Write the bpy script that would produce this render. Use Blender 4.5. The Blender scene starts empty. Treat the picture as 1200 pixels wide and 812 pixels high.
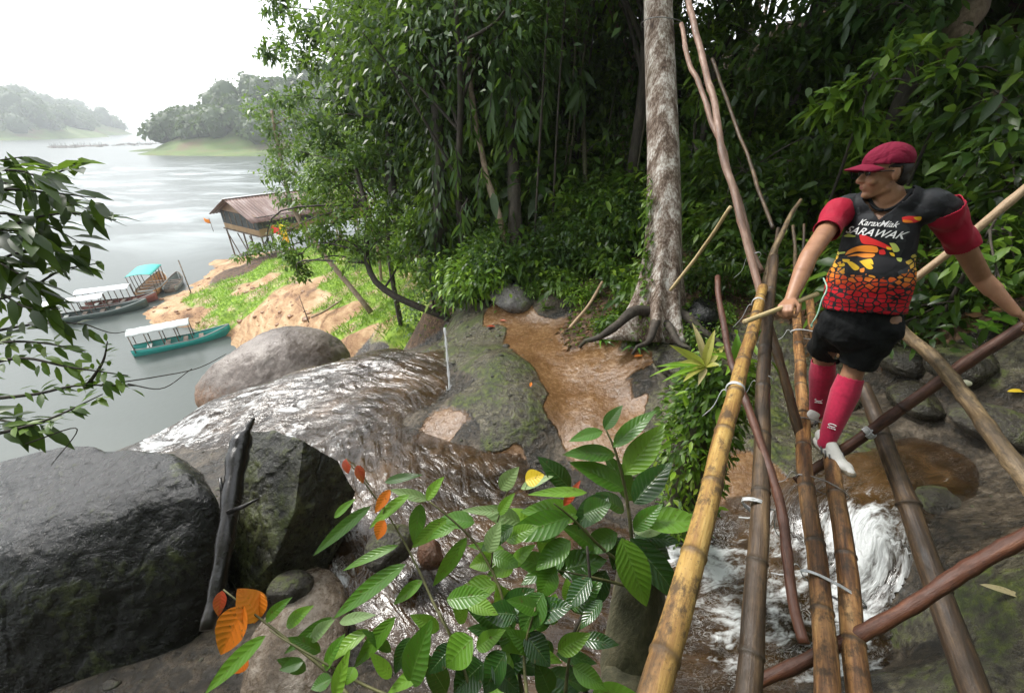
import bpy, math, random
import numpy as np
from mathutils import Vector, Matrix, noise
from mathutils.bvhtree import BVHTree
random.seed(7); RNG = np.random.default_rng(7)
SC = bpy.context.scene
COL = SC.collection
R = math.radians
PI = math.pi
# ---------------------------------------------------------------- camera
PITCH = R(28.3); F = 480.0
SP, CP = math.sin(PITCH), math.cos(PITCH)
LAKE = -14.0
def ray(px, py):
    u = (px-600)/F; v = (406-py)/F
    return Vector((u, CP+v*SP, -SP+v*CP))
def P(px, py, t): return ray(px, py)*t
def PZ(px, py, z):
    d = ray(px, py); return d*(z/d.z)
cam = bpy.data.cameras.new('camera'); co = bpy.data.objects.new('camera', cam); COL.objects.link(co)
cam.sensor_width = 36; cam.lens = F/1200*36; cam.clip_start = .02; cam.clip_end = 6000
co.location = (0, 0, 0); co.rotation_euler = (PI/2-PITCH, 0, 0)
SC.camera = co
# ---------------------------------------------------------------- numpy noise
_perm = np.random.default_rng(3).permutation(4096).astype(np.int64)
_val = np.random.default_rng(5).random(4096)*2-1
def _h(ix, iy, iz):
    return _val[_perm[(_perm[(_perm[ix & 4095]+iy) & 4095]+iz) & 4095]]
def vnoise(x, y, z=None):
    x = np.asarray(x, float); y = np.asarray(y, float); z = np.zeros_like(x) if z is None else np.asarray(z, float)
    ix, iy, iz = np.floor(x).astype(np.int64), np.floor(y).astype(np.int64), np.floor(z).astype(np.int64)
    fx, fy, fz = x-ix, y-iy, z-iz
    s = lambda f: f*f*f*(f*(f*6-15)+10)
    sx, sy, sz = s(fx), s(fy), s(fz)
    def pl(k):
        a = _h(ix, iy, iz+k)*(1-sx)+_h(ix+1, iy, iz+k)*sx
        b = _h(ix, iy+1, iz+k)*(1-sx)+_h(ix+1, iy+1, iz+k)*sx
        return a*(1-sy)+b*sy
    return pl(0)*(1-sz)+pl(1)*sz
def fbm(x, y, z=None, o=4, g=.5):
    s = 0; a = 1; t = 0; k = 1.0
    for i in range(o):
        s = s+a*vnoise(np.asarray(x)*k+17.3*i, np.asarray(y)*k-9.1*i, None if z is None else np.asarray(z)*k+3.7*i)
        t += a; a *= g; k *= 2.03
    return s/t
# ---------------------------------------------------------------- mesh helpers
def mk(name, V, FL, attrs=None, smooth=True, mats=(), mi=None):
    """mesh from vertex array and list of face index arrays (m,k)"""
    me = bpy.data.meshes.new(name)
    V = np.asarray(V, np.float32)
    FL = [np.asarray(f, np.int32) for f in FL if len(f)]
    me.vertices.add(len(V)); me.vertices.foreach_set('co', V.ravel())
    loops = np.concatenate([f.ravel() for f in FL])
    starts = []; s = 0
    for f in FL:
        starts.append(s+np.arange(len(f))*f.shape[1]); s += f.size
    me.loops.add(len(loops)); me.loops.foreach_set('vertex_index', loops)
    st = np.concatenate(starts).astype(np.int32)
    me.polygons.add(len(st)); me.polygons.foreach_set('loop_start', st)
    for m in mats: me.materials.append(m)
    if mi is not None: me.polygons.foreach_set('material_index', np.asarray(mi, np.int32))
    me.update(calc_edges=True); me.validate()
    me.polygons.foreach_set('use_smooth', np.full(len(me.polygons), smooth))
    for k, v in (attrs or {}).items():
        v = np.asarray(v, np.float32)
        if v.ndim == 1:
            a = me.attributes.new(k, 'FLOAT', 'POINT'); a.data.foreach_set('value', v)
        else:
            a = me.attributes.new(k, 'FLOAT_VECTOR', 'POINT'); a.data.foreach_set('vector', v.ravel())
    return me
def link(name, me, parent=None, loc=None, rot=None):
    o = bpy.data.objects.new(name, me); COL.objects.link(o)
    if parent is not None: o.parent = parent
    if loc is not None: o.location = loc
    if rot is not None: o.rotation_euler = rot
    return o
def tag(o, label=None, cat=None, group=None, kind=None):
    if label: o['label'] = label
    if cat: o['category'] = cat
    if group: o['group'] = group
    if kind: o['kind'] = kind
    return o
def empty(name, loc=(0, 0, 0), rot=(0, 0, 0)):
    return link(name, None, None, loc, rot)
def copy_tree(o, parent=None):
    c = o.copy(); COL.objects.link(c); c.parent = parent
    for ch in o.children: 
        d = ch.copy(); COL.objects.link(d); d.parent = c
        for g in ch.children:
            e = g.copy(); COL.objects.link(e); e.parent = d
    return c
class MB:
    def __init__(s): s.v = []; s.f = []; s.a = {}; s.n = 0; s.fs = []
    def add(s, V, FL, **attrs):
        V = np.asarray(V, float)
        s.v.append(V)
        for f in FL:
            if len(f): s.f.append(np.asarray(f, np.int64)+s.n)
        for k in set(attrs) | set(s.a):
            v = attrs.get(k, 0.0)
            v = np.full(len(V), float(v)) if np.isscalar(v) else np.asarray(v, float)
            s.a.setdefault(k, [np.zeros(s.n)] if s.n else [])
            s.a[k].append(v)
        s.n += len(V)
    def box(s, c, size, rot=None, **at):
        h = np.array(size)/2
        V = np.array([[x, y, z] for x in (-1, 1) for y in (-1, 1) for z in (-1, 1)])*h
        if rot is not None: V = V@np.array(rot.to_3x3()).T
        s.add(V+np.array(c), [[(0, 1, 3, 2), (4, 6, 7, 5), (0, 4, 5, 1), (2, 3, 7, 6), (0, 2, 6, 4), (1, 5, 7, 3)]], **at)
    def tube(s, pts, rad, n=8, caps=True, flat=1.0, **at):
        V, FL = tube(pts, rad, n, caps, flat); s.add(V, FL, **at)
    def build(s, name, mats, parent=None, smooth=True, loc=None, rot=None):
        if not isinstance(mats, (list, tuple)): mats = [mats]
        me = mk(name, np.concatenate(s.v), s.group(), {k: np.concatenate(v) for k, v in s.a.items()}, smooth, mats)
        return link(name, me, parent, loc, rot)
    def group(s):
        d = {}
        for f in s.f: d.setdefault(f.shape[1], []).append(f)
        return [np.concatenate(x) for x in d.values()]
def frames(pts):
    pts = np.asarray(pts, float)
    T = np.gradient(pts, axis=0); T /= np.linalg.norm(T, axis=1)[:, None]+1e-12
    a = np.array([0, 0, 1.]) if abs(T[0, 2]) < .9 else np.array([1., 0, 0])
    N = np.zeros_like(pts); n = np.cross(T[0], a); n /= np.linalg.norm(n)
    for i in range(len(pts)):
        n = n-T[i]*np.dot(n, T[i]); n /= np.linalg.norm(n)+1e-12; N[i] = n
    return T, N, np.cross(T, N)
def tube(pts, rad, n=8, caps=True, flat=1.0):
    pts = np.asarray(pts, float); m = len(pts)
    rad = np.full(m, float(rad)) if np.isscalar(rad) else np.asarray(rad, float)
    T, N, B = frames(pts)
    th = np.arange(n)*2*PI/n
    V = pts[:, None]+rad[:, None, None]*(np.cos(th)[None, :, None]*N[:, None]+flat*np.sin(th)[None, :, None]*B[:, None])
    V = V.reshape(-1, 3)
    i, j = np.meshgrid(np.arange(m-1), np.arange(n), indexing='ij')
    a = i*n+j; b = i*n+(j+1) % n
    q = np.stack([a, b, b+n, a+n], -1).reshape(-1, 4)
    FL = [q]
    if caps:
        V = np.concatenate([V, pts[:1], pts[-1:]])
        k = np.arange(n); c0 = m*n; c1 = c0+1
        FL.append(np.concatenate([np.stack([np.full(n, c0), (k+1) % n, k], -1), np.stack([np.full(n, c1), (m-1)*n+k, (m-1)*n+(k+1) % n], -1)]))
    return V, FL
def spline(P_, n):
    """Catmull-Rom through control points"""
    P_ = np.asarray([tuple(p) for p in P_], float)
    if len(P_) < 3:
        t = np.linspace(0, 1, n)[:, None]; return P_[0]*(1-t)+P_[-1]*t
    Q = np.vstack([2*P_[0]-P_[1], P_, 2*P_[-1]-P_[-2]])
    out = []
    for u in np.linspace(0, len(P_)-1-1e-9, n):
        i = int(u); t = u-i; a, b, c, d = Q[i:i+4]
        out.append(.5*((2*b)+(c-a)*t+(2*a-5*b+4*c-d)*t*t+(3*b-a-3*c+d)*t**3))
    return np.array(out)
# leaf templates: (along, across, fold) + faces
LT0 = (np.array([(0, 0, 0), (.42, .5, .10), (.42, -.5, .10), (1, 0, 0)]), [[(0, 2, 3, 1)]])
LT1 = (np.array([(0, 0, 0), (.25, .40, .10), (.28, 0, 0), (.25, -.40, .10), (.62, .44, .09), (.64, 0, 0), (.62, -.44, .09), (1, 0, 0)]),
       [[(1, 0, 2), (0, 3, 2), (4, 5, 7), (5, 6, 7)], [(1, 2, 5, 4), (2, 3, 6, 5)]])
def leaves(B, D, L, W, droop=.25, tpl=LT0, up=None, rng=RNG):
    """B base (N,3); D direction; L length; W width -> V, FL, rnd, uvw"""
    B = np.asarray(B, float); D = np.asarray(D, float); N = len(B)
    D = D/(np.linalg.norm(D, axis=1)[:, None]+1e-9)
    L = np.broadcast_to(L, (N,)); W = np.broadcast_to(W, (N,))
    U = np.tile([0, 0, 1.], (N, 1)) if up is None else np.asarray(up, float)
    U = U+rng.normal(0, .35, (N, 3))
    S = np.cross(D, U); S /= np.linalg.norm(S, axis=1)[:, None]+1e-9
    U = np.cross(S, D)
    T, FL = tpl; k = len(T)
    a = T[:, 0][None]*L[:, None]; w = T[:, 1][None]*W[:, None]; h = T[:, 2][None]*W[:, None]
    V = B[:, None]+a[..., None]*D[:, None]+w[..., None]*S[:, None]+h[..., None]*U[:, None]
    V[..., 2] -= (droop*(T[:, 0]**2)[None]*L[:, None])
    off = (np.arange(N)*k)[:, None, None]
    FO = [(np.array(f)[None]+off).reshape(-1, len(f[0])) for f in FL]
    r = np.repeat(rng.random(N), k)
    uvw = np.stack([np.tile(T[:, 0], N), np.tile(T[:, 1], N), r], -1)
    return V.reshape(-1, 3), FO, r, uvw
def uvec(n, rng=RNG):
    v = rng.normal(size=(n, 3)); return v/np.linalg.norm(v, axis=1)[:, None]
# ---------------------------------------------------------------- materials
class NT:
    def __init__(s, name):
        s.m = bpy.data.materials.new(name); s.m.use_nodes = True; s.t = s.m.node_tree; s.t.nodes.clear()
        s.out = s.t.nodes.new('ShaderNodeOutputMaterial')
    def n(s, typ, **kw):
        nd = s.t.nodes.new('ShaderNode'+typ)
        for k, v in kw.items():
            if hasattr(nd, k) and k not in ('color',): setattr(nd, k, v)
        return nd
    def L(s, a, b): s.t.links.new(a, b)
    def set(s, inp, v):
        if isinstance(v, bpy.types.NodeSocket): s.L(v, inp)
        elif v is not None:
            if isinstance(v, (tuple, list)) and len(v) == 3 and inp.type == 'RGBA': v = (*v, 1)
            inp.default_value = v
    def coord(s, kind='Object', scale=(1, 1, 1)):
        t = s.n('TexCoord'); m = s.n('Mapping'); m.inputs['Scale'].default_value = scale; s.L(t.outputs[kind], m.inputs[0]); return m.outputs[0]
    def geo(s, scale=(1, 1, 1)):
        t = s.n('NewGeometry'); m = s.n('Mapping'); m.inputs['Scale'].default_value = scale; s.L(t.outputs['Position'], m.inputs[0]); return m.outputs[0]
    def attr(s, name, out='Fac'):
        a = s.n('Attribute'); a.attribute_name = name; return a.outputs[out]
    def noise(s, vec, scale=5, detail=5, rough=.55, dist=0, out=0):
        n = s.n('TexNoise'); s.L(vec, n.inputs['Vector']); n.inputs['Scale'].default_value = scale; n.inputs['Detail'].default_value = detail
        n.inputs['Roughness'].default_value = rough; n.inputs['Distortion'].default_value = dist; return n.outputs[out]
    def vor(s, vec, scale=5, feature='F1', out='Distance', rand=1):
        n = s.n('TexVoronoi'); n.feature = feature; s.L(vec, n.inputs['Vector']); n.inputs['Scale'].default_value = scale; n.inputs['Randomness'].default_value = rand
        return n.outputs[out]
    def ramp(s, fac, stops, interp='LINEAR'):
        r = s.n('ValToRGB'); r.color_ramp.interpolation = interp; e = r.color_ramp.elements
        while len(e) < len(stops): e.new(.5)
        for i, (p, c) in enumerate(stops):
            e[i].position = p; c = (c, c, c) if np.isscalar(c) else c; e[i].color = (*c[:3], 1)
        s.L(fac, r.inputs[0]); return r.outputs[0]
    def mix(s, fac, a, b, mode='MIX'):
        m = s.n('Mix'); m.data_type = 'RGBA'; m.blend_type = mode
        s.set(m.inputs[0], fac); s.set(m.inputs[6], a); s.set(m.inputs[7], b); return m.outputs[2]
    def math(s, op, a, b=0.0, c=None, clamp=False):
        m = s.n('Math'); m.operation = op; m.use_clamp = clamp; s.set(m.inputs[0], a); s.set(m.inputs[1], b)
        if c is not None: s.set(m.inputs[2], c)
        return m.outputs[0]
    def mapr(s, v, a, b, c=0.0, d=1.0):
        m = s.n('MapRange'); s.set(m.inputs[0], v)
        for i, x in enumerate((a, b, c, d)): m.inputs[i+1].default_value = x
        return m.outputs[0]
    def bump(s, h, strength=.5, dist=.02, normal=None):
        b = s.n('Bump'); b.inputs['Strength'].default_value = strength; b.inputs['Distance'].default_value = dist; s.L(h, b.inputs['Height'])
        if normal is not None: s.L(normal, b.inputs['Normal'])
        return b.outputs[0]
    def bsdf(s, color, rough=.5, normal=None, metallic=0.0, spec=.5, sheen=0, coat=0, transl=0, transcol=None, alpha=None):
        p = s.n('BsdfPrincipled'); s.set(p.inputs['Base Color'], color); s.set(p.inputs['Roughness'], rough); s.set(p.inputs['Metallic'], metallic)
        s.set(p.inputs['Specular IOR Level'], spec)
        if coat: p.inputs['Coat Weight'].default_value = coat; p.inputs['Coat Roughness'].default_value = .08
        if sheen: p.inputs['Sheen Weight'].default_value = sheen
        if normal is not None: s.L(normal, p.inputs['Normal'])
        if alpha is not None: s.set(p.inputs['Alpha'], alpha)
        o = p.outputs[0]
        if transl:
            t = s.n('BsdfTranslucent'); s.set(t.inputs[0], transcol if transcol is not None else color)
            x = s.n('MixShader'); x.inputs[0].default_value = transl; s.L(o, x.inputs[1]); s.L(t.outputs[0], x.inputs[2]); o = x.outputs[0]
        s.L(o, s.out.inputs[0]); return s.m
def mat(name, stops, scale=5, detail=5, stretch=(1, 1, 1), rough=.6, rough2=None, bump=.3, bscale=None, bdist=.01, spec=.5, src='Object', dist=0, **kw):
    t = NT(name); v = t.coord(src, stretch) if src != 'World' else t.geo(stretch)
    f = t.noise(v, scale, detail, dist=dist)
    if len(stops) > 1 and stops[0][0] == 0 and stops[-1][0] == 1:
        stops = [(.28+.44*p, c) for p, c in stops]
    c = t.ramp(f, stops)
    r = rough if rough2 is None else t.mapr(f, .3, .7, rough, rough2)
    nrm = t.bump(t.noise(v, bscale or scale*3, 6, .65), bump, bdist) if bump else None
    return t.bsdf(c, r, nrm, spec=spec, **kw)
def leafmat(name, stops, rough=.35, transl=.3, spec=.5, veins=0.0, clump=0.35):
    t = NT(name); r = t.attr('rnd'); g = t.geo()
    n = t.noise(g, 1.3, 2)
    f = t.math('ADD', t.math('MULTIPLY', r, 1-clump), t.math('MULTIPLY', t.mapr(n, .3, .7), clump))
    c = t.ramp(f, stops)
    nrm = None
    if veins:
        uv = t.n('Attribute'); uv.attribute_name = 'uvw'; sx = t.n('SeparateXYZ'); t.L(uv.outputs['Vector'], sx.inputs[0])
        a = t.math('ABSOLUTE', sx.outputs[1])
        w = t.n('TexWave'); cx = t.n('CombineXYZ'); t.L(t.math('SUBTRACT', sx.outputs[0], t.math('MULTIPLY', a, .38)), cx.inputs[0]); t.L(cx.outputs[0], w.inputs[0])
        w.inputs['Scale'].default_value = veins; w.bands_direction = 'X'
        rib = t.mapr(a, 0.0, .035, 1, 0)
        h = t.math('ADD', w.outputs['Fac'], rib)
        nrm = t.bump(h, .55, .004)
        c = t.mix(t.math('MULTIPLY', t.math('MAXIMUM', t.math('MULTIPLY', t.mapr(w.outputs['Fac'], .0, .12, 1, 0), .5), rib), .35), c, (.30, .42, .16))
    return t.bsdf(c, rough, nrm, spec=spec, transl=transl, transcol=t.mix(.5, c, (.25, .40, .04)))
# ================================================================ LAND
LIP = [(110, 545, -4.95), (180, 512, -4.8), (240, 473, -4.6), (350, 434, -4.4), (430, 413, -4.2), (500, 402, -4.1)]
WPTS = [(1110, 560, -3.0), (1040, 590, -3.1), (1015, 615, -3.17), (1030, 690, -3.5), (960, 640, -3.45), (900, 700, -3.6), (820, 650, -3.6), (850, 800, -3.65), (700, 800, -3.7), (600, 760, -3.78),
        (560, 620, -3.88), (470, 720, -3.9), (420, 650, -4.0), (400, 550, -4.1), (540, 520, -3.97), (520, 455, -3.98), (450, 450, -4.12), (450, 500, -4.08), (350, 470, -4.35), (330, 510, -4.4),
        (260, 500, -4.62), (210, 512, -4.78), (660, 600, -3.8), (760, 620, -3.68), (730, 700, -3.7), (1040, 790, -3.6), (960, 780, -3.62)]
CT = []   # x, y, z, class
def cpt(px, py, z, c): p = PZ(px, py, z); CT.append((p.x, p.y, z, c))
for a in WPTS: cpt(a[0], a[1], a[2]-(.05 if a[0] < 560 and a[1] < 560 else .14), 'R')
for i, a in enumerate(LIP):
    p = PZ(*a); d = Vector((p.x, p.y)).normalized(); k = i/5
    CT.append((p.x, p.y, a[2]-.05, 'R'))
    CT.append((p.x+d.x*1.0, p.y+d.y*1.0, a[2]-1.1, 'R'))
    CT.append((p.x+d.x*3, p.y+d.y*3, -9.5*(1-k)-6.8*k, 'R'))
    CT.append((p.x+d.x*7, p.y+d.y*7, -15*(1-k)-7.6*k, 'R'))
for a in [(540, 350, -3.75, 'M'), (545, 385, -3.85, 'M'), (520, 405, -3.98, 'M'), (575, 350, -3.5, 'R'), (610, 343, -3.3, 'R'), (645, 352, -3.2, 'R'), (580, 395, -3.68, 'M'),
          (590, 372, -3.58, 'B'), (620, 372, -3.5, 'B'), (640, 378, -3.5, 'B'), (650, 400, -3.52, 'B'), (620, 395, -3.6, 'B'), (675, 425, -3.5, 'B'), (700, 445, -3.5, 'B'), (725, 465, -3.52, 'B'), (740, 485, -3.55, 'B'),
          (655, 450, -3.66, 'B'), (665, 480, -3.7, 'B'), (690, 495, -3.66, 'B'), (640, 430, -3.62, 'B'), (720, 495, -3.6, 'B'), (690, 470, -3.58, 'B'), (690, 385, -3.3, 'L'), (715, 400, -3.25, 'B'), (735, 425, -3.25, 'B'),
          (560, 425, -3.62, 'M'), (600, 430, -3.45, 'M'), (625, 455, -3.5, 'M'), (600, 470, -3.5, 'M'), (570, 470, -3.6, 'M'), (630, 490, -3.62, 'M'), (590, 500, -3.72, 'M'), (640, 515, -3.85, 'R'), (540, 445, -3.82, 'R'),
          (535, 512, -3.93, 'B'), (595, 530, -3.92, 'B'),
          (760, 400, -3.0, 'M'), (790, 430, -3.05, 'M'), (740, 455, -3.35, 'R'), (760, 480, -3.4, 'M'), (830, 470, -3.2, 'M'), (830, 400, -2.9, 'M'), (880, 430, -3.05, 'M'), (900, 500, -3.3, 'M'), (800, 540, -3.5, 'R'), (900, 600, -3.5, 'B'), (820, 590, -3.6, 'B'),
          (960, 560, -3.3, 'M'), (1000, 520, -3.15, 'M'), (1060, 520, -3.0, 'R'), (1000, 420, -2.85, 'M'), (1050, 450, -2.8, 'R'), (1110, 500, -2.8, 'R'), (1150, 540, -2.85, 'R'), (1190, 500, -2.6, 'R'), (1190, 600, -2.8, 'R'),
          (1140, 620, -2.95, 'R'), (1120, 680, -2.95, 'M'), (1160, 720, -2.85, 'M'), (1180, 790, -2.8, 'M'), (1100, 760, -3.1, 'M'), (1100, 640, -3.1, 'R'), (1060, 400, -2.5, 'M'), (1130, 430, -2.3, 'R'), (1190, 430, -2.1, 'M'), (1100, 385, -2.1, 'L'),
          (650, 330, -3.1, 'L'), (580, 325, -3.3, 'L'), (520, 325, -4.2, 'L'), (720, 340, -2.9, 'L'), (700, 375, -3.15, 'L'), (760, 365, -2.7, 'L'), (850, 350, -2.5, 'L'), (900, 330, -2.3, 'L'), (960, 340, -2.2, 'L'), (1000, 370, -2.3, 'L'), (1100, 330, -1.8, 'L'), (1190, 340, -1.9, 'L'), (1180, 280, -1.5, 'L'),
          (360, 740, -3.95, 'R'), (300, 790, -3.9, 'R'), (420, 800, -3.85, 'R'), (330, 700, -4.0, 'R'), (60, 700, -4.3, 'R'), (120, 600, -4.8, 'R'),
          # bank by the lake
          (258, 305, -13.9, 'S'), (238, 323, -14.1, 'S'), (212, 341, -14.1, 'S'), (188, 353, -14.1, 'S'), (160, 374, -14.1, 'S'), (185, 384, -14.15, 'S'), (225, 387, -14.15, 'S'), (262, 397, -14.15, 'S'), (275, 412, -14.15, 'S'), (262, 430, -14.3, 'S'),
          (230, 362, -13.0, 'S'), (200, 368, -13.4, 'S'), (265, 342, -12.7, 'G'), (250, 350, -12.8, 'G'), (285, 348, -12.2, 'G'), (262, 370, -12.9, 'G'), (245, 378, -13.4, 'G'), (290, 335, -12.2, 'S'), (300, 375, -12.1, 'S'), (285, 388, -13.1, 'S'), (325, 350, -11.1, 'S'), (335, 370, -10.9, 'S'), (360, 385, -10.0, 'S'), (360, 355, -10.2, 'S'), (385, 372, -9.4, 'S'), (350, 338, -10.6, 'S'),
          (400, 355, -9.4, 'G'), (395, 335, -9.6, 'G'), (375, 322, -10.2, 'G'), (420, 345, -9.0, 'G'), (450, 350, -8.6, 'G'), (480, 345, -8.0, 'G'), (440, 370, -8.5, 'G'), (470, 375, -7.6, 'G'), (420, 385, -8.6, 'G'), (405, 400, -8.6, 'S'), (460, 390, -7.4, 'G'), (490, 365, -7.1, 'G'), (425, 325, -9.2, 'G'), (400, 305, -9.4, 'G'), (350, 300, -10.9, 'G'), (320, 310, -11.6, 'G'), (290, 312, -12.6, 'L')]:
    cpt(*a)
for a in [(0, 14, -3.2, 'L'), (4, 13, -1.2, 'L'), (8, 12, 1, 'L'), (5, 20, 0, 'L'), (10, 20, 3, 'L'), (0, 22, -3, 'L'), (-4.6, 14, -8.1, 'G'), (-3.2, 14, -6.4, 'L'), (-4, 22, -7, 'G'), (-6, 19, -8, 'G'), (-6, 30, -8, 'L'), (2, 32, -3, 'L'), (12, 34, 3, 'L'), (0, 50, -6, 'L'), (-15, 48, -11, 'L'), (-26, 54, -14, 'L'), (-10, 65, -14.5, 'L'),
          (15, 60, -4, 'L'), (5, 90, -16, 'L'), (30, 90, -10, 'L'), (16, 10, 4.5, 'L'), (11, 5, 2.2, 'L'), (8, 1, 0, 'L'), (7, -4, -.5, 'L'), (14, -6, 3, 'L'), (25, 5, 8, 'L'), (25, 25, 9, 'L'), (0, -2, -3.3, 'R'), (2, -1, -3.2, 'R'), (4, 0, -2.6, 'M'), (0, -6, -2, 'L'), (-3, -2, -3.2, 'L'), (-3, -8, -1, 'L'), (-8, -4, -4, 'L'),
          (-6.5, 1, -5.4, 'R'), (-7, 3.4, -6.5, 'R'), (-10, 3, -11, 'R'), (-10, 0, -9, 'L'), (-9, 6.5, -11.5, 'R'), (-14, 2, -15, 'R'), (-14, 8, -15.5, 'R'), (-16, 14, -15.5, 'R'), (-17, -8, -13, 'L'), (-24, -2, -16, 'L'), (-24, 16, -16, 'R'), (-30, 24, -16, 'R'), (-42, 36, -16, 'R'), (-45, 50, -16, 'R'), (-34, 60, -16, 'R'), (-60, 20, -16, 'R'), (-60, 70, -17, 'R'),
          (3, -14, 2, 'L'), (15, -20, 6, 'L'), (-12, -20, -3, 'L'), (40, 0, 12, 'L'), (40, 40, 10, 'L'), (40, -30, 12, 'L'), (-30, -30, -12, 'L'), (60, 80, 4, 'L'), (-50, -10, -16, 'L'), (-30, 90, -17, 'L')]:
    CT.append(a)
def rbf_fit(X, Z, c=.35):
    X = np.array(X, float); Z = np.array(Z, float); n = len(X)
    d = np.sqrt(((X[:, None]-X[None])**2).sum(-1)+c*c)
    A = np.zeros((n+3, n+3)); A[:n, :n] = d+np.eye(n)*-.02; A[:n, n] = 1; A[:n, n+1:] = X; A[n:, :n] = A[:n, n:].T
    w = np.linalg.solve(A, np.concatenate([Z, [0, 0, 0]]))
    def f(x, y):
        x = np.asarray(x, float); sh = x.shape; x = x.ravel(); y = np.asarray(y, float).ravel(); out = np.empty(len(x))
        for s in range(0, len(x), 40000):
            xx, yy = x[s:s+40000, None], y[s:s+40000, None]
            out[s:s+40000] = np.sqrt((xx-X[:, 0])**2+(yy-X[:, 1])**2+c*c)@w[:n]+w[n]+w[n+1]*xx[:, 0]+w[n+2]*yy[:, 0]
        return out.reshape(sh)
    return f
CTX = np.array([c[:2] for c in CT]); CTZ = np.array([c[2] for c in CT]); CTC = np.array([c[3] for c in CT])
_ground = rbf_fit(CTX, CTZ)
def classes(x, y):
    x = np.asarray(x, float).ravel(); y = np.asarray(y, float).ravel()
    rr = np.hypot(x, y)
    j = np.minimum(1.2, .05+.022*rr)
    xx = x+j*1.6*fbm(x/np.maximum(j*6, .4), y/np.maximum(j*6, .4), o=3); yy = y+j*1.6*fbm(x/np.maximum(j*6, .4)+50, y/np.maximum(j*6, .4), o=3)
    out = {k: np.zeros(len(x)) for k in 'RBMLSG'}
    for s in range(0, len(x), 40000):
        d = (xx[s:s+40000, None]-CTX[:, 0])**2+(yy[s:s+40000, None]-CTX[:, 1])**2+1e-3
        w = d**-3.0; T = w.sum(1)
        for k in out: out[k][s:s+40000] = w[:, CTC == k].sum(1)/T
    return out
def H(x, y, detail=True):
    x = np.asarray(x, float); y = np.asarray(y, float)
    z = _ground(x, y)
    r = np.hypot(x, y)
    far = np.clip((r-70)/60, 0, 1)
    z = z*(1-far)+far*-18
    z = np.maximum(z, -18)
    if detail:
        c = classes(x, y); soft = (c['L']+c['S']*.8+c['G']*.5).reshape(x.shape); rk = (c['R']+c['M']).reshape(x.shape)
        z = z+soft*(.05+np.minimum(r, 40)*.006)*fbm(x*.9, y*.9, o=5)*1.5
        z = z+rk*(.055*fbm(x*1.6+9, y*1.6, o=5)+.05*np.abs(fbm(x*.8, y*1.1+4, o=3)))
    return z
def axis(lo, hi, a, b, st=.06, g=.022):
    v = list(np.arange(a, b, st)); x = b; 
    while x < hi: v.append(x); x += st+g*(x-b)
    v.append(hi); x = a-st; L_ = []
    while x > lo: L_.append(x); x -= st+g*(a-x)
    return np.array([lo]+L_[::-1]+v)
GX = axis(-2600, 2600, -7.5, 6.5); GY = axis(-2600, 2600, .2, 10)
X, Y = np.meshgrid(GX, GY, indexing='ij')
Z = H(X, Y); CLS = classes(X, Y)
def grid_faces(n, m):
    i, j = np.meshgrid(np.arange(n-1), np.arange(m-1), indexing='ij'); a = (i*m+j).ravel()
    return np.stack([a, a+m, a+m+1, a+1], -1)
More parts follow.
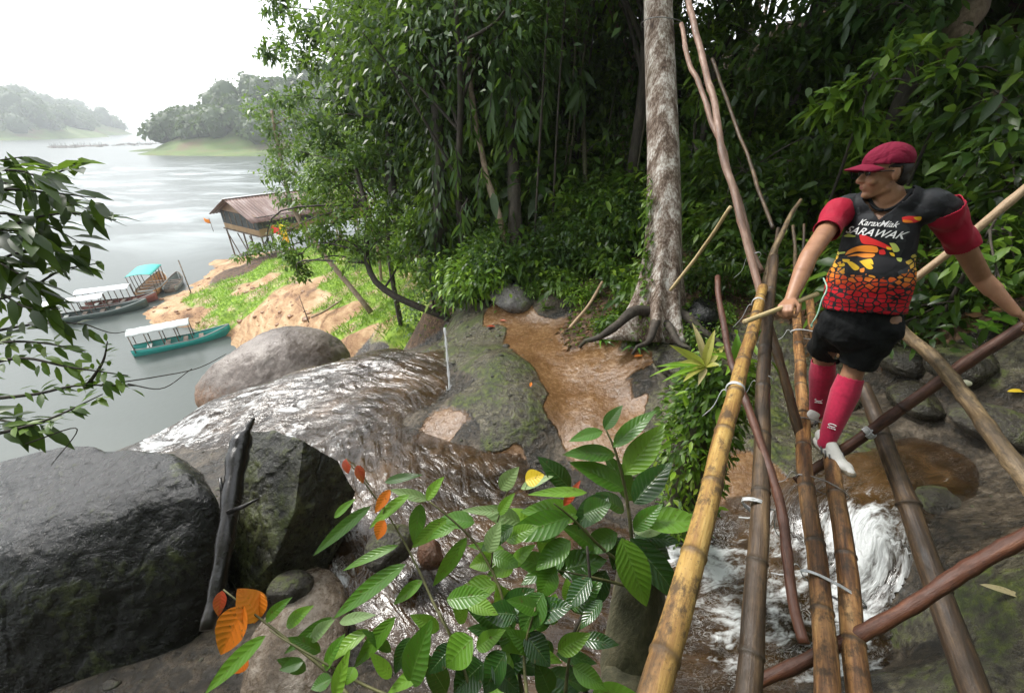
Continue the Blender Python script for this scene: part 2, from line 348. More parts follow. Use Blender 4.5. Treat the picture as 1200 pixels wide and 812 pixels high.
def ground_material():
    t = NT('ground_material'); g = t.geo()
    n1 = t.noise(g, 2.2, 8, .6); n2 = t.noise(g, 14, 6, .65); n3 = t.noise(g, 55, 4, .6); n4 = t.noise(g, .8, 4)
    rock = t.ramp(t.math('ADD', t.math('MULTIPLY', n1, .5), t.math('MULTIPLY', n2, .5)), [(.36, (.008, .007, .005)), (.46, (.026, .021, .014)), (.54, (.062, .047, .030)), (.64, (.15, .12, .085))])
    silt = t.ramp(t.math('ADD', t.math('MULTIPLY', n1, .5), t.math('MULTIPLY', n2, .5)), [(.36, (.10, .050, .020)), (.48, (.15, .078, .032)), (.56, (.20, .11, .048)), (.66, (.26, .155, .075))])
    moss = t.ramp(n2, [(.36, (.012, .022, .005)), (.5, (.045, .062, .012)), (.64, (.11, .13, .025))])
    mrock = t.mix(t.mapr(t.math('ADD', n1, t.math('MULTIPLY', n2, .8)), .86, 1.02), t.ramp(n2, [(.36, (.028, .024, .015)), (.5, (.085, .075, .048)), (.64, (.19, .165, .115))]), moss)
    lit = t.ramp(t.vor(g, 17, out='Color'), [(0, (.035, .02, .010)), (.4, (.085, .045, .022)), (.7, (.15, .085, .045)), (1, (.24, .15, .08))])
    lit = t.mix(t.mapr(n1, .45, .6), lit, (.05, .03, .018))
    sand = t.ramp(t.math('ADD', t.math('MULTIPLY', t.noise(t.geo((.5, .5, 3)), .9, 8, .65), .7), t.math('MULTIPLY', n2, .3)), [(.36, (.12, .065, .035)), (.44, (.30, .165, .08)), (.52, (.44, .28, .145)), (.64, (.58, .43, .27))])
    gr = t.ramp(t.noise(g, 3, 6), [(.35, (.12, .22, .02)), (.65, (.30, .44, .04))])
    A = {k: t.attr('c_'+k) for k in 'BMLSG'}
    jit = t.math('MULTIPLY', t.math('SUBTRACT', n2, .5), .6)
    def m(k): return t.mapr(t.math('ADD', A[k], jit), .38, .58)
    c = rock
    mb = m('B'); mm = m('M'); ml = m('L'); ms = m('S'); mg = t.math('MULTIPLY', m('G'), t.mapr(t.noise(g, .55, 5, .65), .40, .50))
    c = t.mix(mm, c, mrock); c = t.mix(mb, c, silt); c = t.mix(ml, c, lit); c = t.mix(t.math('MAXIMUM', ms, m('G')), c, sand); c = t.mix(mg, c, gr)
    dry = t.math('MAXIMUM', ms, t.math('MAXIMUM', ml, mg))
    rg = t.mix(dry, t.ramp(n1, [(.40, .10), (.58, .45)]), (.85, .85, .85)); rg = t.mix(mb, rg, t.ramp(n2, [(.4, .07), (.6, .32)]))
    b = t.bump(n1, .5, .12); hh = t.math('MULTIPLY', n2, t.math('SUBTRACT', 1.0, t.math('MULTIPLY', mb, .75))); b = t.bump(hh, .8, .07, b); b = t.bump(t.math('MULTIPLY', n3, t.math('SUBTRACT', 1.0, t.math('MULTIPLY', mb, .8))), .5, .015, b)
    return t.bsdf(c, rg, b)
MG = ground_material()
me = mk('ground', np.stack([X, Y, Z], -1).reshape(-1, 3), [grid_faces(*X.shape)], {'c_'+k: CLS[k] for k in 'BMLSG'}, True, [MG])
ground = tag(link('ground', me), kind='structure')
# BVH of the near ground for fast height lookups
_gi = (GX, GY, Z)
def hz(x, y):
    i = min(max(np.searchsorted(GX, x)-1, 0), len(GX)-2); j = min(max(np.searchsorted(GY, y)-1, 0), len(GY)-2)
    u = (x-GX[i])/(GX[i+1]-GX[i]); v = (y-GY[j])/(GY[j+1]-GY[j])
    return float((Z[i, j]*(1-u)+Z[i+1, j]*u)*(1-v)+(Z[i, j+1]*(1-u)+Z[i+1, j+1]*u)*v)
def hzv(x, y):
    i = np.clip(np.searchsorted(GX, x)-1, 0, len(GX)-2); j = np.clip(np.searchsorted(GY, y)-1, 0, len(GY)-2)
    u = (x-GX[i])/(GX[i+1]-GX[i]); v = (y-GY[j])/(GY[j+1]-GY[j])
    return (Z[i, j]*(1-u)+Z[i+1, j]*u)*(1-v)+(Z[i, j+1]*(1-u)+Z[i+1, j+1]*u)*v
def onground(px, py):
    """where the view ray through a photo pixel meets the ground"""
    d = np.array(ray(px, py)); t = np.concatenate([np.arange(1.2, 12, .02), np.arange(12, 70, .1)])
    z = hzv(d[0]*t, d[1]*t); k = np.nonzero(d[2]*t < z)[0]
    if not len(k): return None
    return Vector(d*t[k[0]])
# ================================================================ STREAM WATER
CL = [(PZ(px, py, z).xy, r) for px, py, z, r in [(1190, 540, -2.85, .5), (1110, 560, -3.0, .55), (1020, 600, -3.1, .6), (1000, 670, -3.45, .95), (900, 720, -3.6, 1.1), (760, 740, -3.7, 1.1), (620, 720, -3.78, 1.2), (500, 660, -3.95, 1.3),
      (460, 560, -4.05, 1.7), (440, 480, -4.12, 1.8), (340, 475, -4.38, 1.5), (240, 500, -4.65, 1.2)]]
CL[0:0] = []
p_ = PZ(175, 520, -4.82).xy; CL.append((p_, 1.1)); d_ = Vector((-1, .75)).normalized()
for k in (1.2, 2.6, 5, 8): CL.append((p_+d_*k, 1.6))
cl = spline([(p.x, p.y, r) for p, r in CL], 240)
wx = [PZ(*a).xy for a in WPTS]; wz = [a[2] for a in WPTS]
for i, a in enumerate(LIP):
    p = PZ(*a); d = Vector((p.x, p.y)).normalized(); k = i/5
    wx += [p.xy, p.xy+d*1.0, p.xy+d*3, p.xy+d*7]; wz += [a[2]+.01, a[2]-1.04, -9.4*(1-k)-7.2*k, -14.6*(1-k)-8*k]
wx += [PZ(1190, 540, -2.85).xy, PZ(700, 480, -3.85).xy, PZ(620, 540, -3.9).xy, Vector((0, -1)), Vector((2, -.6))]; wz += [-2.86, -3.9, -3.9, -3.7, -3.65]
_water = rbf_fit([tuple(v) for v in wx], wz)
wxs = np.arange(-13, 5.6, .035); wys = np.arange(-.4, 10, .035)
WX, WY = np.meshgrid(wxs, wys, indexing='ij')
seg = np.concatenate([[0], np.cumsum(np.hypot(*np.diff(cl[:, :2], axis=0).T))])
best = np.full(WX.size, 1e9); S_ = np.zeros(WX.size); D_ = np.zeros(WX.size); inside = np.full(WX.size, 1e9)
xf, yf = WX.ravel(), WY.ravel()
for i in range(len(cl)-1):
    a, b = cl[i, :2], cl[i+1, :2]; ab = b-a; L2 = ab@ab
    t = np.clip(((xf-a[0])*ab[0]+(yf-a[1])*ab[1])/L2, 0, 1)
    dx, dy = xf-a[0]-t*ab[0], yf-a[1]-t*ab[1]; d = np.hypot(dx, dy)
    s = d < best; best[s] = d[s]; S_[s] = seg[i]+t[s]*(seg[i+1]-seg[i]); D_[s] = np.sign(ab[0]*dy[s]-ab[1]*dx[s])*d[s]
    inside = np.minimum(inside, d/cl[i, 2])
foam_glint = np.zeros(WX.size)
for px, py, z, r, s in [(1010, 635, -3.3, .32, .88), (1035, 680, -3.45, .34, .74), (1000, 720, -3.5, .4, .62), (990, 720, -3.55, .25, .5), (1015, 615, -3.2, .2, .8), (820, 650, -3.6, .34, .78), (870, 690, -3.6, .5, .60), (780, 640, -3.65, .26, .75), (940, 740, -3.6, .35, .55), (990, 780, -3.6, .3, .5), (860, 760, -3.65, .3, .42), (950, 650, -3.5, .3, .55), (900, 640, -3.55, .3, .5),
                        (450, 680, -3.95, .35, .32), (230, 500, -4.7, .6, .62), (300, 470, -4.5, .6, .54), (380, 440, -4.3, .5, .46), (190, 520, -4.8, .5, .72), (345, 480, -4.36, .4, .55), (380, 520, -4.2, .45, .40), (330, 510, -4.4, .45, .55), (450, 430, -4.15, .4, .38), (420, 600, -4.0, .35, .34), (390, 680, -3.95, .3, .42)]:
    p = PZ(px, py, z); foam_glint = np.maximum(foam_glint, s*np.exp(-((xf-p.x)**2+(yf-p.y)**2)/(2*r*r)))
WZ = _water(WX, WY).ravel()
slab = .0+np.clip((-.5-xf)/2.5, 0, 1)*np.clip((yf-2.5)/2, 0, 1)
foam_glint = np.maximum(foam_glint*1.0, .20*slab)  # slab floor value adds painted silver sheen to the real foam
turb = .012+.045*foam_glint+.004*slab
q = fbm(S_*1.8, D_*3.4, o=6, g=.6)
WZ = WZ+turb*(q*1.4+.6*(1-np.abs(fbm(S_*3.2+7, D_*9, o=3))*2))
# standing hump where the chute lands
keep = (inside < 1+.18*fbm(xf*1.5, yf*1.5, o=3))
TZ = hzv(xf, yf)
keep &= WZ > TZ-.06
k2 = keep.reshape(WX.shape); fk = k2[:-1, :-1] & k2[1:, :-1] & k2[1:, 1:] & k2[:-1, 1:]
fa = grid_faces(*WX.shape)[fk.ravel()]
used = np.unique(fa); remap = np.zeros(WX.size, int); remap[used] = np.arange(len(used))
def water_material():
    t = NT('stream_material'); a = t.n('Attribute'); a.attribute_name = 'uvw'; sx = t.n('SeparateXYZ'); t.L(a.outputs['Vector'], sx.inputs[0])
    def sc(x, y):
        c = t.n('CombineXYZ'); t.L(t.math('MULTIPLY', sx.outputs[0], x), c.inputs[0]); t.L(t.math('MULTIPLY', sx.outputs[1], y), c.inputs[1]); return c.outputs[0]
    n1 = t.noise(sc(1.0, 2.2), 2.4, 5, .55, 1.0); n2 = t.noise(sc(1.3, 2.6), 9, 4, .6, .8); n3 = t.noise(sc(1, 1), 1.1, 4)
    fo = t.attr('foam_glint'); shallow = t.attr('shallow')
    body = t.ramp(t.math('ADD', t.math('MULTIPLY', n3, .6), t.math('MULTIPLY', n1, .4)), [(.38, (.012, .0065, .0025)), (.5, (.040, .022, .009)), (.64, (.10, .055, .022))])
    body = t.mix(t.math('MULTIPLY', shallow, .6), body, (.06, .034, .016))
    fm = t.mapr(t.math('ADD', fo, t.math('ADD', t.math('MULTIPLY', t.math('SUBTRACT', n1, .5), 2.0), t.math('MULTIPLY', t.math('SUBTRACT', n2, .5), .9))), .50, .86)
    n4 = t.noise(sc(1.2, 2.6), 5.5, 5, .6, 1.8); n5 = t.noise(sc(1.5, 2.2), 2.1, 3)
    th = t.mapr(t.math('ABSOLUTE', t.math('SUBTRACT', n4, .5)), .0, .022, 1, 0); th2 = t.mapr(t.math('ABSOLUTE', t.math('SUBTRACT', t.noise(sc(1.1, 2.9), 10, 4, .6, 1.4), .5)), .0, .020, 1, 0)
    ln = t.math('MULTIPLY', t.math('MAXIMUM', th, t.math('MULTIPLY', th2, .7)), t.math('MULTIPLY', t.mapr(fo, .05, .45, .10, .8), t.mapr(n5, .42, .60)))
    fm = t.math('MAXIMUM', fm, t.math('MULTIPLY', ln, .85))  # white threads paint the silvery glints of ripples into the water colour
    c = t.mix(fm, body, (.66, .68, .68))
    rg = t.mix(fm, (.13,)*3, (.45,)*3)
    b = t.bump(n1, .6, .065); b = t.bump(n2, .45, .014, b)
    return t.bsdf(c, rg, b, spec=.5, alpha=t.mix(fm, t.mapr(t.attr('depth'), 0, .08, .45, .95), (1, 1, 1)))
dep = np.clip(WZ-TZ, 0, 1)
me = mk('stream_water', np.stack([xf, yf, WZ], -1)[used], [remap[fa]], {'foam_glint': foam_glint[used], 'depth': dep[used], 'shallow': np.clip(1-dep/.06, 0, 1)[used]*.6, 'uvw': np.stack([S_, D_, 0*S_], -1)[used]}, True, [water_material()])
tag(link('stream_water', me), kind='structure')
# ================================================================ LAKE
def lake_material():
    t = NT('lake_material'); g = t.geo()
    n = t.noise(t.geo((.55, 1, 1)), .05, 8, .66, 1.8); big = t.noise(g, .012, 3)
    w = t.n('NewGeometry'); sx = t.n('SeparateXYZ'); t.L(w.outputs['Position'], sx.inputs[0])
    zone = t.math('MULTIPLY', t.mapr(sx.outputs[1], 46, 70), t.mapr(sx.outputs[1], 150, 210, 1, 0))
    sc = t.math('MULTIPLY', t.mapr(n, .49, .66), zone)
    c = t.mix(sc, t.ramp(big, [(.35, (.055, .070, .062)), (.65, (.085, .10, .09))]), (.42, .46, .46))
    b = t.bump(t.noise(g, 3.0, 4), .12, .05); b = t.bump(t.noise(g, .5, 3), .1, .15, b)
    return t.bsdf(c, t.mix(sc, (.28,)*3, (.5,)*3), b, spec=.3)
lx = axis(-2590, 2590, -60, 10, 3.0, .06); ly = axis(-2590, 2590, 5, 120, 3.0, .06)
X2, Y2 = np.meshgrid(lx, ly, indexing='ij')
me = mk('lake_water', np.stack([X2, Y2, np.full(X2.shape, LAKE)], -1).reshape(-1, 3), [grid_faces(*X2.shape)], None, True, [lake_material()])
tag(link('lake_water', me), kind='structure')
# ================================================================ FAR SHORES
def hill(name, ctrl, mat_, st):
    """heightfield island: ctrl = ridge points (x,y,height,radius)"""
    c = np.array(ctrl); lo = (c[:, :2]-c[:, 3:4]*1.5).min(0); hi = (c[:, :2]+c[:, 3:4]*1.5).max(0)
    x, y = np.meshgrid(np.arange(lo[0], hi[0], st), np.arange(lo[1], hi[1], st), indexing='ij')
    h = np.full(x.shape, -3.0)
    for a in ctrl:
        d = np.hypot(x-a[0], y-a[1])/a[3]*(1+.18*fbm(x*.015, y*.015, o=3)); h = np.maximum(h, (a[2]+3)*np.clip(1-d*d, -.2, 1)-3)
    h += (h > -1)*np.clip(h/6, 0, 1)*3*fbm(x*.03, y*.03, o=4)
    me = mk(name, np.stack([x, y, LAKE+h], -1).reshape(-1, 3), [grid_faces(*x.shape)], None, True, [mat_])
    o = tag(link(name, me), kind='structure')
    return x.ravel(), y.ravel(), h.ravel()
M_shore = mat('shore_material', [(0, (.05, .075, .015)), (.5, (.10, .15, .03)), (1, (.14, .10, .05))], scale=.06, src='World', rough=.9, bump=.3, bscale=.5, bdist=.4)
def g2(px, py): p = PZ(px, py, LAKE); return p.x, p.y
isl = hill('island_hill', [(*g2(235, 179), 2.4, 40), (*g2(270, 179), 3, 44), (*g2(310, 179), 3, 48), (*g2(180, 176.8), 1.4, 22), (-158, 335, 22, 84), (-120, 350, 34, 110), (-60, 370, 42, 120), (20, 380, 46, 120)], M_shore, 4)
lft = hill('left_hill', [(-650, 570, 34, 110), (-760, 640, 52, 150), (-580, 520, 7, 55), (-770, 780, 30, 110), (-860, 900, 14, 75), (-930, 850, 54, 160), (-700, 500, 44, 120), (-620, 540, 18, 70)], M_shore, 7)
far = hill('far_hill', [(-560, 1500, 60, 260), (-700, 1550, 50, 260), (-380, 1500, 70, 260), (-100, 1400, 90, 300), (-300, 1420, 36, 140), (-420, 1400, 14, 90)], M_shore, 20)
def far_wood(name, pts, n, size, hmin, rmin=0, seed=1):
    rng = np.random.default_rng(seed); x, y, h = pts; ok = np.nonzero((h > hmin))[0]
    vis = ok
    k = rng.choice(vis, n); st = size
    B = []; D = []
    cx = x[k]+rng.uniform(-3, 3, n); cy = y[k]+rng.uniform(-3, 3, n); cz = LAKE+h[k]; r = size*rng.uniform(.6, 1.25, n); tall = rng.uniform(.7, 1.5, n)
    m = 130
    d = rng.normal(size=(n, m, 3)); d /= np.linalg.norm(d, axis=2)[..., None]; d[..., 2] = np.abs(d[..., 2])*1.1-.35
    lump = 1+.25*vnoise(d[..., 0]*2.2+k[:, None], d[..., 1]*2.2, d[..., 2]*2.2)
    pos = np.stack([cx, cy, cz+r*tall*.8], -1)[:, None]+d*(r[:, None, None]*np.stack([np.ones(n), np.ones(n), tall], -1)[:, None])*lump[..., None]*rng.uniform(.75, 1.05, (n, m, 1))
    V, FL, rd, uvw = leaves(pos.reshape(-1, 3), (d+rng.normal(0, .5, d.shape)).reshape(-1, 3), size*.34, size*.26, .4, LT0, d.reshape(-1, 3), rng)
    rd = np.clip(np.repeat(np.repeat(rng.random(n), m), 4)*.6+rd*.4, 0, 1)
    mb = MB(); mb.add(V, FL, rnd=rd)
    for i in range(n):   # crown cores keep the wood from being see-through
        c = np.array([cx[i], cy[i], cz[i]+r[i]*tall[i]*.75]); Vs, Fs = ICO
        mb.add(c+Vs*np.array([.8, .8, .8*tall[i]])*r[i]*(1+.2*vnoise(Vs[:, 0]*2+i, Vs[:, 1]*2, Vs[:, 2]*2))[:, None], [Fs], rnd=.25)
    return tag(mb.build(name, M_farleaf), kind='stuff')
import bmesh
def ico(n):
    bm = bmesh.new(); bmesh.ops.create_icosphere(bm, subdivisions=n, radius=1); V = np.array([v.co[:] for v in bm.verts]); Fc = np.array([[v.index for v in f.verts] for f in bm.faces]); bm.free(); return V, Fc
ICO = ico(2); ICO5 = ico(5); ICO6 = ico(6); ICO4 = ico(4)
M_farleaf = leafmat('far_leaf_material', [(0, (.018, .036, .010)), (.5, (.040, .075, .018)), (1, (.085, .13, .035))], .6, .2)
ix, iy, ih = isl
far_wood('island_forest', isl, 620, 8, 3.6, seed=2)
far_wood('left_shore_forest', lft, 620, 12, 5, seed=3)
far_wood('distant_forest', far, 200, 30, 8, seed=4)
# dead sticks and reeds standing in the lake
mb = MB(); rng = np.random.default_rng(12)
for i in range(150):
    px = rng.uniform(58, 120) if i < 100 else rng.uniform(120, 200); py = 173-(px-60)*.035+rng.normal(0, .7)
    p = PZ(px, py, LAKE); h = rng.uniform(.6, 3.2)*(1 if i < 100 else .6); dx, dy = rng.normal(0, .7, 2)
    mb.tube([(p.x, p.y, LAKE-.3), (p.x+dx*.4, p.y+dy*.4, LAKE+h*.5), (p.x+dx, p.y+dy, LAKE+h)], [.14, .12, .06], 4, False)
    mb.tube([(p.x-2.5, p.y, LAKE+.05), (p.x+rng.uniform(1, 4), p.y+.5, LAKE+.2)], .16, 4, False)
tag(mb.build('reeds', mat('reed_material', [(0, (.06, .05, .04)), (1, (.14, .12, .09))], 2)), kind='stuff')
# ================================================================ SKY, SUN, HAZE
w = bpy.data.worlds.new('World'); SC.world = w; w.use_nodes = True; nt = w.node_tree; nt.nodes.clear()
sun_el, sun_az = R(48), R(-60)     # azimuth measured clockwise from +Y
sky = nt.nodes.new('ShaderNodeTexSky'); sky.sky_type = 'NISHITA'; sky.sun_disc = False; sky.sun_elevation = sun_el; sky.sun_rotation = sun_az; sky.dust_density = 3; sky.air_density = 1.2
tc = nt.nodes.new('ShaderNodeTexCoord'); nz = nt.nodes.new('ShaderNodeTexNoise'); nz.inputs['Scale'].default_value = 1.6; nz.inputs['Detail'].default_value = 5
nt.links.new(tc.outputs['Generated'], nz.inputs['Vector'])
rp = nt.nodes.new('ShaderNodeValToRGB'); rp.color_ramp.elements[0].position = .35; rp.color_ramp.elements[0].color = (7.2, 7.5, 7.8, 1); rp.color_ramp.elements[1].position = .65; rp.color_ramp.elements[1].color = (9.2, 9.3, 9.4, 1)
nt.links.new(nz.outputs[0], rp.inputs[0])
mx = nt.nodes.new('ShaderNodeMix'); mx.data_type = 'RGBA'; mx.inputs[0].default_value = .86
nt.links.new(sky.outputs[0], mx.inputs[6]); nt.links.new(rp.outputs[0], mx.inputs[7])
bg = nt.nodes.new('ShaderNodeBackground'); bg.inputs[1].default_value = .10; nt.links.new(mx.outputs[2], bg.inputs[0])
wo = nt.nodes.new('ShaderNodeOutputWorld'); nt.links.new(bg.outputs[0], wo.inputs[0])
sl = bpy.data.lights.new('sun', 'SUN'); sl.energy = 1.5; sl.angle = R(14); sl.color = (1, .97, .92)
so = bpy.data.objects.new('sun', sl); COL.objects.link(so)
sd = Vector((math.sin(sun_az)*math.cos(sun_el), math.cos(sun_az)*math.cos(sun_el), math.sin(sun_el)))
so.rotation_euler = sd.to_track_quat('Z', 'Y').to_euler()
vs = SC.view_settings; vs.view_transform = 'Standard'; vs.look = 'None'; vs.exposure = 1.45; vs.gamma = 1; vs.use_curve_mapping = False
mb = MB(); mb.box((0, 0, 60), (5600, 5600, 162))
tt = NT('haze_material'); pv = tt.n('VolumePrincipled'); pv.inputs['Color'].default_value = (.93, .96, 1, 1); pv.inputs['Density'].default_value = .0005; pv.inputs['Anisotropy'].default_value = .2; tt.L(pv.outputs[0], tt.out.inputs['Volume'])
if not globals().get('NOHAZE'): tag(mb.build('haze', tt.m, smooth=False), kind='stuff')
SC.cycles.use_denoising = True; SC.cycles.max_bounces = 6; SC.cycles.diffuse_bounces = 3; SC.cycles.glossy_bounces = 3; SC.cycles.transmission_bounces = 4; SC.cycles.volume_bounces = 1; SC.cycles.transparent_max_bounces = 8
# ================================================================ ROCKS
def rock_material(name, stops, rough, moss=0.0, scale=1.6, coat=0, mosscol=((.03, .045, .01), (.11, .13, .03))):
    t = NT(name); g = t.geo(); n = t.noise(g, scale, 8, .62, .4); n2 = t.noise(g, scale*8, 6, .65); n3 = t.noise(g, scale*34, 3, .6)
    c = t.ramp(t.math('ADD', t.math('MULTIPLY', n, .65), t.math('MULTIPLY', n2, .35)), stops)
    if moss:
        w = t.n('NewGeometry'); sx = t.n('SeparateXYZ'); t.L(w.outputs['Normal'], sx.inputs[0])
        f = t.math('MULTIPLY', t.mapr(t.math('ADD', n, t.math('MULTIPLY', n2, .5)), .80-moss*.25, .98-moss*.25), t.mapr(sx.outputs[2], -.1, .5))
        c = t.mix(f, c, t.ramp(n2, [(.3, mosscol[0]), (.7, mosscol[1])]))
    if name == 'smooth_brown_rock':   # iron stain along the foot of the stone
        w = t.n('TexCoord'); sx = t.n('SeparateXYZ'); t.L(w.outputs['Object'], sx.inputs[0]); c = t.mix(t.mapr(t.math('ADD', sx.outputs[2], t.math('MULTIPLY', t.math('SUBTRACT', n2, .5), 1.6)), -.1, .9, .9, 0), c, (.22, .095, .025))
    cr = t.vor(g, scale*1.1, 'DISTANCE_TO_EDGE', 'Distance')
    b = t.bump(n, .5, .12); b = t.bump(n2, .75, .05, b); b = t.bump(n3, .35, .006, b)
    return t.bsdf(c, t.mapr(n2, .35, .65, rough, rough+.25), b, coat=coat)
def rock(name, c, rad, seed, mat_, rot=(0, 0, 0), cuts=6, amp=.10, level=5, planes=(), keepmax=.86, squash=1.0):
    rng = np.random.default_rng(seed); V, Fc = {4: ICO4, 5: ICO5, 6: ICO6}[level]; V = V.copy()
    pl = [(np.array(n)/np.linalg.norm(n), d) for n, d in planes]
    for _ in range(cuts):
        n = rng.normal(size=3); n /= np.linalg.norm(n); pl.append((n, rng.uniform(keepmax-.2, keepmax)))
    for n, d in pl:
        e = V@n-d; V = V-np.where(e > 0, e*.93, 0)[:, None]*n
    nz = V/np.linalg.norm(V, axis=1)[:, None]
    V = V+nz*(amp*fbm(V[:, 0]*1.7+seed, V[:, 1]*1.7, V[:, 2]*1.7, o=5)+amp*.3*fbm(V[:, 0]*7, V[:, 1]*7+seed, V[:, 2]*7, o=3))[:, None]
    V = V*np.array(rad)
    M_ = np.array(Matrix.Rotation(rot[2], 3, 'Z')@Matrix.Rotation(rot[1], 3, 'Y')@Matrix.Rotation(rot[0], 3, 'X'))
    V = V@M_.T
    return link(name, mk(name, V, [Fc], None, True, [mat_]), None, c)
M_dark = rock_material('dark_wet_rock', [(.36, (.003, .003, .003)), (.5, (.009, .009, .0085)), (.62, (.022, .022, .020)), (.74, (.07, .068, .06))], .13, -.1, 1.4)
M_moss = rock_material('mossy_wet_rock', [(.36, (.012, .011, .008)), (.5, (.035, .030, .020)), (.66, (.10, .085, .06))], .18, .25, 2.2)
M_moss2 = rock_material('olive_wet_rock', [(.36, (.006, .006, .004)), (.5, (.024, .024, .012)), (.62, (.09, .085, .045))], .18, .25, 2.2)
M_brown = rock_material('smooth_brown_rock', [(.38, (.085, .060, .045)), (.46, (.13, .10, .08)), (.54, (.19, .155, .13)), (.64, (.30, .26, .225))], .24, 0, .9)
M_grey = rock_material('stream_stone', [(.36, (.02, .018, .014)), (.5, (.06, .052, .04)), (.66, (.15, .13, .105))], .25, .3, 3)
def hull_rock(name, pts, mat_, seed, cuts=5, amp=.05, soft=3, extra=()):
    bm = bmesh.new()
    for p in pts: bm.verts.new(P(*p))
    for p in extra: bm.verts.new(p)
    bmesh.ops.convex_hull(bm, input=bm.verts[:]); bmesh.ops.delete(bm, geom=[v for v in bm.verts if not v.link_faces], context='VERTS')
    bmesh.ops.triangulate(bm, faces=bm.faces[:])
    for i in range(cuts):
        bmesh.ops.subdivide_edges(bm, edges=bm.edges[:], cuts=1, use_grid_fill=True)
        if i in (1, 2, 3): 
            for _ in range(soft): bmesh.ops.smooth_vert(bm, verts=bm.verts[:], factor=.5, use_axis_x=True, use_axis_y=True, use_axis_z=True)
    bmesh.ops.triangulate(bm, faces=bm.faces[:]); bm.normal_update()
    V = np.array([v.co[:] for v in bm.verts]); N = np.array([v.normal[:] for v in bm.verts]); Fc = np.array([[v.index for v in f.verts] for f in bm.faces]); bm.free()
    q = fbm(V[:, 0]*1.6+seed, V[:, 1]*1.6, V[:, 2]*1.6, o=5)+.45*fbm(V[:, 0]*5, V[:, 1]*5+seed, V[:, 2]*5, o=4)-.5*np.exp(-(np.abs(fbm(V[:, 0]*1.1+3, V[:, 1]*1.1, V[:, 2]*1.1+seed, o=3))/.025)**2)*.5
    V = V+N*(amp*q)[:, None]; c = V.mean(0); return link(name, mk(name, V-c, [Fc], None, True, [mat_]), None, c)
o = hull_rock('boulder', [(-140, 575, 4.6), (-60, 556, 4.5), (10, 538, 4.4), (70, 524, 4.3), (130, 514, 4.25), (195, 520, 4.15), (240, 548, 4.0), (-160, 690, 3.3), (-60, 668, 3.3), (20, 645, 3.3), (100, 612, 3.4), (165, 588, 3.5), (225, 572, 3.6), (262, 600, 3.7),
                          (266, 660, 3.75), (250, 735, 3.7), (205, 830, 3.5), (100, 900, 3.3), (-60, 950, 3.1), (-160, 900, 3.2), (262, 640, 4.6), (240, 760, 4.4), (100, 700, 6), (-100, 700, 6)], M_dark, 11, 6, .034, 1)
tag(o, 'huge dark wet boulder with a smooth shiny top, filling the lower left of the photo', 'boulder')
o = hull_rock('boulder', [(284, 504, 4.3), (322, 505, 4.25), (356, 518, 4.1), (398, 540, 4.35), (418, 575, 4.5), (412, 612, 4.5), (382, 668, 4.2), (330, 700, 3.9), (280, 702, 3.9), (256, 670, 4.1), (262, 600, 4.4), (270, 535, 4.45), (345, 600, 3.82), (322, 655, 3.72), (352, 545, 3.98), (340, 560, 5.2), (300, 640, 5.0), (380, 620, 5.1)], M_moss2, 23, 6, .05, 0)
tag(o, 'angular mossy green boulder with a black wet side, right of the black log', 'boulder')
o = rock('boulder', P(326, 442, 15.2)+Vector((0, 0, -.15)), (2.75, 2.1, 1.95), 31, M_brown, (.05, -.30, .12), 1, .07, 6)
tag(o, 'big smooth grey brown boulder below the waterfall lip, with an orange stained base', 'boulder')
for a in [((340, 690), 3.75, (.20, .17, .14), 5, M_grey, 'small dark grey stone lying in the water below the mossy boulder', .9),
          ((457, 640), 3.9, (.26, .2, .17), 6, M_grey, 'rounded grey stone standing in the stream behind the orange leaved shoot', .9),
          ((505, 650), 3.8, (.13, .12, .14), 8, rock_material('brown_stone', [(.3, (.07, .03, .015)), (.7, (.17, .08, .04))], .18, 0, 3), 'small shiny reddish brown stone beside the rounded grey stone in the stream', .9),
          ((350, 745), 3.55, (.62, .42, .18), 7, rock_material('pale_wet_rock', [(.36, (.05, .035, .022)), (.5, (.15, .11, .075)), (.64, (.34, .29, .24))], .16, 0, 2.2), 'flat pale wet rock in the shallows under the orange leaves', .92),
          ((1130, 430), None, (.42, .32, .20), 14, M_moss, 'dark green mossy rock under the upper right crossing pole', .9),
          ((1075, 470), None, (.35, .28, .16), 15, M_moss, 'low dark rock behind the crossing of the two side poles', .9),
          ((1060, 425), None, (.34, .28, .18), 16, M_moss, 'dark rock with a round top right of the shorts', .9),
          ((1170, 500), None, (.42, .32, .16), 17, M_grey, 'wet grey rock shelf at the right edge under the pale pole', .9),
          ((1105, 590), None, (.28, .2, .10), 18, M_grey, 'wet flat stone right of the foaming chute', .9),
          ((820, 375), None, (.38, .34, .30), 19, M_dark, 'dark rock sitting beside the roots of the pale trunk', .88),
          ((795, 425), None, (.55, .35, .16), 20, M_moss, 'low mossy rock behind the yellow leaved plant', .9),
          ((600, 352), None, (.62, .42, .30), 21, rock_material('grey_wet_slab', [(.3, (.06, .055, .05)), (.55, (.13, .12, .11)), (.75, (.2, .19, .18))], .16, .15, 1.5), 'grey wet rock hump at the top of the brown puddle', .93),
          ((985, 470), None, (.30, .22, .14), 24, M_moss, 'low dark rock under the footbridge between the two shoes', .9)]:
    (px, py), t_, rad, sd_, m_, lab, km = a
    p = P(px, py, t_) if t_ else onground(px, py)+Vector((0, 0, rad[2]*.15))
    o = rock('rock', p, rad, sd_, m_, (0, 0, sd_*.7), 4, .10, 4, keepmax=km); tag(o, lab, 'rock')
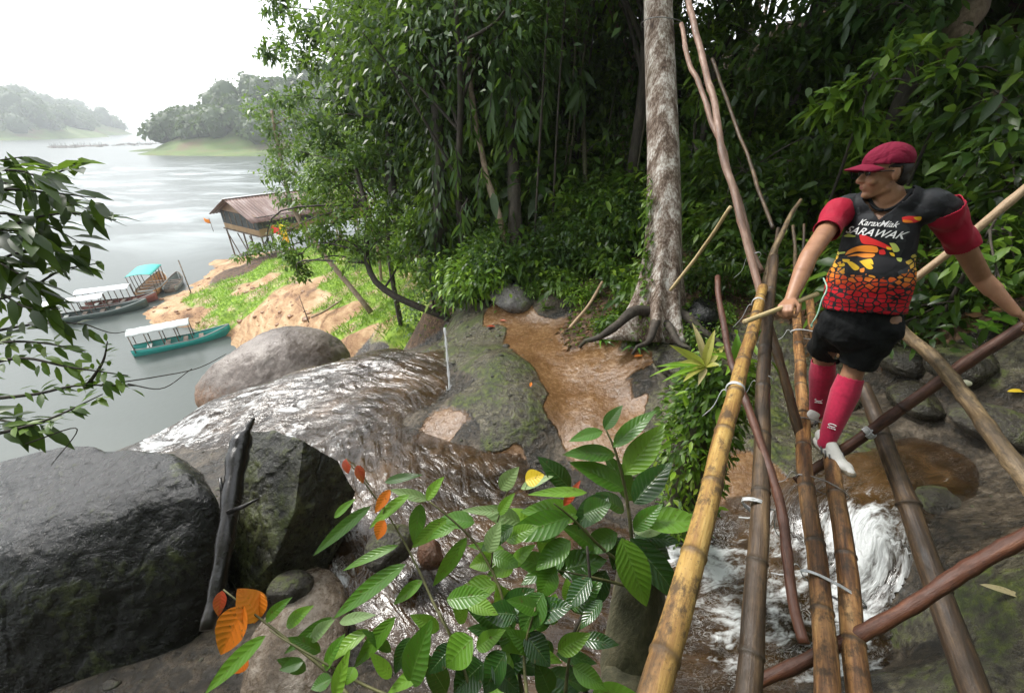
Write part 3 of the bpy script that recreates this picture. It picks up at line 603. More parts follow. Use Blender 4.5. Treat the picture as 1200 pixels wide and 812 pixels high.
# black driftwood log between the boulders
M_log = mat('wet_black_wood', [(0, (.004, .0035, .003)), (.6, (.010, .008, .007)), (1, (.035, .03, .025))], scale=3, stretch=(1, 1, .25), rough=.12, rough2=.4, bump=.6, bscale=14, bdist=.01)
mb = MB(); pts = spline([P(242, 738, 3.0), P(256, 680, 3.2), P(268, 610, 3.45), P(277, 545, 3.75), P(284, 515, 3.9), P(297, 490, 4.0)], 26)
mb.tube(pts, np.interp(np.linspace(0, 1, 26), [0, .3, .7, .84, .88, 1], [.045, .065, .095, .08, .035, .02])*(1+.1*np.sin(np.arange(26)*1.7)), 12)
mb.tube(spline([P(268, 600, 3.42), P(285, 592, 3.35), P(303, 584, 3.3)], 6), [.02, .015, .008], 6) if False else mb.tube([P(268, 600, 3.4), P(286, 593, 3.3), P(303, 584, 3.3)], [.022, .016, .008], 6)
mb.tube([P(262, 590, 3.55), P(258, 560, 3.6)], [.02, .012], 6)
tag(mb.build('driftwood_log', M_log), 'black wet driftwood log wedged between the two dark boulders', 'log')
# thin fall of water in front of the mossy slab
M_jet = NT('falling_water'); M_jet.bsdf((.8, .82, .84), .2, M_jet.bump(M_jet.noise(M_jet.geo((1, 1, .12)), 60, 3), .6, .01), alpha=.42)
mb = MB(); q = spline([P(521, 384, 7.15), P(523, 405, 7.1), P(525, 430, 7.05), P(527, 458, 7.0)], 14); mb.tube(q, .020+.008*np.sin(np.arange(14)*2.1), 7)
for k in range(14):
    a = P(527+random.uniform(-4, 4), 458+random.uniform(-2, 2), 7.0); mb.tube([a, a+Vector((random.uniform(-.1, .1), random.uniform(-.1, .1), random.uniform(.02, .1)))], [.012, .004], 5)
tag(mb.build('falling_water', M_jet.m), kind='stuff')
# ================================================================ FOOTBRIDGE POLES
def pole_material(name, stops, kind='bamboo', rough=.42, mottles=.5, dirt=(.035, .025, .015)):
    t = NT(name); g = t.coord('Object'); st = t.coord('Object', (1, 1, .06)); st2 = t.coord('Object', (1, 1, .22))
    n = t.noise(st, 46, 7, .7, .2); n2 = t.noise(st2, 7, 6, .65, .5); n3 = t.noise(t.coord('Object', (1, 1, .6)), 17, 7, .75)
    c = t.ramp(t.math('ADD', t.math('MULTIPLY', n, .45), t.math('MULTIPLY', n2, .55)), stops)
    c = t.mix(t.math('MULTIPLY', t.mapr(n3, .50, .60), mottles), c, dirt)
    node = t.attr('node'); c = t.mix(t.math('MULTIPLY', node, .8), c, dirt)
    c = t.mix(t.mapr(t.noise(t.coord('Object', (1, 1, .5)), 2.3, 3), .50, .68, 0, mottles*.9), c, dirt)
    h = t.math('ADD', n, t.math('MULTIPLY', n3, .9))
    c = t.mix(t.math('MULTIPLY', t.mapr(t.noise(g, 120, 3), .62, .70), .6), c, dirt)
    return t.bsdf(c, t.mapr(n3, .4, .6, rough, rough+.25), t.bump(h, .8, .006))
MP = {'yellow': pole_material('yellow_bamboo', [(.36, (.10, .05, .018)), (.45, (.26, .135, .04)), (.54, (.44, .27, .075)), (.64, (.60, .44, .17))], mottles=.9, dirt=(.075, .045, .02)),
      'brown': pole_material('weathered_bamboo', [(.38, (.04, .018, .008)), (.46, (.15, .068, .024)), (.53, (.34, .17, .06)), (.62, (.56, .33, .13))], mottles=.75),
      'dark': pole_material('dark_bamboo', [(.38, (.015, .009, .005)), (.48, (.060, .034, .016)), (.58, (.14, .085, .040)), (.68, (.26, .17, .085))], mottles=.6),
      'grey': pole_material('grey_mottled_bamboo', [(.36, (.04, .028, .015)), (.47, (.12, .08, .04)), (.57, (.27, .19, .10)), (.68, (.46, .36, .21))], mottles=.75),
      'red': pole_material('red_brown_pole', [(.36, (.035, .014, .008)), (.5, (.105, .038, .020)), (.64, (.24, .105, .055))], mottles=.7, dirt=(.05, .02, .012)),
      'darkred': pole_material('dark_red_pole', [(.36, (.035, .014, .009)), (.5, (.09, .036, .022)), (.66, (.2, .10, .06))], mottles=.5, dirt=(.02, .012, .01)),
      'pink': pole_material('pale_pinkish_pole', [(.38, (.11, .06, .04)), (.5, (.25, .145, .10)), (.62, (.44, .31, .23))], mottles=.5, dirt=(.14, .09, .06)),
      'straw': pole_material('straw_stick', [(.36, (.38, .28, .13)), (.5, (.55, .43, .22)), (.7, (.66, .56, .34))], mottles=.2, dirt=(.25, .18, .1)),
      'tan': pole_material('tan_pole', [(.36, (.24, .15, .08)), (.5, (.42, .29, .17)), (.66, (.55, .42, .27))], mottles=.35)}
def pole(name, pts, r0, r1, m, label, cat='pole', nodes=.32, ext=0.0, wob=.006, seed=0, knots=0, group=None, n=14):
    """a tapered, slightly crooked pole from pts[0] to pts[-1]; its own Z runs along it"""
    pts = [Vector(p) for p in pts]; a, b = pts[0], pts[-1]; ax = (b-a).normalized()
    if ext: pts[-1] = b+(pts[-1]-pts[-2]).normalized()*ext; b = pts[-1]; ax = (b-a).normalized()
    L_ = (b-a).length; q = ax.to_track_quat('Z', 'Y'); qi = q.inverted()
    loc = [qi@(p-a) for p in pts]
    k = max(20, int(L_/.035)); C_ = spline(loc, k) if len(loc) > 2 else np.linspace(loc[0], loc[1], k)
    z = C_[:, 2]; C_ = C_.copy(); C_[:, 0] += wob*fbm(z*1.5+seed*7, z*0+seed, o=2)*3; C_[:, 1] += wob*fbm(z*1.5+seed*3+40, z*0, o=2)*3
    rad = np.interp(z, [0, L_], [r0, r1])*(1+.025*fbm(z*3+seed, z*0, o=2)); nd = np.zeros(k)
    if nodes:
        # insert extra rings at every node so the joint is crisp
        zz = np.arange(nodes*.6+.07*seed % nodes, L_, nodes*1.0); zs = np.sort(np.concatenate([z]+[zz+d for d in (-.018, -.009, -.003, 0, .004, .010, .02)])); zs = zs[(zs > 0) & (zs < L_)]
        C_ = np.stack([np.interp(zs, z, C_[:, 0]), np.interp(zs, z, C_[:, 1]), zs], -1); rad = np.interp(zs, z, rad); z = zs; nd = np.zeros(len(z))
        for s_ in zz:
            d = z-s_; rad = rad*(1+.10*np.exp(-(d/.009)**2)-.05*np.exp(-((d-.012)/.006)**2)); nd = np.maximum(nd, np.exp(-(np.abs(d)/.012)**2))
            C_[:, 0] += .004*math.sin(s_*37+seed)*np.clip(d, 0, nodes); 
    for i in range(knots):
        s_ = L_*(.1+.8*((i*.618+seed*.37) % 1)); rad = rad*(1+.16*np.exp(-((z-s_)/.03)**2))
    mb = MB(); V, FL = tube(C_, rad, n, True); at = np.concatenate([np.repeat(nd, n), [1, 1]])
    rr = 1+.03*vnoise(V[:, 0]*30, V[:, 1]*30, V[:, 2]*4+seed); cc = np.concatenate([np.repeat(C_, n, 0), C_[:1], C_[-1:]]); V = cc+(V-cc)*rr[:, None]
    mb.add(V, FL, node=at); o = mb.build(name, MP[m]); o.location = a; o.rotation_mode = 'QUATERNION'; o.rotation_quaternion = q
    tag(o, label, cat, group); return o
def thru(p, q, ext):  # line through two points, run past the second
    p, q = Vector(p), Vector(q); return [p, q+(q-p).normalized()*ext]
YA, YB = P(894, 335, 2.9), P(797, 700, 1.10)
pole('bamboo_pole', thru(YA, YB, .9), .031, .036, 'yellow', 'thick yellow bamboo handrail pole, leftmost and brightest of the long poles', 'bamboo pole', .30, wob=.004, seed=1)
DKA, DKB = P(932, 352, 4.4), P(966, 800, 1.49)
DECK1 = (DKA, DKB)
pole('bamboo_pole', thru(DKA, DKB, .9), .038, .041, 'brown', 'left one of the two brown bamboo deck poles the person stands on', 'bamboo pole', .36, seed=2)
DK2A, DK2B = P(950, 350, 4.4), P(1008, 800, 1.52)
pole('bamboo_pole', thru(DK2A, DK2B, .9), .037, .043, 'brown', 'right one of the two brown bamboo deck poles, its near end under the white shoe', 'bamboo pole', .41, seed=3)
pole('bamboo_pole', thru(P(907, 300, 3.2), P(871, 780, 1.42), .9), .032, .041, 'dark', 'dark brown bamboo pole running just right of the yellow handrail', 'bamboo pole', .33, seed=4)
pole('wooden_pole', [P(836, 325, 2.75), P(858, 430, 2.35), P(893, 535, 1.95), P(928, 665, 1.62), P(950, 755, 1.45)], .017, .019, 'red', 'crooked red brown stick slanting under the yellow handrail down to the deck', 'stick', 0, seed=5, knots=9, wob=.014)
pole('wooden_pole', [P(896, 372, 2.8), P(918, 440, 2.7), P(944, 530, 2.62)], .026, .028, 'dark', 'short brown brace from the handrail down to the deck poles', 'pole', 0, seed=6, knots=2)
pole('wooden_pole', thru(P(1230, 362, 2.12), P(985, 530, 2.62), .33), .030, .030, 'darkred', 'dark cross pole under the hand at the right edge, tied behind the white shoe', 'pole', .5, seed=7, knots=3)
pole('wooden_pole', thru(P(1240, 612, 1.50), P(1010, 742, 1.62), .48), .026, .024, 'red', 'thick red brown cross pole low on the right, passing under the deck poles', 'pole', 0, seed=8, knots=8, wob=.012)
pole('wooden_pole', thru(P(1008, 448, 2.95), P(1118, 745, 1.98), .9), .042, .066, 'dark', 'dark thick leaning pole running down under the red brown cross pole', 'pole', .45, seed=9, knots=2)
pole('wooden_pole', thru(P(1052, 372, 2.75), P(1150, 500, 1.95), .9), .034, .034, 'grey', 'mottled pale brown pole crossing over the dark cross pole on the right', 'pole', 0, seed=10, knots=7, wob=.012)
pole('wooden_pole', thru(P(1225, 196, 2.15), P(1075, 322, 2.5), .6), .022, .022, 'tan', 'smooth tan handrail pole rising to the right behind the shirt', 'pole', 0, seed=11, knots=2)
pole('wooden_pole', thru(P(800, -30, 4.6), P(884, 335, 3.1), .12), .032, .027, 'pink', 'long pale pinkish pole leaning from the top of the photo down to the handrail', 'pole', 0, seed=12, knots=5, wob=.015)
pole('wooden_pole', thru(P(794, 30, 4.7), P(893, 305, 3.2), .1), .024, .024, 'pink', 'second thinner pinkish pole leaning beside the pale trunk and crossing the first', 'pole', 0, seed=13, knots=5, wob=.015)
pole('wooden_pole', [P(835, 70, 6), P(872, 170, 5.4), P(906, 268, 4.6)], .024, .020, 'dark', 'thin dark reddish sapling leaning in the shade behind the pinkish poles', 'pole', 0, seed=14, knots=3)
pole('wooden_pole', [P(786, 340, 5.0), P(820, 295, 4.6), P(856, 243, 4.0)], .020, .018, 'straw', 'thin straw coloured stick slanting up from the tree roots', 'stick', 0, seed=15)
pole('wooden_pole', [P(893, 345, 3.1), P(905, 300, 3.3), P(922, 262, 3.5), P(940, 235, 3.7)], .032, .014, 'grey', 'curved grey brown branch sticking up at the far end of the handrail', 'branch', 0, seed=16, knots=2)
pole('wooden_pole', [P(905, 350, 3.6), P(909, 300, 3.9), P(912, 268, 4.2)], .022, .018, 'dark', 'upright dark stick behind the curved branch at the far end', 'stick', 0, seed=17)
pole('wooden_pole', [P(930, 335, 4.6), P(933, 295, 5), P(930, 265, 5.2)], .022, .018, 'grey', 'upright grey stake standing at the far end of the deck', 'stake', 0, seed=18)
pole('wooden_pole', [P(940, 335, 4.6), P(942, 295, 5), P(943, 262, 5.2)], .018, .015, 'dark', 'thin dark stake right of the grey stake', 'stake', 0, seed=19)
pole('wooden_pole', [P(668, 385, 7.0), P(690, 357, 7.2), P(706, 330, 7.4)], .028, .024, 'tan', 'pale brown dead branch leaning beside the puddle, left of the strap leaved plant', 'branch', 0, seed=20)
pole('wooden_pole', [P(950, 560, 2.85), P(922, 572, 2.85)], .03, .03, 'dark', 'short dark pole end jutting out left of the deck under the shoes', 'pole', 0, seed=21) if False else None
pole('wooden_pole', [P(350, 455, 12), P(385, 380, 17), P(355, 430, 17)], .05, .05, 'dark', '', '', 0) if False else None
# ties of plastic string
M_tie = mat('plastic_string', [(0, (.35, .36, .36)), (1, (.62, .63, .64))], 30, rough=.35, bump=.2)
M_wire = mat('old_wire', [(0, (.12, .11, .10)), (1, (.3, .29, .28))], 30, rough=.5, bump=.2)
def tie(c, ax, r, turns, label, m=None, tail=.12, seed=0, flat=1.0, wid=.006, el=1.0, side=None):
    rng = random.Random(seed); c = Vector(c); ax = Vector(ax).normalized(); s_ = Vector(side) if side is not None else ax.orthogonal(); s_ = (s_-ax*s_.dot(ax)).normalized(); u_ = ax.cross(s_)
    pts = []
    for i in range(turns*20+1):
        a = i/20*2*PI; k = 1+rng.uniform(-.02, .04); pts.append(c+s_*math.cos(a)*r*el*k+u_*math.sin(a)*r*k+ax*((i/20-turns/2)*wid*1.6+.003*math.sin(a*2+seed)))
    mb = MB(); mb.tube(pts, wid, 6, True, .45)
    e = pts[0]
    for sg in (1, -1):
        q = spline([e, e+s_*.03*sg+Vector((0, 0, .01)), e+s_*.05*sg+ax*.02+Vector((0, 0, -tail*.5)), e+s_*(.06+tail*.3)*sg+Vector((0, 0, -tail))], 10); mb.tube(q, wid*.7, 5, True, .5)
    tag(mb.build('string_tie', m or M_tie), label, 'tie')
ya = (YB-YA).normalized(); da = (DKB-DKA).normalized()
def at_y(A, B, py):  # point on the line A-B that the photo shows at row py
    lo, hi = 0., 1.4
    for _ in range(40):
        m_ = (lo+hi)/2; p = A+(B-A)*m_; z_ = p.y*CP-p.z*SP; v = (p.y*SP+p.z*CP)/z_; y_ = 406-v*F
        if y_ < py: lo = m_
        else: hi = m_
    return A+(B-A)*lo
Q2A, Q2B = P(907, 300, 3.2), P(871, 780, 1.42)
tie(at_y(YA, YB, 456), ya, .037, 2, 'grey plastic string tied round the yellow handrail at its crossing with the red stick', seed=1)
tie(at_y(YA, YB, 355), ya, .035, 2, 'pale string loop tied round the far end of the yellow handrail', seed=2, wid=.005)
tie(at_y(Q2A, Q2B, 592), (Q2B-Q2A), .043, 2, 'grey string holding the red stick to the dark bamboo pole', seed=3, el=1.25, side=(1, .4, 0))
tie(at_y(Q2A, Q2B, 446), (Q2B-Q2A), .040, 1, 'thin string round the dark bamboo pole below the handrail tie', seed=4, wid=.004)
def midk(py): return (at_y(DKA, DKB, py)+at_y(DK2A, DK2B, py))/2
for py, el, lab, m_, s_ in [(690, 1.9, 'pale plastic string binding the two deck poles near the red brown cross pole', M_tie, 5), (500, 2.0, 'dark twisted strap round the two deck poles between the shoes', M_wire, 6), (392, 2.1, 'thin white string round the deck poles near the held stick', M_tie, 7), (570, 1.9, 'thin grey wire round the deck poles below the shoes', M_wire, 8)]:
    sep = (at_y(DKA, DKB, py)-at_y(DK2A, DK2B, py)); e_ = (sep.length/2+.044)/.043
    tie(midk(py), da, .044, 1 if m_ is M_wire else 2, lab, m_, seed=s_, el=e_, side=sep, wid=.0045)
cA, cB = P(1230, 362, 2.12), P(985, 530, 2.62)
tie(P(1018, 507, 2.535), (cB-cA), .036, 4, 'grey tape wound round the dark cross pole right of the white shoe', seed=9, wid=.006, tail=.02)
tie(P(885, 300, 3.22), (P(893, 305, 3.2)-P(794, 30, 4.7)), .04, 1, 'thin string round the two pinkish poles above the handrail end', seed=10, wid=.004)
tie(P(776, 27, 6.6)+Vector((0, 0, 0)), (0, 0, 1), .40, 1, 'thin string round the pale trunk near the top of the photo', M_wire, seed=11, wid=.008, tail=.02) if False else None
# ================================================================ PERSON
def cap_prim(p0, p1, r0, r1, n=20, m=10, ell=1.0, ax=None):
    """closed tapered capsule; ell flattens it across ax"""
    p0, p1 = np.array(p0, float), np.array(p1, float); d = p1-p0; L_ = np.linalg.norm(d)+1e-9; d /= L_
    a = np.cross(d, [0, 0, 1.] if abs(d[2]) < .9 else [1., 0, 0]) if ax is None else np.array(ax, float)-d*np.dot(ax, d); a /= np.linalg.norm(a); b = np.cross(d, a)
    th = np.linspace(0, PI/2, m//2+1); pr = []
    for t in th[::-1]: pr.append((-math.sin(t)*r0, math.cos(t)*r0))
    for k in np.linspace(0, 1, 8)[1:-1]: pr.append((L_*k, r0+(r1-r0)*k))
    for t in th: pr.append((L_+math.sin(t)*r1, math.cos(t)*r1))
    ph = np.arange(n)*2*PI/n; pr = np.array(pr); k = len(pr)
    V = p0+pr[:, 0, None, None]*d+pr[:, 1, None, None]*(np.cos(ph)[None, :, None]*a+ell*np.sin(ph)[None, :, None]*b)
    i, j = np.meshgrid(np.arange(k-1), np.arange(n), indexing='ij'); q = i*n+j; w_ = i*n+(j+1) % n
    return V.reshape(-1, 3), [np.stack([q, w_, w_+n, q+n], -1).reshape(-1, 4)]
def ell_prim(c, r, M_=None):
    V, Fc = ICO4; V = V*np.array(r)
    if M_ is not None: V = V@np.array(M_).T
    return V+np.array(c), [Fc]
def fuse(prims, voxel=.006, smooth=6):
    mb = MB()
    for V, FL in prims: mb.add(V, FL)
    o = mb.build('tmp', []); md = o.modifiers.new('r', 'REMESH'); md.mode = 'VOXEL'; md.voxel_size = voxel; md.use_smooth_shade = True
    if smooth: s = o.modifiers.new('s', 'SMOOTH'); s.iterations = smooth; s.factor = .6
    dg = bpy.context.evaluated_depsgraph_get(); me = bpy.data.meshes.new_from_object(o.evaluated_get(dg)); bpy.data.objects.remove(o, do_unlink=True)
    me.polygons.foreach_set('use_smooth', np.ones(len(me.polygons), bool)); me.materials.clear()
    return me
def co_of(me):
    a = np.empty(len(me.vertices)*3, np.float32); me.vertices.foreach_get('co', a); return a.reshape(-1, 3).astype(float)
def put_co(me, V): me.vertices.foreach_set('co', np.asarray(V, np.float32).ravel()); me.update()
def cut(me, keep):
    """drop vertices where keep is False"""
    bm = bmesh.new(); bm.from_mesh(me); bm.verts.ensure_lookup_table(); bmesh.ops.delete(bm, geom=[bm.verts[i] for i in np.nonzero(~keep)[0]], context='VERTS'); bm.to_mesh(me); bm.free(); return me
def thicken(me, t):
    bm = bmesh.new(); bm.from_mesh(me); bmesh.ops.solidify(bm, geom=bm.faces[:], thickness=t); bm.to_mesh(me); bm.free()
    me.polygons.foreach_set('use_smooth', np.ones(len(me.polygons), bool)); return me
FX = Vector((-.72, -.69, 0)).normalized()              # where the chest faces
RX = Vector((-FX.y, FX.x, 0))                          # towards the right of the photo
hipc = P(1008, 372, 2.30); neck = P(1042, 228, 2.10); UPX = (neck-hipc).normalized(); FX = (FX-UPX*FX.dot(UPX)).normalized(); RX = FX.cross(UPX)*-1
RX = UPX.cross(FX)
if RX.dot(Vector((1, 0, 0))) < 0: RX = -RX
def BL(a, b, c): return hipc+RX*a+FX*b+UPX*c
TL = (neck-hipc).length
shL, shR = BL(-.185, .0, TL-.065), BL(.195, -.02, TL-.055)   # left / right of the photo
elL = P(948, 300, 2.10); haL = P(926, 352, 2.04)
elR = P(1150, 326, 2.16); haR = P(1190, 366, 2.08)
anL, anR = P(958, 482, 2.76), P(969, 516, 2.50)
knL, knR = P(966, 412, 2.60), P(1003, 426, 2.40)
hpL, hpR = hipc+RX*-.085+UPX*-.02, hipc+RX*.095+UPX*-.02
M_skin = NT('skin'); _g = M_skin.geo(); M_skin = M_skin.bsdf(M_skin.ramp(M_skin.noise(_g, 22, 4), [(.3, (.31, .15, .085)), (.7, (.41, .215, .125))]), .45, M_skin.bump(M_skin.noise(_g, 220, 3), .15, .002), spec=.4)
# head
HC = P(1036, 203, 2.075); HU = (UPX*.9+Vector((-.10, 0, .25))).normalized()
HFd = (RX*-.80+FX*.55+Vector((0, 0, -.12))); HFd = (HFd-HU*HFd.dot(HU)).normalized(); HR = HFd.cross(HU)   # HR = its left/right side axis
def hd(a, b, c): return HC+HR*a+HFd*b+HU*c
HM = np.stack([np.array(HR), np.array(HFd), np.array(HU)], 1)
skin = []
skin.append(ell_prim(hd(0, -.012, .03), (.076, .095, .088), HM))
skin.append(ell_prim(hd(0, .022, -.035), (.060, .066, .078), HM))        # face and jaw
skin.append(cap_prim(hd(-.035, .0, -.075), hd(0, .062, -.098), .026, .022)); skin.append(cap_prim(hd(.035, .0, -.075), hd(0, .062, -.098), .026, .022))
skin.append(cap_prim(hd(0, .082, .012), hd(0, .104, -.026), .009, .015)) # nose
for s in (-1, 1):
    skin.append(ell_prim(hd(s*.013, .093, -.030), (.009, .009, .007), HM)); skin.append(ell_prim(hd(s*.040, .062, -.032), (.022, .024, .022), HM))
    skin.append(ell_prim(hd(s*.078, -.012, -.008), (.009, .019, .032), HM)); skin.append(cap_prim(hd(s*.030, .080, .024), hd(s*.050, .060, .022), .008, .007))
skin.append(cap_prim(hd(-.017, .083, -.054), hd(.017, .083, -.054), .008, .008, ell=.8)); skin.append(cap_prim(hd(-.015, .081, -.066), hd(.015, .081, -.066), .0085, .0085))
skin.append(cap_prim(hd(0, -.02, -.06), BL(0, -.01, TL-.015), .056, .066))
skin.append(cap_prim(BL(-.1, -.01, TL-.065), BL(.1, -.015, TL-.06), .056, .056))
skin.append(cap_prim(BL(0, 0, .05), BL(0, 0, TL-.14), .08, .07)); 
# arms and hands
def arm(sh, el, ha, side):
    skin.append(cap_prim(sh, el, .052, .041)); skin.append(cap_prim(el, el+(ha-el)*.35, .041, .041)); skin.append(cap_prim(el+(ha-el)*.35, ha, .041, .026, ell=.9))
arm(shL, elL, haL, -1); arm(shR, elR, haR, 1)
def hand(w_, fd, pn, ths, curl, scale=1.0, spread=.0):
    """w_ wrist, fd finger direction, pn palm normal, ths side of the thumb (+-1)"""
    fd = Vector(fd).normalized(); pn = Vector(pn); pn = (pn-fd*pn.dot(fd)).normalized(); sd_ = fd.cross(pn).normalized()*ths; k = scale
    c = w_+fd*.045*k
    for a in (-.026, -.009, .009, .026): skin.append(cap_prim(w_+sd_*a*.6*k, w_+fd*.078*k+sd_*a*k, .0145*k, .0115*k))
    for i, (a, L_) in enumerate([(.029, .068), (.0105, .078), (-.009, .072), (-.027, .056)]):
        p = w_+fd*.080*k+sd_*a*k; d = fd.copy(); r = .0092*k
        for j, f in enumerate((.42, .32, .26)):
            ang = curl*(.75, 1.0, .8)[j]; rot = Matrix.Rotation(0, 3, 'X'); d = (d*math.cos(ang)+((pn-d*pn.dot(d)).normalized() if abs(pn.dot(d)) < .98 else -fd)*math.sin(ang)).normalized()
            # keep curling in the plane of fd and pn
            tot = curl*sum((.75, 1.0, .8)[:j+1]); d = fd*math.cos(tot)+pn*math.sin(tot)+sd_*spread*a*6
            q = p+d*L_*f*k; skin.append(cap_prim(p, q, r, r*.93, 10, 6)); p = q; r *= .93
    t0 = w_+fd*.022*k+sd_*.022*k; t1 = t0+(fd*.7+sd_*.55+pn*.35).normalized()*.042*k; t2 = t1+(fd*.75-sd_*.05+pn*.65).normalized()*.032*k; t3 = t2+(fd*.5-sd_*.3+pn*.8).normalized()*.024*k
    skin.append(cap_prim(t0, t1, .0155*k, .012*k, 10, 6)); skin.append(cap_prim(t1, t2, .0115*k, .0105*k, 10, 6)); skin.append(cap_prim(t2, t3, .0105*k, .009*k, 10, 6))
STA, STB = P(872, 378, 1.93), P(957, 344, 2.08)          # the held stick
haL_dir = (haL-elL).normalized()
grip = STA+(STB-STA)*((922-872)/85)
gd = (grip-haL); stx = (STB-STA).normalized()
palm_n = stx.cross(gd.normalized()); 
if palm_n.dot(Vector((0, 1, 0))) < 0: palm_n = -palm_n
# fingers drop past the stick on the camera side and curl under it
wl = haL; hand(wl, (grip-FX*-.012-wl)+FX*.03, -FX, 1 if True else -1, .85, .98)
haRd = P(1222, 378, 2.09)-haR
hand(haR, haRd, Vector((.1, .25, -1)), -1, .55, .98)
# legs
for hp, kn, an in ((hpL, knL, anL), (hpR, knR, anR)):
    skin.append(cap_prim(hp, kn, .092, .060)); bk = (an-kn).cross(RX).normalized(); bk = bk if bk.dot(FX) < 0 else -bk
    skin.append(cap_prim(kn, kn+(an-kn)*.35+bk*.012, .052, .056)); skin.append(cap_prim(kn+(an-kn)*.35+bk*.012, an, .056, .034))
    skin.append(ell_prim(kn-bk*.018, (.038, .038, .042)))
me = fuse(skin, .0052, 4); me.materials.append(M_skin)
person = link('person', me)
tag(person, 'person in dark red cap, patterned black jersey and red socks standing on the deck poles', 'person')
# ---- clothes
def cloth_mat(name, col, rough=.8, fold=.35, sheen=.2):
    t = NT(name); g = t.geo(); f = t.noise(g, 9, 3, .5, .8); f2 = t.noise(g, 420, 2)
    b = t.bump(f, fold, .03); b = t.bump(f2, .12, .001, b); return t.bsdf(col, rough, b, sheen=sheen*.3, spec=.25)
def jersey_material():
    t = NT('jersey_fabric'); a = t.n('Attribute'); a.attribute_name = 'uvw'; sx = t.n('SeparateXYZ'); t.L(a.outputs['Vector'], sx.inputs[0]); x, y, z = sx.outputs
    cv = t.n('CombineXYZ'); t.L(t.math('MULTIPLY', x, 1.0), cv.inputs[0]); t.L(t.math('MULTIPLY', z, 1.35), cv.inputs[2]); t.L(t.math('MULTIPLY', y, .5), cv.inputs[1])
    ed = t.vor(cv.outputs[0], 30, 'DISTANCE_TO_EDGE', 'Distance', .8); cell = t.vor(cv.outputs[0], 30, 'F1', 'Color', .8); sc = t.n('SeparateColor'); t.L(cell, sc.inputs[0])
    z = t.math('SUBTRACT', z, .105); h = t.math('ADD', z, t.math('MULTIPLY', t.math('SUBTRACT', sc.outputs[0], .5), .05))
    colr = t.ramp(t.mapr(h, -.06, .32), [(0, (.42, .008, .02)), (.30, (.55, .012, .02)), (.44, (.62, .06, .015)), (.56, (.78, .25, .03)), (.68, (.82, .45, .05)), (.84, (.60, .52, .10)), (1, (.30, .34, .08))])
    line = t.mapr(ed, .085, .12)
    # the plates thin out upwards and towards the middle of the chest
    side = t.math('ABSOLUTE', t.math('SUBTRACT', x, .01)); pres = t.math('ADD', t.mapr(z, .12, .34, 1.0, .0), t.math('MULTIPLY', t.mapr(side, .10, .20), .38))
    nz = t.math('MULTIPLY', t.math('SUBTRACT', t.noise(t.geo(), 11, 2), .5), .10); hole = t.math('MULTIPLY', t.mapr(t.math('ADD', side, nz), .135, .10), t.mapr(t.math('ADD', z, nz), .13, .17)); pres = t.math('MULTIPLY', t.math('MULTIPLY', pres, t.math('SUBTRACT', 1.0, hole)), t.mapr(z, .24, .30, 1, 0))
    on = t.math('MULTIPLY', line, t.math('GREATER_THAN', pres, t.math('ADD', .32, t.math('MULTIPLY', sc.outputs[1], .6))))
    hem = t.mapr(z, -.075, -.07)
    cam_ = t.ramp(t.vor(t.geo(), 26, 'F1', 'Color'), [(0, (.010, .010, .012)), (.6, (.018, .019, .022)), (1, (.05, .055, .06))])
    c = t.mix(on, cam_, colr)
    g = t.geo(); b = t.bump(t.noise(g, 8, 3, .5, .8), .4, .03); return t.bsdf(c, .62, b, sheen=0, spec=.25)
tors = [cap_prim(BL(0, -.005, TL-.16), BL(0, .0, .20), .155, .175, 28, 12, .74, RX), cap_prim(BL(0, .012, .22), BL(0, .004, -.01), .188, .182, 28, 12, .80, RX),
        ell_prim(BL(-.005, .075, .13), (.15, .085, .15), np.stack([np.array(RX), np.array(FX), np.array(UPX)], 1)),
        cap_prim(BL(-.15, -.01, TL-.085), BL(.16, -.015, TL-.08), .074, .074), cap_prim(BL(-.06, 0, TL-.05), BL(.06, -.005, TL-.045), .088, .088),
        cap_prim(BL(0, 0, -.0), BL(0, 0, -.06), .178, .186, 28, 12, .80, RX),
        cap_prim(shL-RX*-.03, shL+(elL-shL)*.10, .078, .074), cap_prim(shR-RX*.03, shR+(elR-shR)*.10, .078, .074)]
me = fuse(tors, .006, 8); V = co_of(me); loc = np.stack([(V-np.array(hipc))@np.array(a) for a in (RX, FX, UPX)], -1)
fold = .004*np.sin(loc[:, 2]*70+loc[:, 0]*22)*np.clip((.16-loc[:, 2])/.2, 0, 1)+.006*fbm(loc[:, 0]*9, loc[:, 1]*9, loc[:, 2]*6, o=3)
nrm = np.empty(len(V)*3, np.float32); me.vertices.foreach_get('normal', nrm); V = V+nrm.reshape(-1, 3)*fold[:, None]; put_co(me, V)
nk = np.hypot(loc[:, 0], (loc[:, 1]+.01)); vneck = (loc[:, 2] > TL-.02-.0*nk) & (nk < .085) | ((loc[:, 1] > .03) & (loc[:, 2] > TL-.115+np.abs(loc[:, 0]+.005)*1.15) & (np.abs(loc[:, 0]) < .09))
armL = (V-np.array(shL))@np.array((elL-shL).normalized()); armR = (V-np.array(shR))@np.array((elR-shR).normalized())
at = me.attributes.new('uvw', 'FLOAT_VECTOR', 'POINT'); at.data.foreach_set('vector', loc.astype(np.float32).ravel())
keep = ~vneck & (loc[:, 2] > .045+.012*np.sin(loc[:, 0]*9+1)) 
cut(me, keep); tors_bvh_me = me.copy(); thicken(me, .004); me.materials.append(jersey_material()); jersey = link('jersey', me, person)
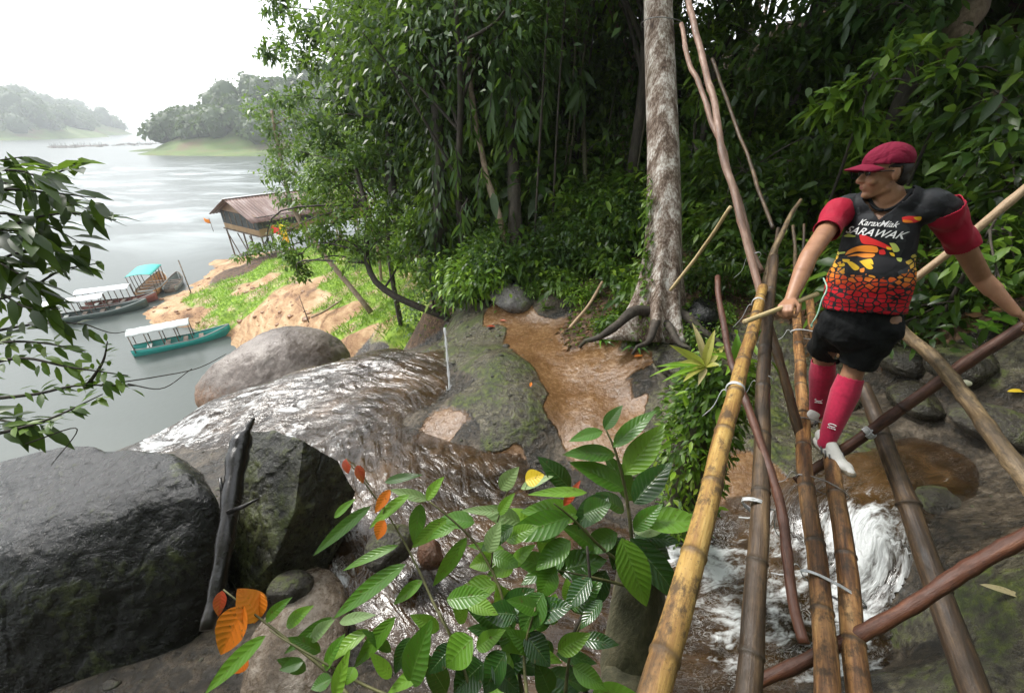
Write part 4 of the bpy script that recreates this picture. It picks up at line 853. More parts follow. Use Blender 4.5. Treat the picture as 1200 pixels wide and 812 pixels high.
# collar
mb = MB(); cw = []
for k in np.linspace(0, 1, 28):
    a = -PI*.5+k*2*PI; x_ = .083*math.cos(a); y_ = .075*math.sin(a)
    cw.append(BL(x_, -.012-y_*-1 if False else y_-.012, TL-.005+.012*math.cos(a*0)-(.0 if y_ < .0 else .62*y_*1.35)))
cw = [BL(.080*math.sin(a), -.012-.072*math.cos(a), TL+.012-.088*max(0, -math.cos(a))**1.5) for a in np.linspace(-PI+.02, PI-.02, 40)]
mb.tube(cw, .015, 8, True, .5); mb.build('collar', cloth_mat('collar_fabric', (.012, .013, .016), .7), jersey)
# red sleeves
M_sleeve = cloth_mat('red_sleeve_fabric', (.36, .006, .030), .7)
for sh, el, f in ((shL, elL, .50), (shR, elR, .55)):
    d = (el-sh).normalized(); L_ = (el-sh).length
    me = fuse([cap_prim(sh+d*.02, sh+d*L_*.2, .083, .070), cap_prim(sh+d*L_*.1, sh+d*L_*(f+.22), .064, .064)], .006, 4); V = co_of(me); s_ = (V-np.array(sh))@np.array(d)
    nrm = np.empty(len(V)*3, np.float32); me.vertices.foreach_get('normal', nrm); V = V+nrm.reshape(-1, 3)*(.0045*np.sin(V@np.array([38., 51, 20])+s_*30)+.004*fbm(V[:, 0]*16, V[:, 1]*16, V[:, 2]*10, o=3))[:, None]; put_co(me, V)
    inward = (V-np.array(sh))@np.array(RX)*(1 if sh is shR else -1)
    cut(me, (s_ < L_*f) & (s_ > .022)); thicken(me, .004); me.materials.append(M_sleeve); link('sleeve', me, jersey)
# hornbill emblem, lettering: laid on the cloth
bm = bmesh.new(); bm.from_mesh(tors_bvh_me); bmesh.ops.triangulate(bm, faces=bm.faces); tb = BVHTree.FromBMesh(bm); bm.free()
def drape(V2, off):
    out = []
    for x_, y_ in V2:
        o_ = BL(x_, .5, y_); h = tb.ray_cast(o_, -FX, 1.0); out.append(tuple((h[0] if h[0] is not None else BL(x_, .12, y_))+FX*off))
    return np.array(out)
def flat_mat(name, c): t = NT(name); return t.bsdf(c, .6, spec=.3)
MF = {k: flat_mat('print_'+k, c) for k, c in dict(white=(.8, .8, .8), red=(.72, .03, .03), orange=(.88, .28, .03), yellow=(.88, .55, .03), lime=(.55, .62, .14), black=(.012, .012, .015)).items()}
def shape(name, pts, m, off, par=None):
    """a flat printed patch: closed outline in chest coordinates, filled by a fan of small cells"""
    P_ = np.array([tuple(p)+(0,) for p in pts]); P_ = np.vstack([P_, P_[:1]]); P_ = spline(P_, len(pts)*5)[:-1, :2]
    c = P_.mean(0); rings = [c+(P_-c)*k for k in (1, .75, .5, .25)]; n = len(P_); V2 = np.vstack(rings+[c[None]])
    fs = []
    for r_ in range(3):
        i = np.arange(n); fs.append(np.stack([r_*n+i, r_*n+(i+1) % n, (r_+1)*n+(i+1) % n, (r_+1)*n+i], -1))
    i = np.arange(n); tri = np.stack([3*n+i, 3*n+(i+1) % n, np.full(n, 4*n)], -1)
    return link(name, mk(name, drape(V2, off), [np.vstack(fs), tri], None, True, [MF[m]]), par or jersey)
def X2(x_, y_): # photo pixel on the chest print -> chest coordinates
    d = ray(x_, y_); h = tb.ray_cast(Vector((0, 0, 0)), d.normalized(), 6)
    if h[0] is None: return None
    q = h[0]-hipc; return (q.dot(RX), q.dot(UPX))
def Z9(*pp): # coordinates read off the enlarged photo
    return [c for c in (X2(970+a/9.55, 235+b/9.55) for a, b in pp) if c]
em = []
for nm, pts, m, off in [('print_outline', [(330, 380), (385, 370), (480, 400), (600, 450), (735, 515), (770, 620), (760, 720), (690, 790), (600, 812), (400, 800), (230, 740), (150, 650), (200, 570), (290, 510), (375, 480)], 'black', .0015),
                        ('print_casque', [(355, 385), (400, 382), (500, 425), (620, 475), (715, 530), (700, 552), (640, 535), (520, 500), (400, 485), (365, 440)], 'red', .003),
                        ('print_casque_tip', [(655, 515), (715, 532), (712, 552), (665, 545)], 'yellow', .0035),
                        ('print_beak', [(195, 610), (230, 560), (330, 515), (440, 502), (550, 520), (555, 580), (450, 578), (330, 570), (250, 590)], 'orange', .003),
                        ('print_lower_beak', [(215, 628), (300, 600), (420, 590), (525, 598), (500, 635), (400, 638), (300, 615)], 'orange', .003),
                        ('print_eye', [(575, 555), (630, 550), (645, 600), (580, 600)], 'red', .003),
                        ('print_plume', [(690, 475), (760, 485), (805, 560), (740, 575), (715, 520)], 'lime', .003),
                        ('print_leaf', [(165, 375), (230, 370), (315, 400), (250, 410), (180, 400)], 'lime', .003),
                        ('print_wing', [(215, 690), (270, 685), (355, 750), (300, 780)], 'yellow', .003), ('print_wing', [(355, 680), (430, 665), (510, 750), (450, 765)], 'yellow', .003), ('print_wing', [(420, 660), (490, 655), (512, 715), (470, 700)], 'yellow', .003),
                        ('print_wing', [(165, 655), (245, 660), (230, 690), (175, 685)], 'yellow', .003), ('print_wing', [(120, 725), (180, 700), (190, 730), (140, 740)], 'yellow', .003), ('print_wing', [(360, 765), (410, 755), (405, 800), (365, 800)], 'orange', .003),
                        ('print_patch', [(830, 190), (900, 175), (990, 180), (1050, 185), (1040, 225), (960, 250), (850, 245)], 'red', .003), ('print_patch', [(960, 190), (1045, 182), (1035, 225), (985, 215)], 'yellow', .0038), ('print_patch', [(840, 215), (930, 225), (950, 245), (850, 245)], 'orange', .0038),
                        ('print_feather', [(75, 480), (110, 450), (150, 480), (120, 540), (75, 545)], 'lime', .003), ('print_feather', [(60, 560), (100, 560), (95, 620), (65, 620)], 'yellow', .003), ('print_feather', [(120, 580), (190, 572), (190, 592), (125, 598)], 'lime', .003),
                        ('print_feather', [(690, 580), (740, 590), (750, 625), (710, 615)], 'yellow', .003), ('print_feather', [(770, 640), (830, 645), (820, 685), (780, 670)], 'lime', .003)]:
    q = Z9(*pts)
    if len(q) >= 4: shape(nm, q, m, off)
def text_on(name, body, px, py, px2, py2, size, shear, off=.004, mat_=None, par=None):
    cu = bpy.data.curves.new('t', 'FONT'); cu.body = body; cu.size = 1; cu.shear = shear; cu.offset = .012; cu.resolution_u = 3
    o = bpy.data.objects.new('t', cu); COL.objects.link(o); dg = bpy.context.evaluated_depsgraph_get(); me = bpy.data.meshes.new_from_object(o.evaluated_get(dg)); bpy.data.objects.remove(o, do_unlink=True)
    V = co_of(me); w_ = V[:, 0].max()-V[:, 0].min(); V[:, 0] -= V[:, 0].min()
    a, b = np.array(X2(px, py)), np.array(X2(px2, py2)); d = b-a; L_ = np.linalg.norm(d); u = d/L_; v = np.array([-u[1], u[0]]); k = L_/w_
    V2 = a+V[:, 0, None]*k*u+V[:, 1, None]*k*size*v; put_co(me, drape(V2, off)); me.materials.append(mat_ or MF['white']); return link(name, me, par or jersey)
text_on('lettering', 'SARAWAK', 991, 272.5, 1063, 280.5, 1.0, .45)
text_on('small_lettering', 'KaraxMiak', 1006, 263.5, 1053, 266.8, 1.15, .4)
# shorts
M_shorts = cloth_mat('black_shorts_fabric', (.008, .009, .010), .8, .5, 0)
sp = [cap_prim(BL(0, 0, .06), BL(0, 0, -.05), .164, .160, 28, 12, .80, RX)]; cutp = []
for hp, kn in ((hpL, knL), (hpR, knR)):
    d = (kn-hp).normalized(); L_ = (kn-hp).length; sp.append(cap_prim(hp+UPX*-.02, hp+d*L_*.6, .102, .100)); sp.append(cap_prim(hp+d*L_*.3, hp+d*L_*1.12, .100, .096)); cutp.append((hp, d, L_))
me = fuse(sp, .006, 6); V = co_of(me); nrm = np.empty(len(V)*3, np.float32); me.vertices.foreach_get('normal', nrm)
V = V+nrm.reshape(-1, 3)*(.009*fbm(V[:, 0]*14, V[:, 1]*14, V[:, 2]*5, o=4)+.004*np.sin(V[:, 2]*55+V[:, 0]*30))[:, None]; put_co(me, V)
d0 = np.linalg.norm(V-np.array(knL), axis=1); d1 = np.linalg.norm(V-np.array(knR), axis=1); bad = np.zeros(len(V), bool)
for (hp, d, L_), near in zip(cutp, (d0 < d1, d0 >= d1)):
    s_ = (V-np.array(hp))@np.array(d); bad |= near & (s_ > L_*.97)
cut(me, ~bad & (((V-np.array(hipc))@np.array(UPX)) < .12)); thicken(me, .004); me.materials.append(M_shorts); link('shorts', me, person)
# socks and shoes
def sock_mat():
    t = NT('red_sock_knit'); g = t.geo(); return t.bsdf(t.ramp(t.noise(g, 60, 4), [(.3, (.40, .004, .045)), (.7, (.54, .008, .065))]), .85, t.bump(t.noise(t.geo((1, 1, 6)), 160, 2), .3, .002), sheen=.3)
M_sock = sock_mat(); M_shoe = mat('white_shoe_leather', [(0, (.60, .58, .54)), (1, (.78, .77, .73))], 14, rough=.5, bump=.25, src='World'); M_sole = mat('shoe_sole', [(0, (.16, .13, .09)), (1, (.34, .29, .22))], 30, rough=.6, src='World'); M_lace = flat_mat('shoe_lace', (.13, .13, .14))
for kn, an, toe, top in ((knL, anL, P(940, 491, 2.70), .16), (knR, anR, P(984, 534, 2.42), .17)):
    bk = (an-kn).cross(RX).normalized(); bk = bk if bk.dot(FX) < 0 else -bk; L_ = (an-kn).length
    me = fuse([cap_prim(kn+(an-kn)*.1, kn+(an-kn)*.38+bk*.012, .062, .073), cap_prim(kn+(an-kn)*.38+bk*.014, an+(an-kn).normalized()*.02, .073, .044)], .0055, 4); V = co_of(me); s_ = (V-np.array(kn))@np.array((an-kn).normalized()); cut(me, s_ > L_*top); thicken(me, .003); me.materials.append(M_sock); sock = link('sock', me, person)
    # small white maker's mark above the ankle
    mb = MB(); c0 = kn+(an-kn)*.80; cd = (-c0).normalized(); sx_ = (an-kn).normalized().cross(cd).normalized(); sx_ = sx_ if sx_.x > 0 else -sx_; uy = cd.cross(sx_); uy = uy if uy.z > 0 else -uy
    mb.tube([c0+cd*.056+sx_*(.020*math.cos(a))*1+uy*(.008*math.sin(a)) for a in np.linspace(.3, 5.6, 12)], .0028, 5, True)
    for q_ in range(5): mb.box(c0+cd*.0555+sx_*(-.017+.0085*q_)-uy*.018, (.005, .005, .006))
    mb.build('sock_mark', MF['white'], sock)
    up = Vector((0, 0, 1)); fdv = (toe-an); fdv.z *= .35; fdv = fdv.normalized(); sdv = fdv.cross(up).normalized(); hl = an-fdv*.035+Vector((0, 0, -.045))
    def sp_(f, s, u): return hl+fdv*f*1.14+sdv*s*1.1+up*u
    me = fuse([cap_prim(sp_(.0, 0, .0), sp_(.10, 0, .0), .038, .040), cap_prim(sp_(.10, 0, -.004), sp_(.20, 0, -.012), .041, .030), cap_prim(sp_(.0, 0, .05), sp_(.03, 0, .045), .041, .042), cap_prim(sp_(.04, 0, .045), sp_(.12, 0, .012), .036, .030), ell_prim(sp_(.165, 0, -.006), (.046, .046, .030))], .005, 5)
    V = co_of(me); s_ = V[:, 2]-(hl.z-.030); V[:, 2] = np.where(s_ < 0, hl.z-.030+s_*.1, V[:, 2]); put_co(me, V); me.materials.append(M_shoe); shoe = link('shoe', me, person)
    me2 = me.copy(); V = co_of(me2); c_ = np.array(sp_(.09, 0, 0)); V2 = V.copy(); V2[:, :2] = c_[:2]+(V[:, :2]-c_[:2])*1.045; V2[:, 2] -= .004; put_co(me2, V2); cut(me2, V2[:, 2] < hl.z-.012); thicken(me2, .003); me2.materials.clear(); me2.materials.append(M_sole); link('sole', me2, shoe)
    mb = MB()
    for k in range(5):
        f = .055+k*.020; zt = .062-k*.0105; mb.tube([sp_(f, -.024, zt-.012), sp_(f, 0, zt+.004), sp_(f, .024, zt-.012)], .0032, 5)
    mb.build('lace', M_lace, shoe)
    for k in range(3):
        for sg in (-1, 1): mb = MB(); mb.tube([sp_(.045+k*.028, sg*.041, .022), sp_(.068+k*.028, sg*.043, -.018)], .0035, 5); mb.build('side_stripe', M_lace, shoe)
# cap, hair, glasses
M_cap = cloth_mat('dark_red_cap_cloth', (.17, .006, .028), .85, .6, 0)
me = fuse([ell_prim(hd(0, -.010, .050), (.090, .108, .092), HM), ell_prim(hd(0, -.014, .07), (.078, .092, .070), HM)], .006, 3); V = co_of(me); l = (V-np.array(HC))@HM
cut(me, l[:, 2] > .038+l[:, 1]*.10+.0*l[:, 0]); V = co_of(me); l = (V-np.array(HC))@HM
th_ = np.arctan2(l[:, 0], l[:, 1]+.01); seam = np.exp(-((np.abs(((th_/(PI/3)) % 1)-.5)-.5)/.035)**2); nrm = np.empty(len(V)*3, np.float32); me.vertices.foreach_get('normal', nrm)
V = V-nrm.reshape(-1, 3)*(.0022*seam-.004*fbm(l[:, 0]*12, l[:, 1]*12, l[:, 2]*12, o=2))[:, None]; put_co(me, V); thicken(me, .004); me.materials.append(M_cap); capo = link('cap', me, person)
Vb = []; nx_, ny_ = 17, 9
for j in range(ny_):
    for i in range(nx_):
        a = (i/(nx_-1)*2-1); s_ = j/(ny_-1); ang = a*1.15; w_ = .082
        x_ = w_*math.sin(ang)/math.sin(1.15)*(1-.12*s_*s_); y0 = -.012+.104*math.cos(ang*.92); y_ = y0+s_*.080*(1-.55*abs(a)**2.4)
        Vb.append(hd(x_, y_, .050-.018*s_-.030*a*a*(1-.35*s_)))
me = mk('brim', [tuple(v) for v in Vb], [grid_faces(ny_, nx_)], None, True, [M_cap]); thicken(me, .006); link('brim', me, capo)
mb = MB(); V, FL = ell_prim(hd(0, -.01, .138), (.008, .008, .004), HM); mb.add(V, FL); mb.build('button', M_cap, capo)
M_hair = mat('black_hair', [(0, (.008, .007, .006)), (1, (.025, .020, .018))], 80, rough=.5, bump=.6, bscale=200, bdist=.003, src='World')
me = fuse([ell_prim(hd(0, -.020, .014), (.082, .094, .080), HM), ell_prim(hd(0, -.055, -.03), (.066, .050, .050), HM)], .006, 2); V = co_of(me); l = (V-np.array(HC))@HM
cut(me, (l[:, 2] < .062) & (l[:, 1] < .012+np.clip(l[:, 2]-.0, 0, 1)*.5) & ~((np.abs(l[:, 0]) > .055) & (l[:, 1] > -.034) & (l[:, 2] < .022))); thicken(me, .004); me.materials.append(M_hair); link('hair', me, person)
mb = MB()
for s in (-1, 1):
    mb.add(*ell_prim(hd(s*.033, .086, .010), (.024, .006, .015), HM)); mb.tube([hd(s*.055, .078, .014), hd(s*.078, .03, .012), hd(s*.082, -.02, .006)], .0028, 5)
mb.tube([hd(-.012, .095, .012), hd(.012, .095, .012)], .003, 5)
mb.build('sunglasses', NT('dark_lens').bsdf((.012, .010, .012), .08, spec=.6) if False else mat('dark_lens', [(0, (.012, .01, .012)), (1, (.03, .02, .025))], 4, rough=.08, bump=0), person)
mb = MB()
mb.add(*ell_prim(hd(0, .0835, -.060), (.020, .0085, .0085), HM)); mb.build('lips', mat('lips', [(0, (.25, .07, .06)), (1, (.33, .11, .09))], 40, rough=.4, bump=0), person)
# the straw stick in its hand and the green string at the waist
pole('walking_stick', [STA, STB], .0125, .011, 'straw', 'short straw coloured stick held in the hand of the person, cut end to the left', 'stick', 0, seed=31, wob=.002)
mb = MB(); q0 = P(965, 326, 2.02); mb.tube(spline([q0, P(969, 338, 1.99), P(963, 352, 1.99), P(958, 368, 2.0), P(951, 380, 2.01)], 16), .0035, 5); mb.tube([P(951, 380, 2.01), P(951, 384, 2.01)], [.006, .004], 6)
mb.build('green_cord', mat('green_cord_material', [(0, (.18, .42, .30)), (1, (.45, .62, .50))], 40, rough=.6), person)
# ================================================================ PLANTS
G_ = dict(
    deep=[(0, (.007, .022, .003)), (.5, (.024, .062, .007)), (.85, (.07, .13, .015)), (1, (.15, .22, .03))],
    mid=[(0, (.018, .050, .004)), (.45, (.065, .145, .012)), (.8, (.16, .27, .022)), (1, (.32, .42, .04))],
    bright=[(0, (.06, .14, .012)), (.5, (.16, .31, .022)), (1, (.34, .50, .04))],
    pale=[(0, (.05, .10, .03)), (.5, (.10, .18, .05)), (1, (.20, .30, .09))],
    blue=[(0, (.010, .036, .009)), (.5, (.036, .095, .018)), (1, (.12, .21, .045))])
ML = {k: leafmat('leaf_'+k, v, .36 if k in ('deep', 'blue') else .42, .42) for k, v in G_.items()}
def bark_material(name, stops, scale=3, moss=.3, bump=.6):
    t = NT(name); g = t.coord('Object', (1, 1, .28)); n = t.noise(g, scale, 7, .65, .4); n2 = t.noise(g, scale*7, 5, .65); n3 = t.noise(t.coord('Object'), 1.7, 4)
    c = t.ramp(t.math('ADD', t.math('MULTIPLY', n, .6), t.math('MULTIPLY', n2, .4)), stops)
    c = t.mix(t.math('MULTIPLY', t.mapr(n3, .55, .68), moss), c, (.045, .07, .015))
    return t.bsdf(c, .8, t.bump(n2, bump, .02, t.bump(n, .5, .05)))
MBk = {'dark': bark_material('dark_bark', [(.35, (.02, .016, .012)), (.5, (.05, .04, .03)), (.68, (.11, .09, .07))]),
       'pale': bark_material('pale_flaky_bark', [(.38, (.05, .03, .02)), (.46, (.15, .10, .068)), (.53, (.36, .30, .25)), (.60, (.68, .64, .58))], 6.0, .12, .9),
       'tan': bark_material('tan_bark', [(.36, (.12, .08, .05)), (.5, (.26, .19, .13)), (.66, (.42, .34, .25))]),
       'moss': bark_material('mossy_bark', [(.36, (.03, .03, .015)), (.5, (.08, .075, .04)), (.66, (.2, .17, .1))], 4, .8)}
def cloud(rng, n, center, rad, cl=9, clr=.42, shell=.6):
    """clumped points in an ellipsoid: positions and outward directions"""
    d = uvec(cl, rng); d[:, 2] = np.abs(d[:, 2])*.9-.25; c = d*rng.uniform(shell, 1.0, (cl, 1))
    k = rng.integers(0, cl, n); p = c[k]+rng.normal(0, clr*.5, (n, 3)); out = (p-c[k])+c[k]*.6
    return np.array(center)+p*np.array(rad), out, c*np.array(rad)+np.array(center)
def make_crown(rng, n, center, rad, L_, asp=.46, cl=14, clr=.45, droop=.25, tpl=LT0):
    p, o_, cc = cloud(rng, n, center, rad, cl, clr)
    o_ = o_/np.linalg.norm(o_, axis=1)[:, None]; D = o_*.7+rng.normal(0, .6, o_.shape); D[:, 2] -= .08
    l = L_*rng.uniform(.65, 1.25, n)
    return leaves(p, D, l, l*asp, droop, tpl, o_*.5+[0, 0, .8], rng), cc
def tree_proto(name, seed, h, crad, nleaf, L_, leaf, bark, r0=.16, cl=16, asp=.48, ch=None, lean=0.0, limbs=7, droop=.28, clr=.45):
    rng = np.random.default_rng(seed); root = empty(name); ch = ch or h*.72
    top = np.array([lean, lean*.4, h*.92]); tr = spline([(0, 0, -.6), (lean*.2+.1, -.05, h*.3), (lean*.55-.08, .1, h*.6), tuple(top)], 16)
    (V, FL, r, uvw), cc = make_crown(rng, nleaf, (lean, lean*.4, ch), crad, L_, asp, cl, clr, droop)
    mb = MB(); mb.tube(tr, np.linspace(r0*1.15, r0*.3, 16), 9); mb.build('trunk', MBk[bark], root)
    lb = MB()
    for c in cc[:limbs]:
        k = rng.integers(6, 13); a = tr[k]; m_ = (a+c)/2+rng.normal(0, .15, 3)+[0, 0, .15]; lb.tube(spline([a, m_, c], 8), np.linspace(r0*.4, .015, 8), 5, False)
    if limbs: lb.build('limbs', MBk[bark], root)
    mb = MB(); mb.add(V, FL, rnd=r); mb.build('crown', ML[leaf], root); return root
def shrub_proto(name, seed, rad, nleaf, L_, leaf, asp=.4, cl=10, stems=6, droop=.4, tpl=LT1, hc=.6, clr=.5, matn=None):
    rng = np.random.default_rng(seed); root = empty(name)
    (V, FL, r, uvw), cc = make_crown(rng, nleaf, (0, 0, rad[2]*hc), rad, L_, asp, cl, clr, droop, tpl)
    mb = MB(); mb.add(V, FL, rnd=r, ); mb.build('foliage', matn or ML[leaf], root)
    lb = MB()
    for c in cc[:stems]: lb.tube(spline([(rng.normal(0, .05), rng.normal(0, .05), -.25), c*.5+rng.normal(0, .05, 3), c], 7), np.linspace(.02, .006, 7), 5, False)
    lb.build('stems', MBk['dark'], root); return root
def strap_proto(name, seed, n, L_, W_, leaf, arch=.9, up=.7):
    """rosette of long arching leaves"""
    rng = np.random.default_rng(seed); root = empty(name); mb = MB()
    for i in range(n):
        a = i*2.4+rng.uniform(-.3, .3); e = rng.uniform(.25, 1.0)*up; l = L_*rng.uniform(.7, 1.15); d = np.array([math.cos(a), math.sin(a)]); k = 7; s_ = np.linspace(0, 1, k)
        x_ = l*(s_*math.cos(e)+.15*s_**2); z_ = l*(s_*math.sin(e)-arch*.55*s_**2); w_ = W_*np.sin(np.clip(s_*.92+.08, 0, 1)*PI)**.7*rng.uniform(.8, 1.1); sd_ = np.array([-d[1], d[0]])
        c = np.stack([x_*d[0], x_*d[1], z_], -1); S3 = np.array([sd_[0], sd_[1], 0])
        V = np.stack([c+w_[:, None]*S3+[0, 0, .0], c-[0, 0, 1]*w_[:, None]*.25, c-w_[:, None]*S3], 1).reshape(-1, 3); mb.add(V, [grid_faces(k, 3)], rnd=rng.random())
    mb.build('leaves', ML[leaf], root); return root
def frond_proto(name, seed, n, L_, leaf, lw=.028, ll=.26, arch=1.1, stem=.0):
    """fern or palm: arching fronds with paired leaflets"""
    rng = np.random.default_rng(seed); root = empty(name); mb = MB(); sb = MB()
    for i in range(n):
        a = i*2.4+rng.uniform(-.3, .3); e = rng.uniform(.5, 1.25); l = L_*rng.uniform(.7, 1.1); k = 22; s_ = np.linspace(0, 1, k)
        x_ = l*(s_*math.cos(e)+.25*s_**2); z_ = stem+l*(s_*math.sin(e)-arch*.5*s_**2); d = np.array([math.cos(a), math.sin(a)])
        c = np.stack([x_*d[0], x_*d[1], z_], -1); T = np.gradient(c, axis=0); T /= np.linalg.norm(T, axis=1)[:, None]; S3 = np.array([-d[1], d[0], 0])
        sb.tube(c, np.linspace(.009, .003, k), 4, False)
        for sg in (-1, 1):
            D = S3*sg+T*.55; ln = ll*l*np.sin(np.clip(s_*.9+.12, 0, 1)*PI)**.6
            V, FL, r, uvw = leaves(c[2:], D[2:], ln[2:], ln[2:]*lw*5, .35, LT0, None, rng); mb.add(V, FL, rnd=r)
    mb.build('fronds', ML[leaf], root); sb.build('stalks', MBk['moss'], root); return root
used_protos = set()
def place(proto, p, rz=0, s=1.0, label=None, cat=None, group=None, sz=None, tilt=(0, 0)):
    if proto.name in used_protos: o = copy_tree(proto)
    else: o = proto; used_protos.add(proto.name)
    o.location = p; o.rotation_euler = (tilt[0], tilt[1], rz); o.scale = (s, s, s*(sz or 1))
    tag(o, label, cat, group); return o
PT = dict(
    broad=tree_proto('broadleaf_tree', 1, 10, (2.6, 2.6, 3.0), 5200, .23, 'deep', 'dark', cl=20),
    tall=tree_proto('tall_tree', 2, 13, (3.0, 3.0, 3.6), 5600, .24, 'mid', 'tan', .15, cl=22),
    fine=tree_proto('fine_leaved_tree', 3, 9, (2.2, 2.2, 2.8), 5200, .17, 'blue', 'dark', .1, cl=22, asp=.44),
    light=tree_proto('light_green_tree', 4, 8, (2.0, 2.0, 2.6), 4200, .20, 'bright', 'tan', .09, cl=18))
PS = dict(
    a=shrub_proto('broadleaf_shrub', 11, (.75, .75, .7), 620, .17, 'mid'), b=shrub_proto('glossy_shrub', 12, (.85, .8, .8), 760, .15, 'deep', .45),
    c=shrub_proto('bright_shrub', 13, (.6, .6, .6), 520, .14, 'bright', .4), d=shrub_proto('small_leaved_shrub', 14, (.8, .8, .9), 1300, .09, 'blue', .45, 14, tpl=LT0),
    e=shrub_proto('narrow_leaved_shrub', 15, (.8, .8, .9), 620, .24, 'mid', .30, 12, droop=.4), f=strap_proto('strap_leaved_plant', 16, 26, .5, .022, 'mid'),
    g=frond_proto('fern', 17, 11, .75, 'mid'), h=frond_proto('understory_palm', 18, 12, 1.5, 'deep', .02, .33, 1.0, .3), i=shrub_proto('large_leaved_shrub', 19, (.7, .7, .8), 170, .34, 'mid', .42, 8, droop=.5))
rng = np.random.default_rng(77)
TLAB = {'broad': ('dense dark green forest tree', 'tree'), 'tall': ('tall mid green forest tree', 'tree'), 'fine': ('fine leaved bluish green forest tree', 'tree'), 'light': ('light green young forest tree', 'tree')}
def ptree(k, x, y, s, lab, grp=None, rz=None): return place(PT[k], (x, y, hz(x, y)-.15), rng.uniform(0, 6.3) if rz is None else rz, s, lab, 'tree', grp)
# forest behind: slope at the back and to the right
bg_spots = []
for y_, xs, st in [(10.5, (2.5, 9), 1.9), (12.5, (-.8, 13), 2.1), (15.5, (-2.2, 18), 2.5), (19, (-3.5, 22), 3.2), (24, (-5, 28), 4.0), (31, (-7, 34), 5.5), (40, (-6, 36), 7.5)]:
    x_ = xs[0]
    while x_ < xs[1]: bg_spots.append((x_+rng.uniform(-.5, .5), y_+rng.uniform(-.8, .8), 1+.25*max(0, (y_-15)/15))); x_ += st
for x_, y_ in [(6.8, 5.8), (7.8, 3.6), (8.4, 7.6), (9.5, 5.2), (10, 2.5), (10.5, 8.2), (12, 6.0), (12.5, 3.5), (7.4, 1.4), (13, 0.5), (9.5, -.8), (14.5, 8.5), (6.6, 8.2)]: bg_spots.append((x_, y_, .9))
for i, (x_, y_, s_) in enumerate(bg_spots):
    k = ['broad', 'fine', 'broad', 'tall', 'fine', 'broad', 'light'][i % 7]
    ptree(k, x_, y_, s_*rng.uniform(.75, 1.0), TLAB[k][0]+' in the shaded jungle behind the footbridge', 'forest trees on the slope')
# canopy over and behind the camera: it shades the gorge
for i, (x_, y_) in enumerate([(-1.5, -3.6), (2.2, -3.2), (5.5, -3), (-5, -4.5), (1, -7), (6, -7), (-8.5, -4.5), (9.5, -3), (-3.5, -7.5)]):
    k = ['broad', 'tall', 'fine'][i % 3]; ptree(k, x_, y_, 1.15, 'tall jungle tree on the bank behind the footbridge, out of sight', 'trees of the near bank')
# unseen foliage added behind the camera for shade; dense growth deep in the forest
def wbox(x0, x1, y0, y1): return lambda: (rng.uniform(x0, x1), rng.uniform(y0, y1))
def scatter(keys, n, fn, grp, lab, s=(.7, 1.3), tries=40):
    for i in range(n):
        for _ in range(tries):
            x_, y_ = fn()
            if x_ is not None: break
        k = keys[rng.integers(len(keys))]; nm = PS[k].name.split('.')[0].replace('_', ' ')
        place(PS[k], (x_, y_, hz(x_, y_)-.05), rng.uniform(0, 6.3), rng.uniform(*s), f'{nm} {lab}', 'plant' if k in 'fgh' else 'shrub', grp)
scatter('bad', 26, lambda: (rng.uniform(-9.5, 7.5), rng.uniform(-4.4, -2.3)), 'unseen shade bushes of the near bank', 'out of sight on the near bank, added for shade', (2.2, 3.2))
scatter('bad', 16, lambda: (rng.uniform(-2.0, 5.5), rng.uniform(13, 17)), 'deep forest bushes', 'filling the dark forest behind the trunks', (2.6, 3.6))
for i, (x_, y_) in enumerate([(-3.4, -2.7), (-6.4, -2.6), (.4, -2.6), (3.6, -2.2), (-9, -2)]): ptree(['broad', 'tall', 'fine'][i % 3], x_, y_, .8, 'tall jungle tree on the bank behind the footbridge, out of sight', 'trees of the near bank')
for i, (x_, y_) in enumerate([(-1.6, 13.6), (.6, 14), (2.4, 13.6), (1.4, 16), (-.8, 16.5), (3.6, 15.4)]): o = ptree(['broad', 'fine'][i % 2], x_, y_, .85, TLAB['broad'][0]+' deep between the trunks', 'deep forest trees'); o.location.z -= 2.6
scatter('bad', 16, lambda: (rng.uniform(9, 17), rng.uniform(7, 14)), 'upper slope bushes', 'high on the slope at the upper right', (2.4, 3.4))
def pxbox(x0, x1, y0, y1):
    def f():
        p = onground(rng.uniform(x0, x1), rng.uniform(y0, y1)); return (p.x, p.y) if p is not None and np.hypot(p.x, p.y) < 60 else (None, None)
    return f
def wbox(x0, x1, y0, y1): return lambda: (rng.uniform(x0, x1), rng.uniform(y0, y1))
scatter('aabcdeghic', 52, wbox(-.6, 5.0, 8.9, 12), 'undergrowth shrubs under the trees', 'in the undergrowth between the tree trunks')
scatter('abdegb', 40, wbox(2.8, 8.5, 7.6, 12.5), 'undergrowth shrubs under the trees', 'in the undergrowth between the tree trunks', (.8, 1.4))
scatter('abdbgei', 44, lambda: (lambda a, r: (r*math.sin(a), r*math.cos(a)))(rng.uniform(.62, 1.35), rng.uniform(6.6, 11)), 'undergrowth shrubs on the right slope', 'on the shady slope behind the person', (.8, 1.4))
scatter('cabi', 9, pxbox(1110, 1195, 300, 372), 'low plants on the right bank', 'on the bank below the person\'s outstretched arm', (.35, .6))
scatter('dbca', 18, wbox(-1.5, -.2, 9.0, 11.5), 'bushes left of the puddle rock', 'massed on the slope left of the puddle rock', (.8, 1.35))
scatter('ddba', 10, wbox(-3.4, -1.0, 12.5, 16), 'bushes above the bright grass', 'at the forest edge above the bright grass', (1.2, 1.9))
scatter('ccde', 14, wbox(-12, -6.5, 28, 33), 'bushes along the grassy bank', 'growing along the grassy lake bank', (1.2, 2.2))
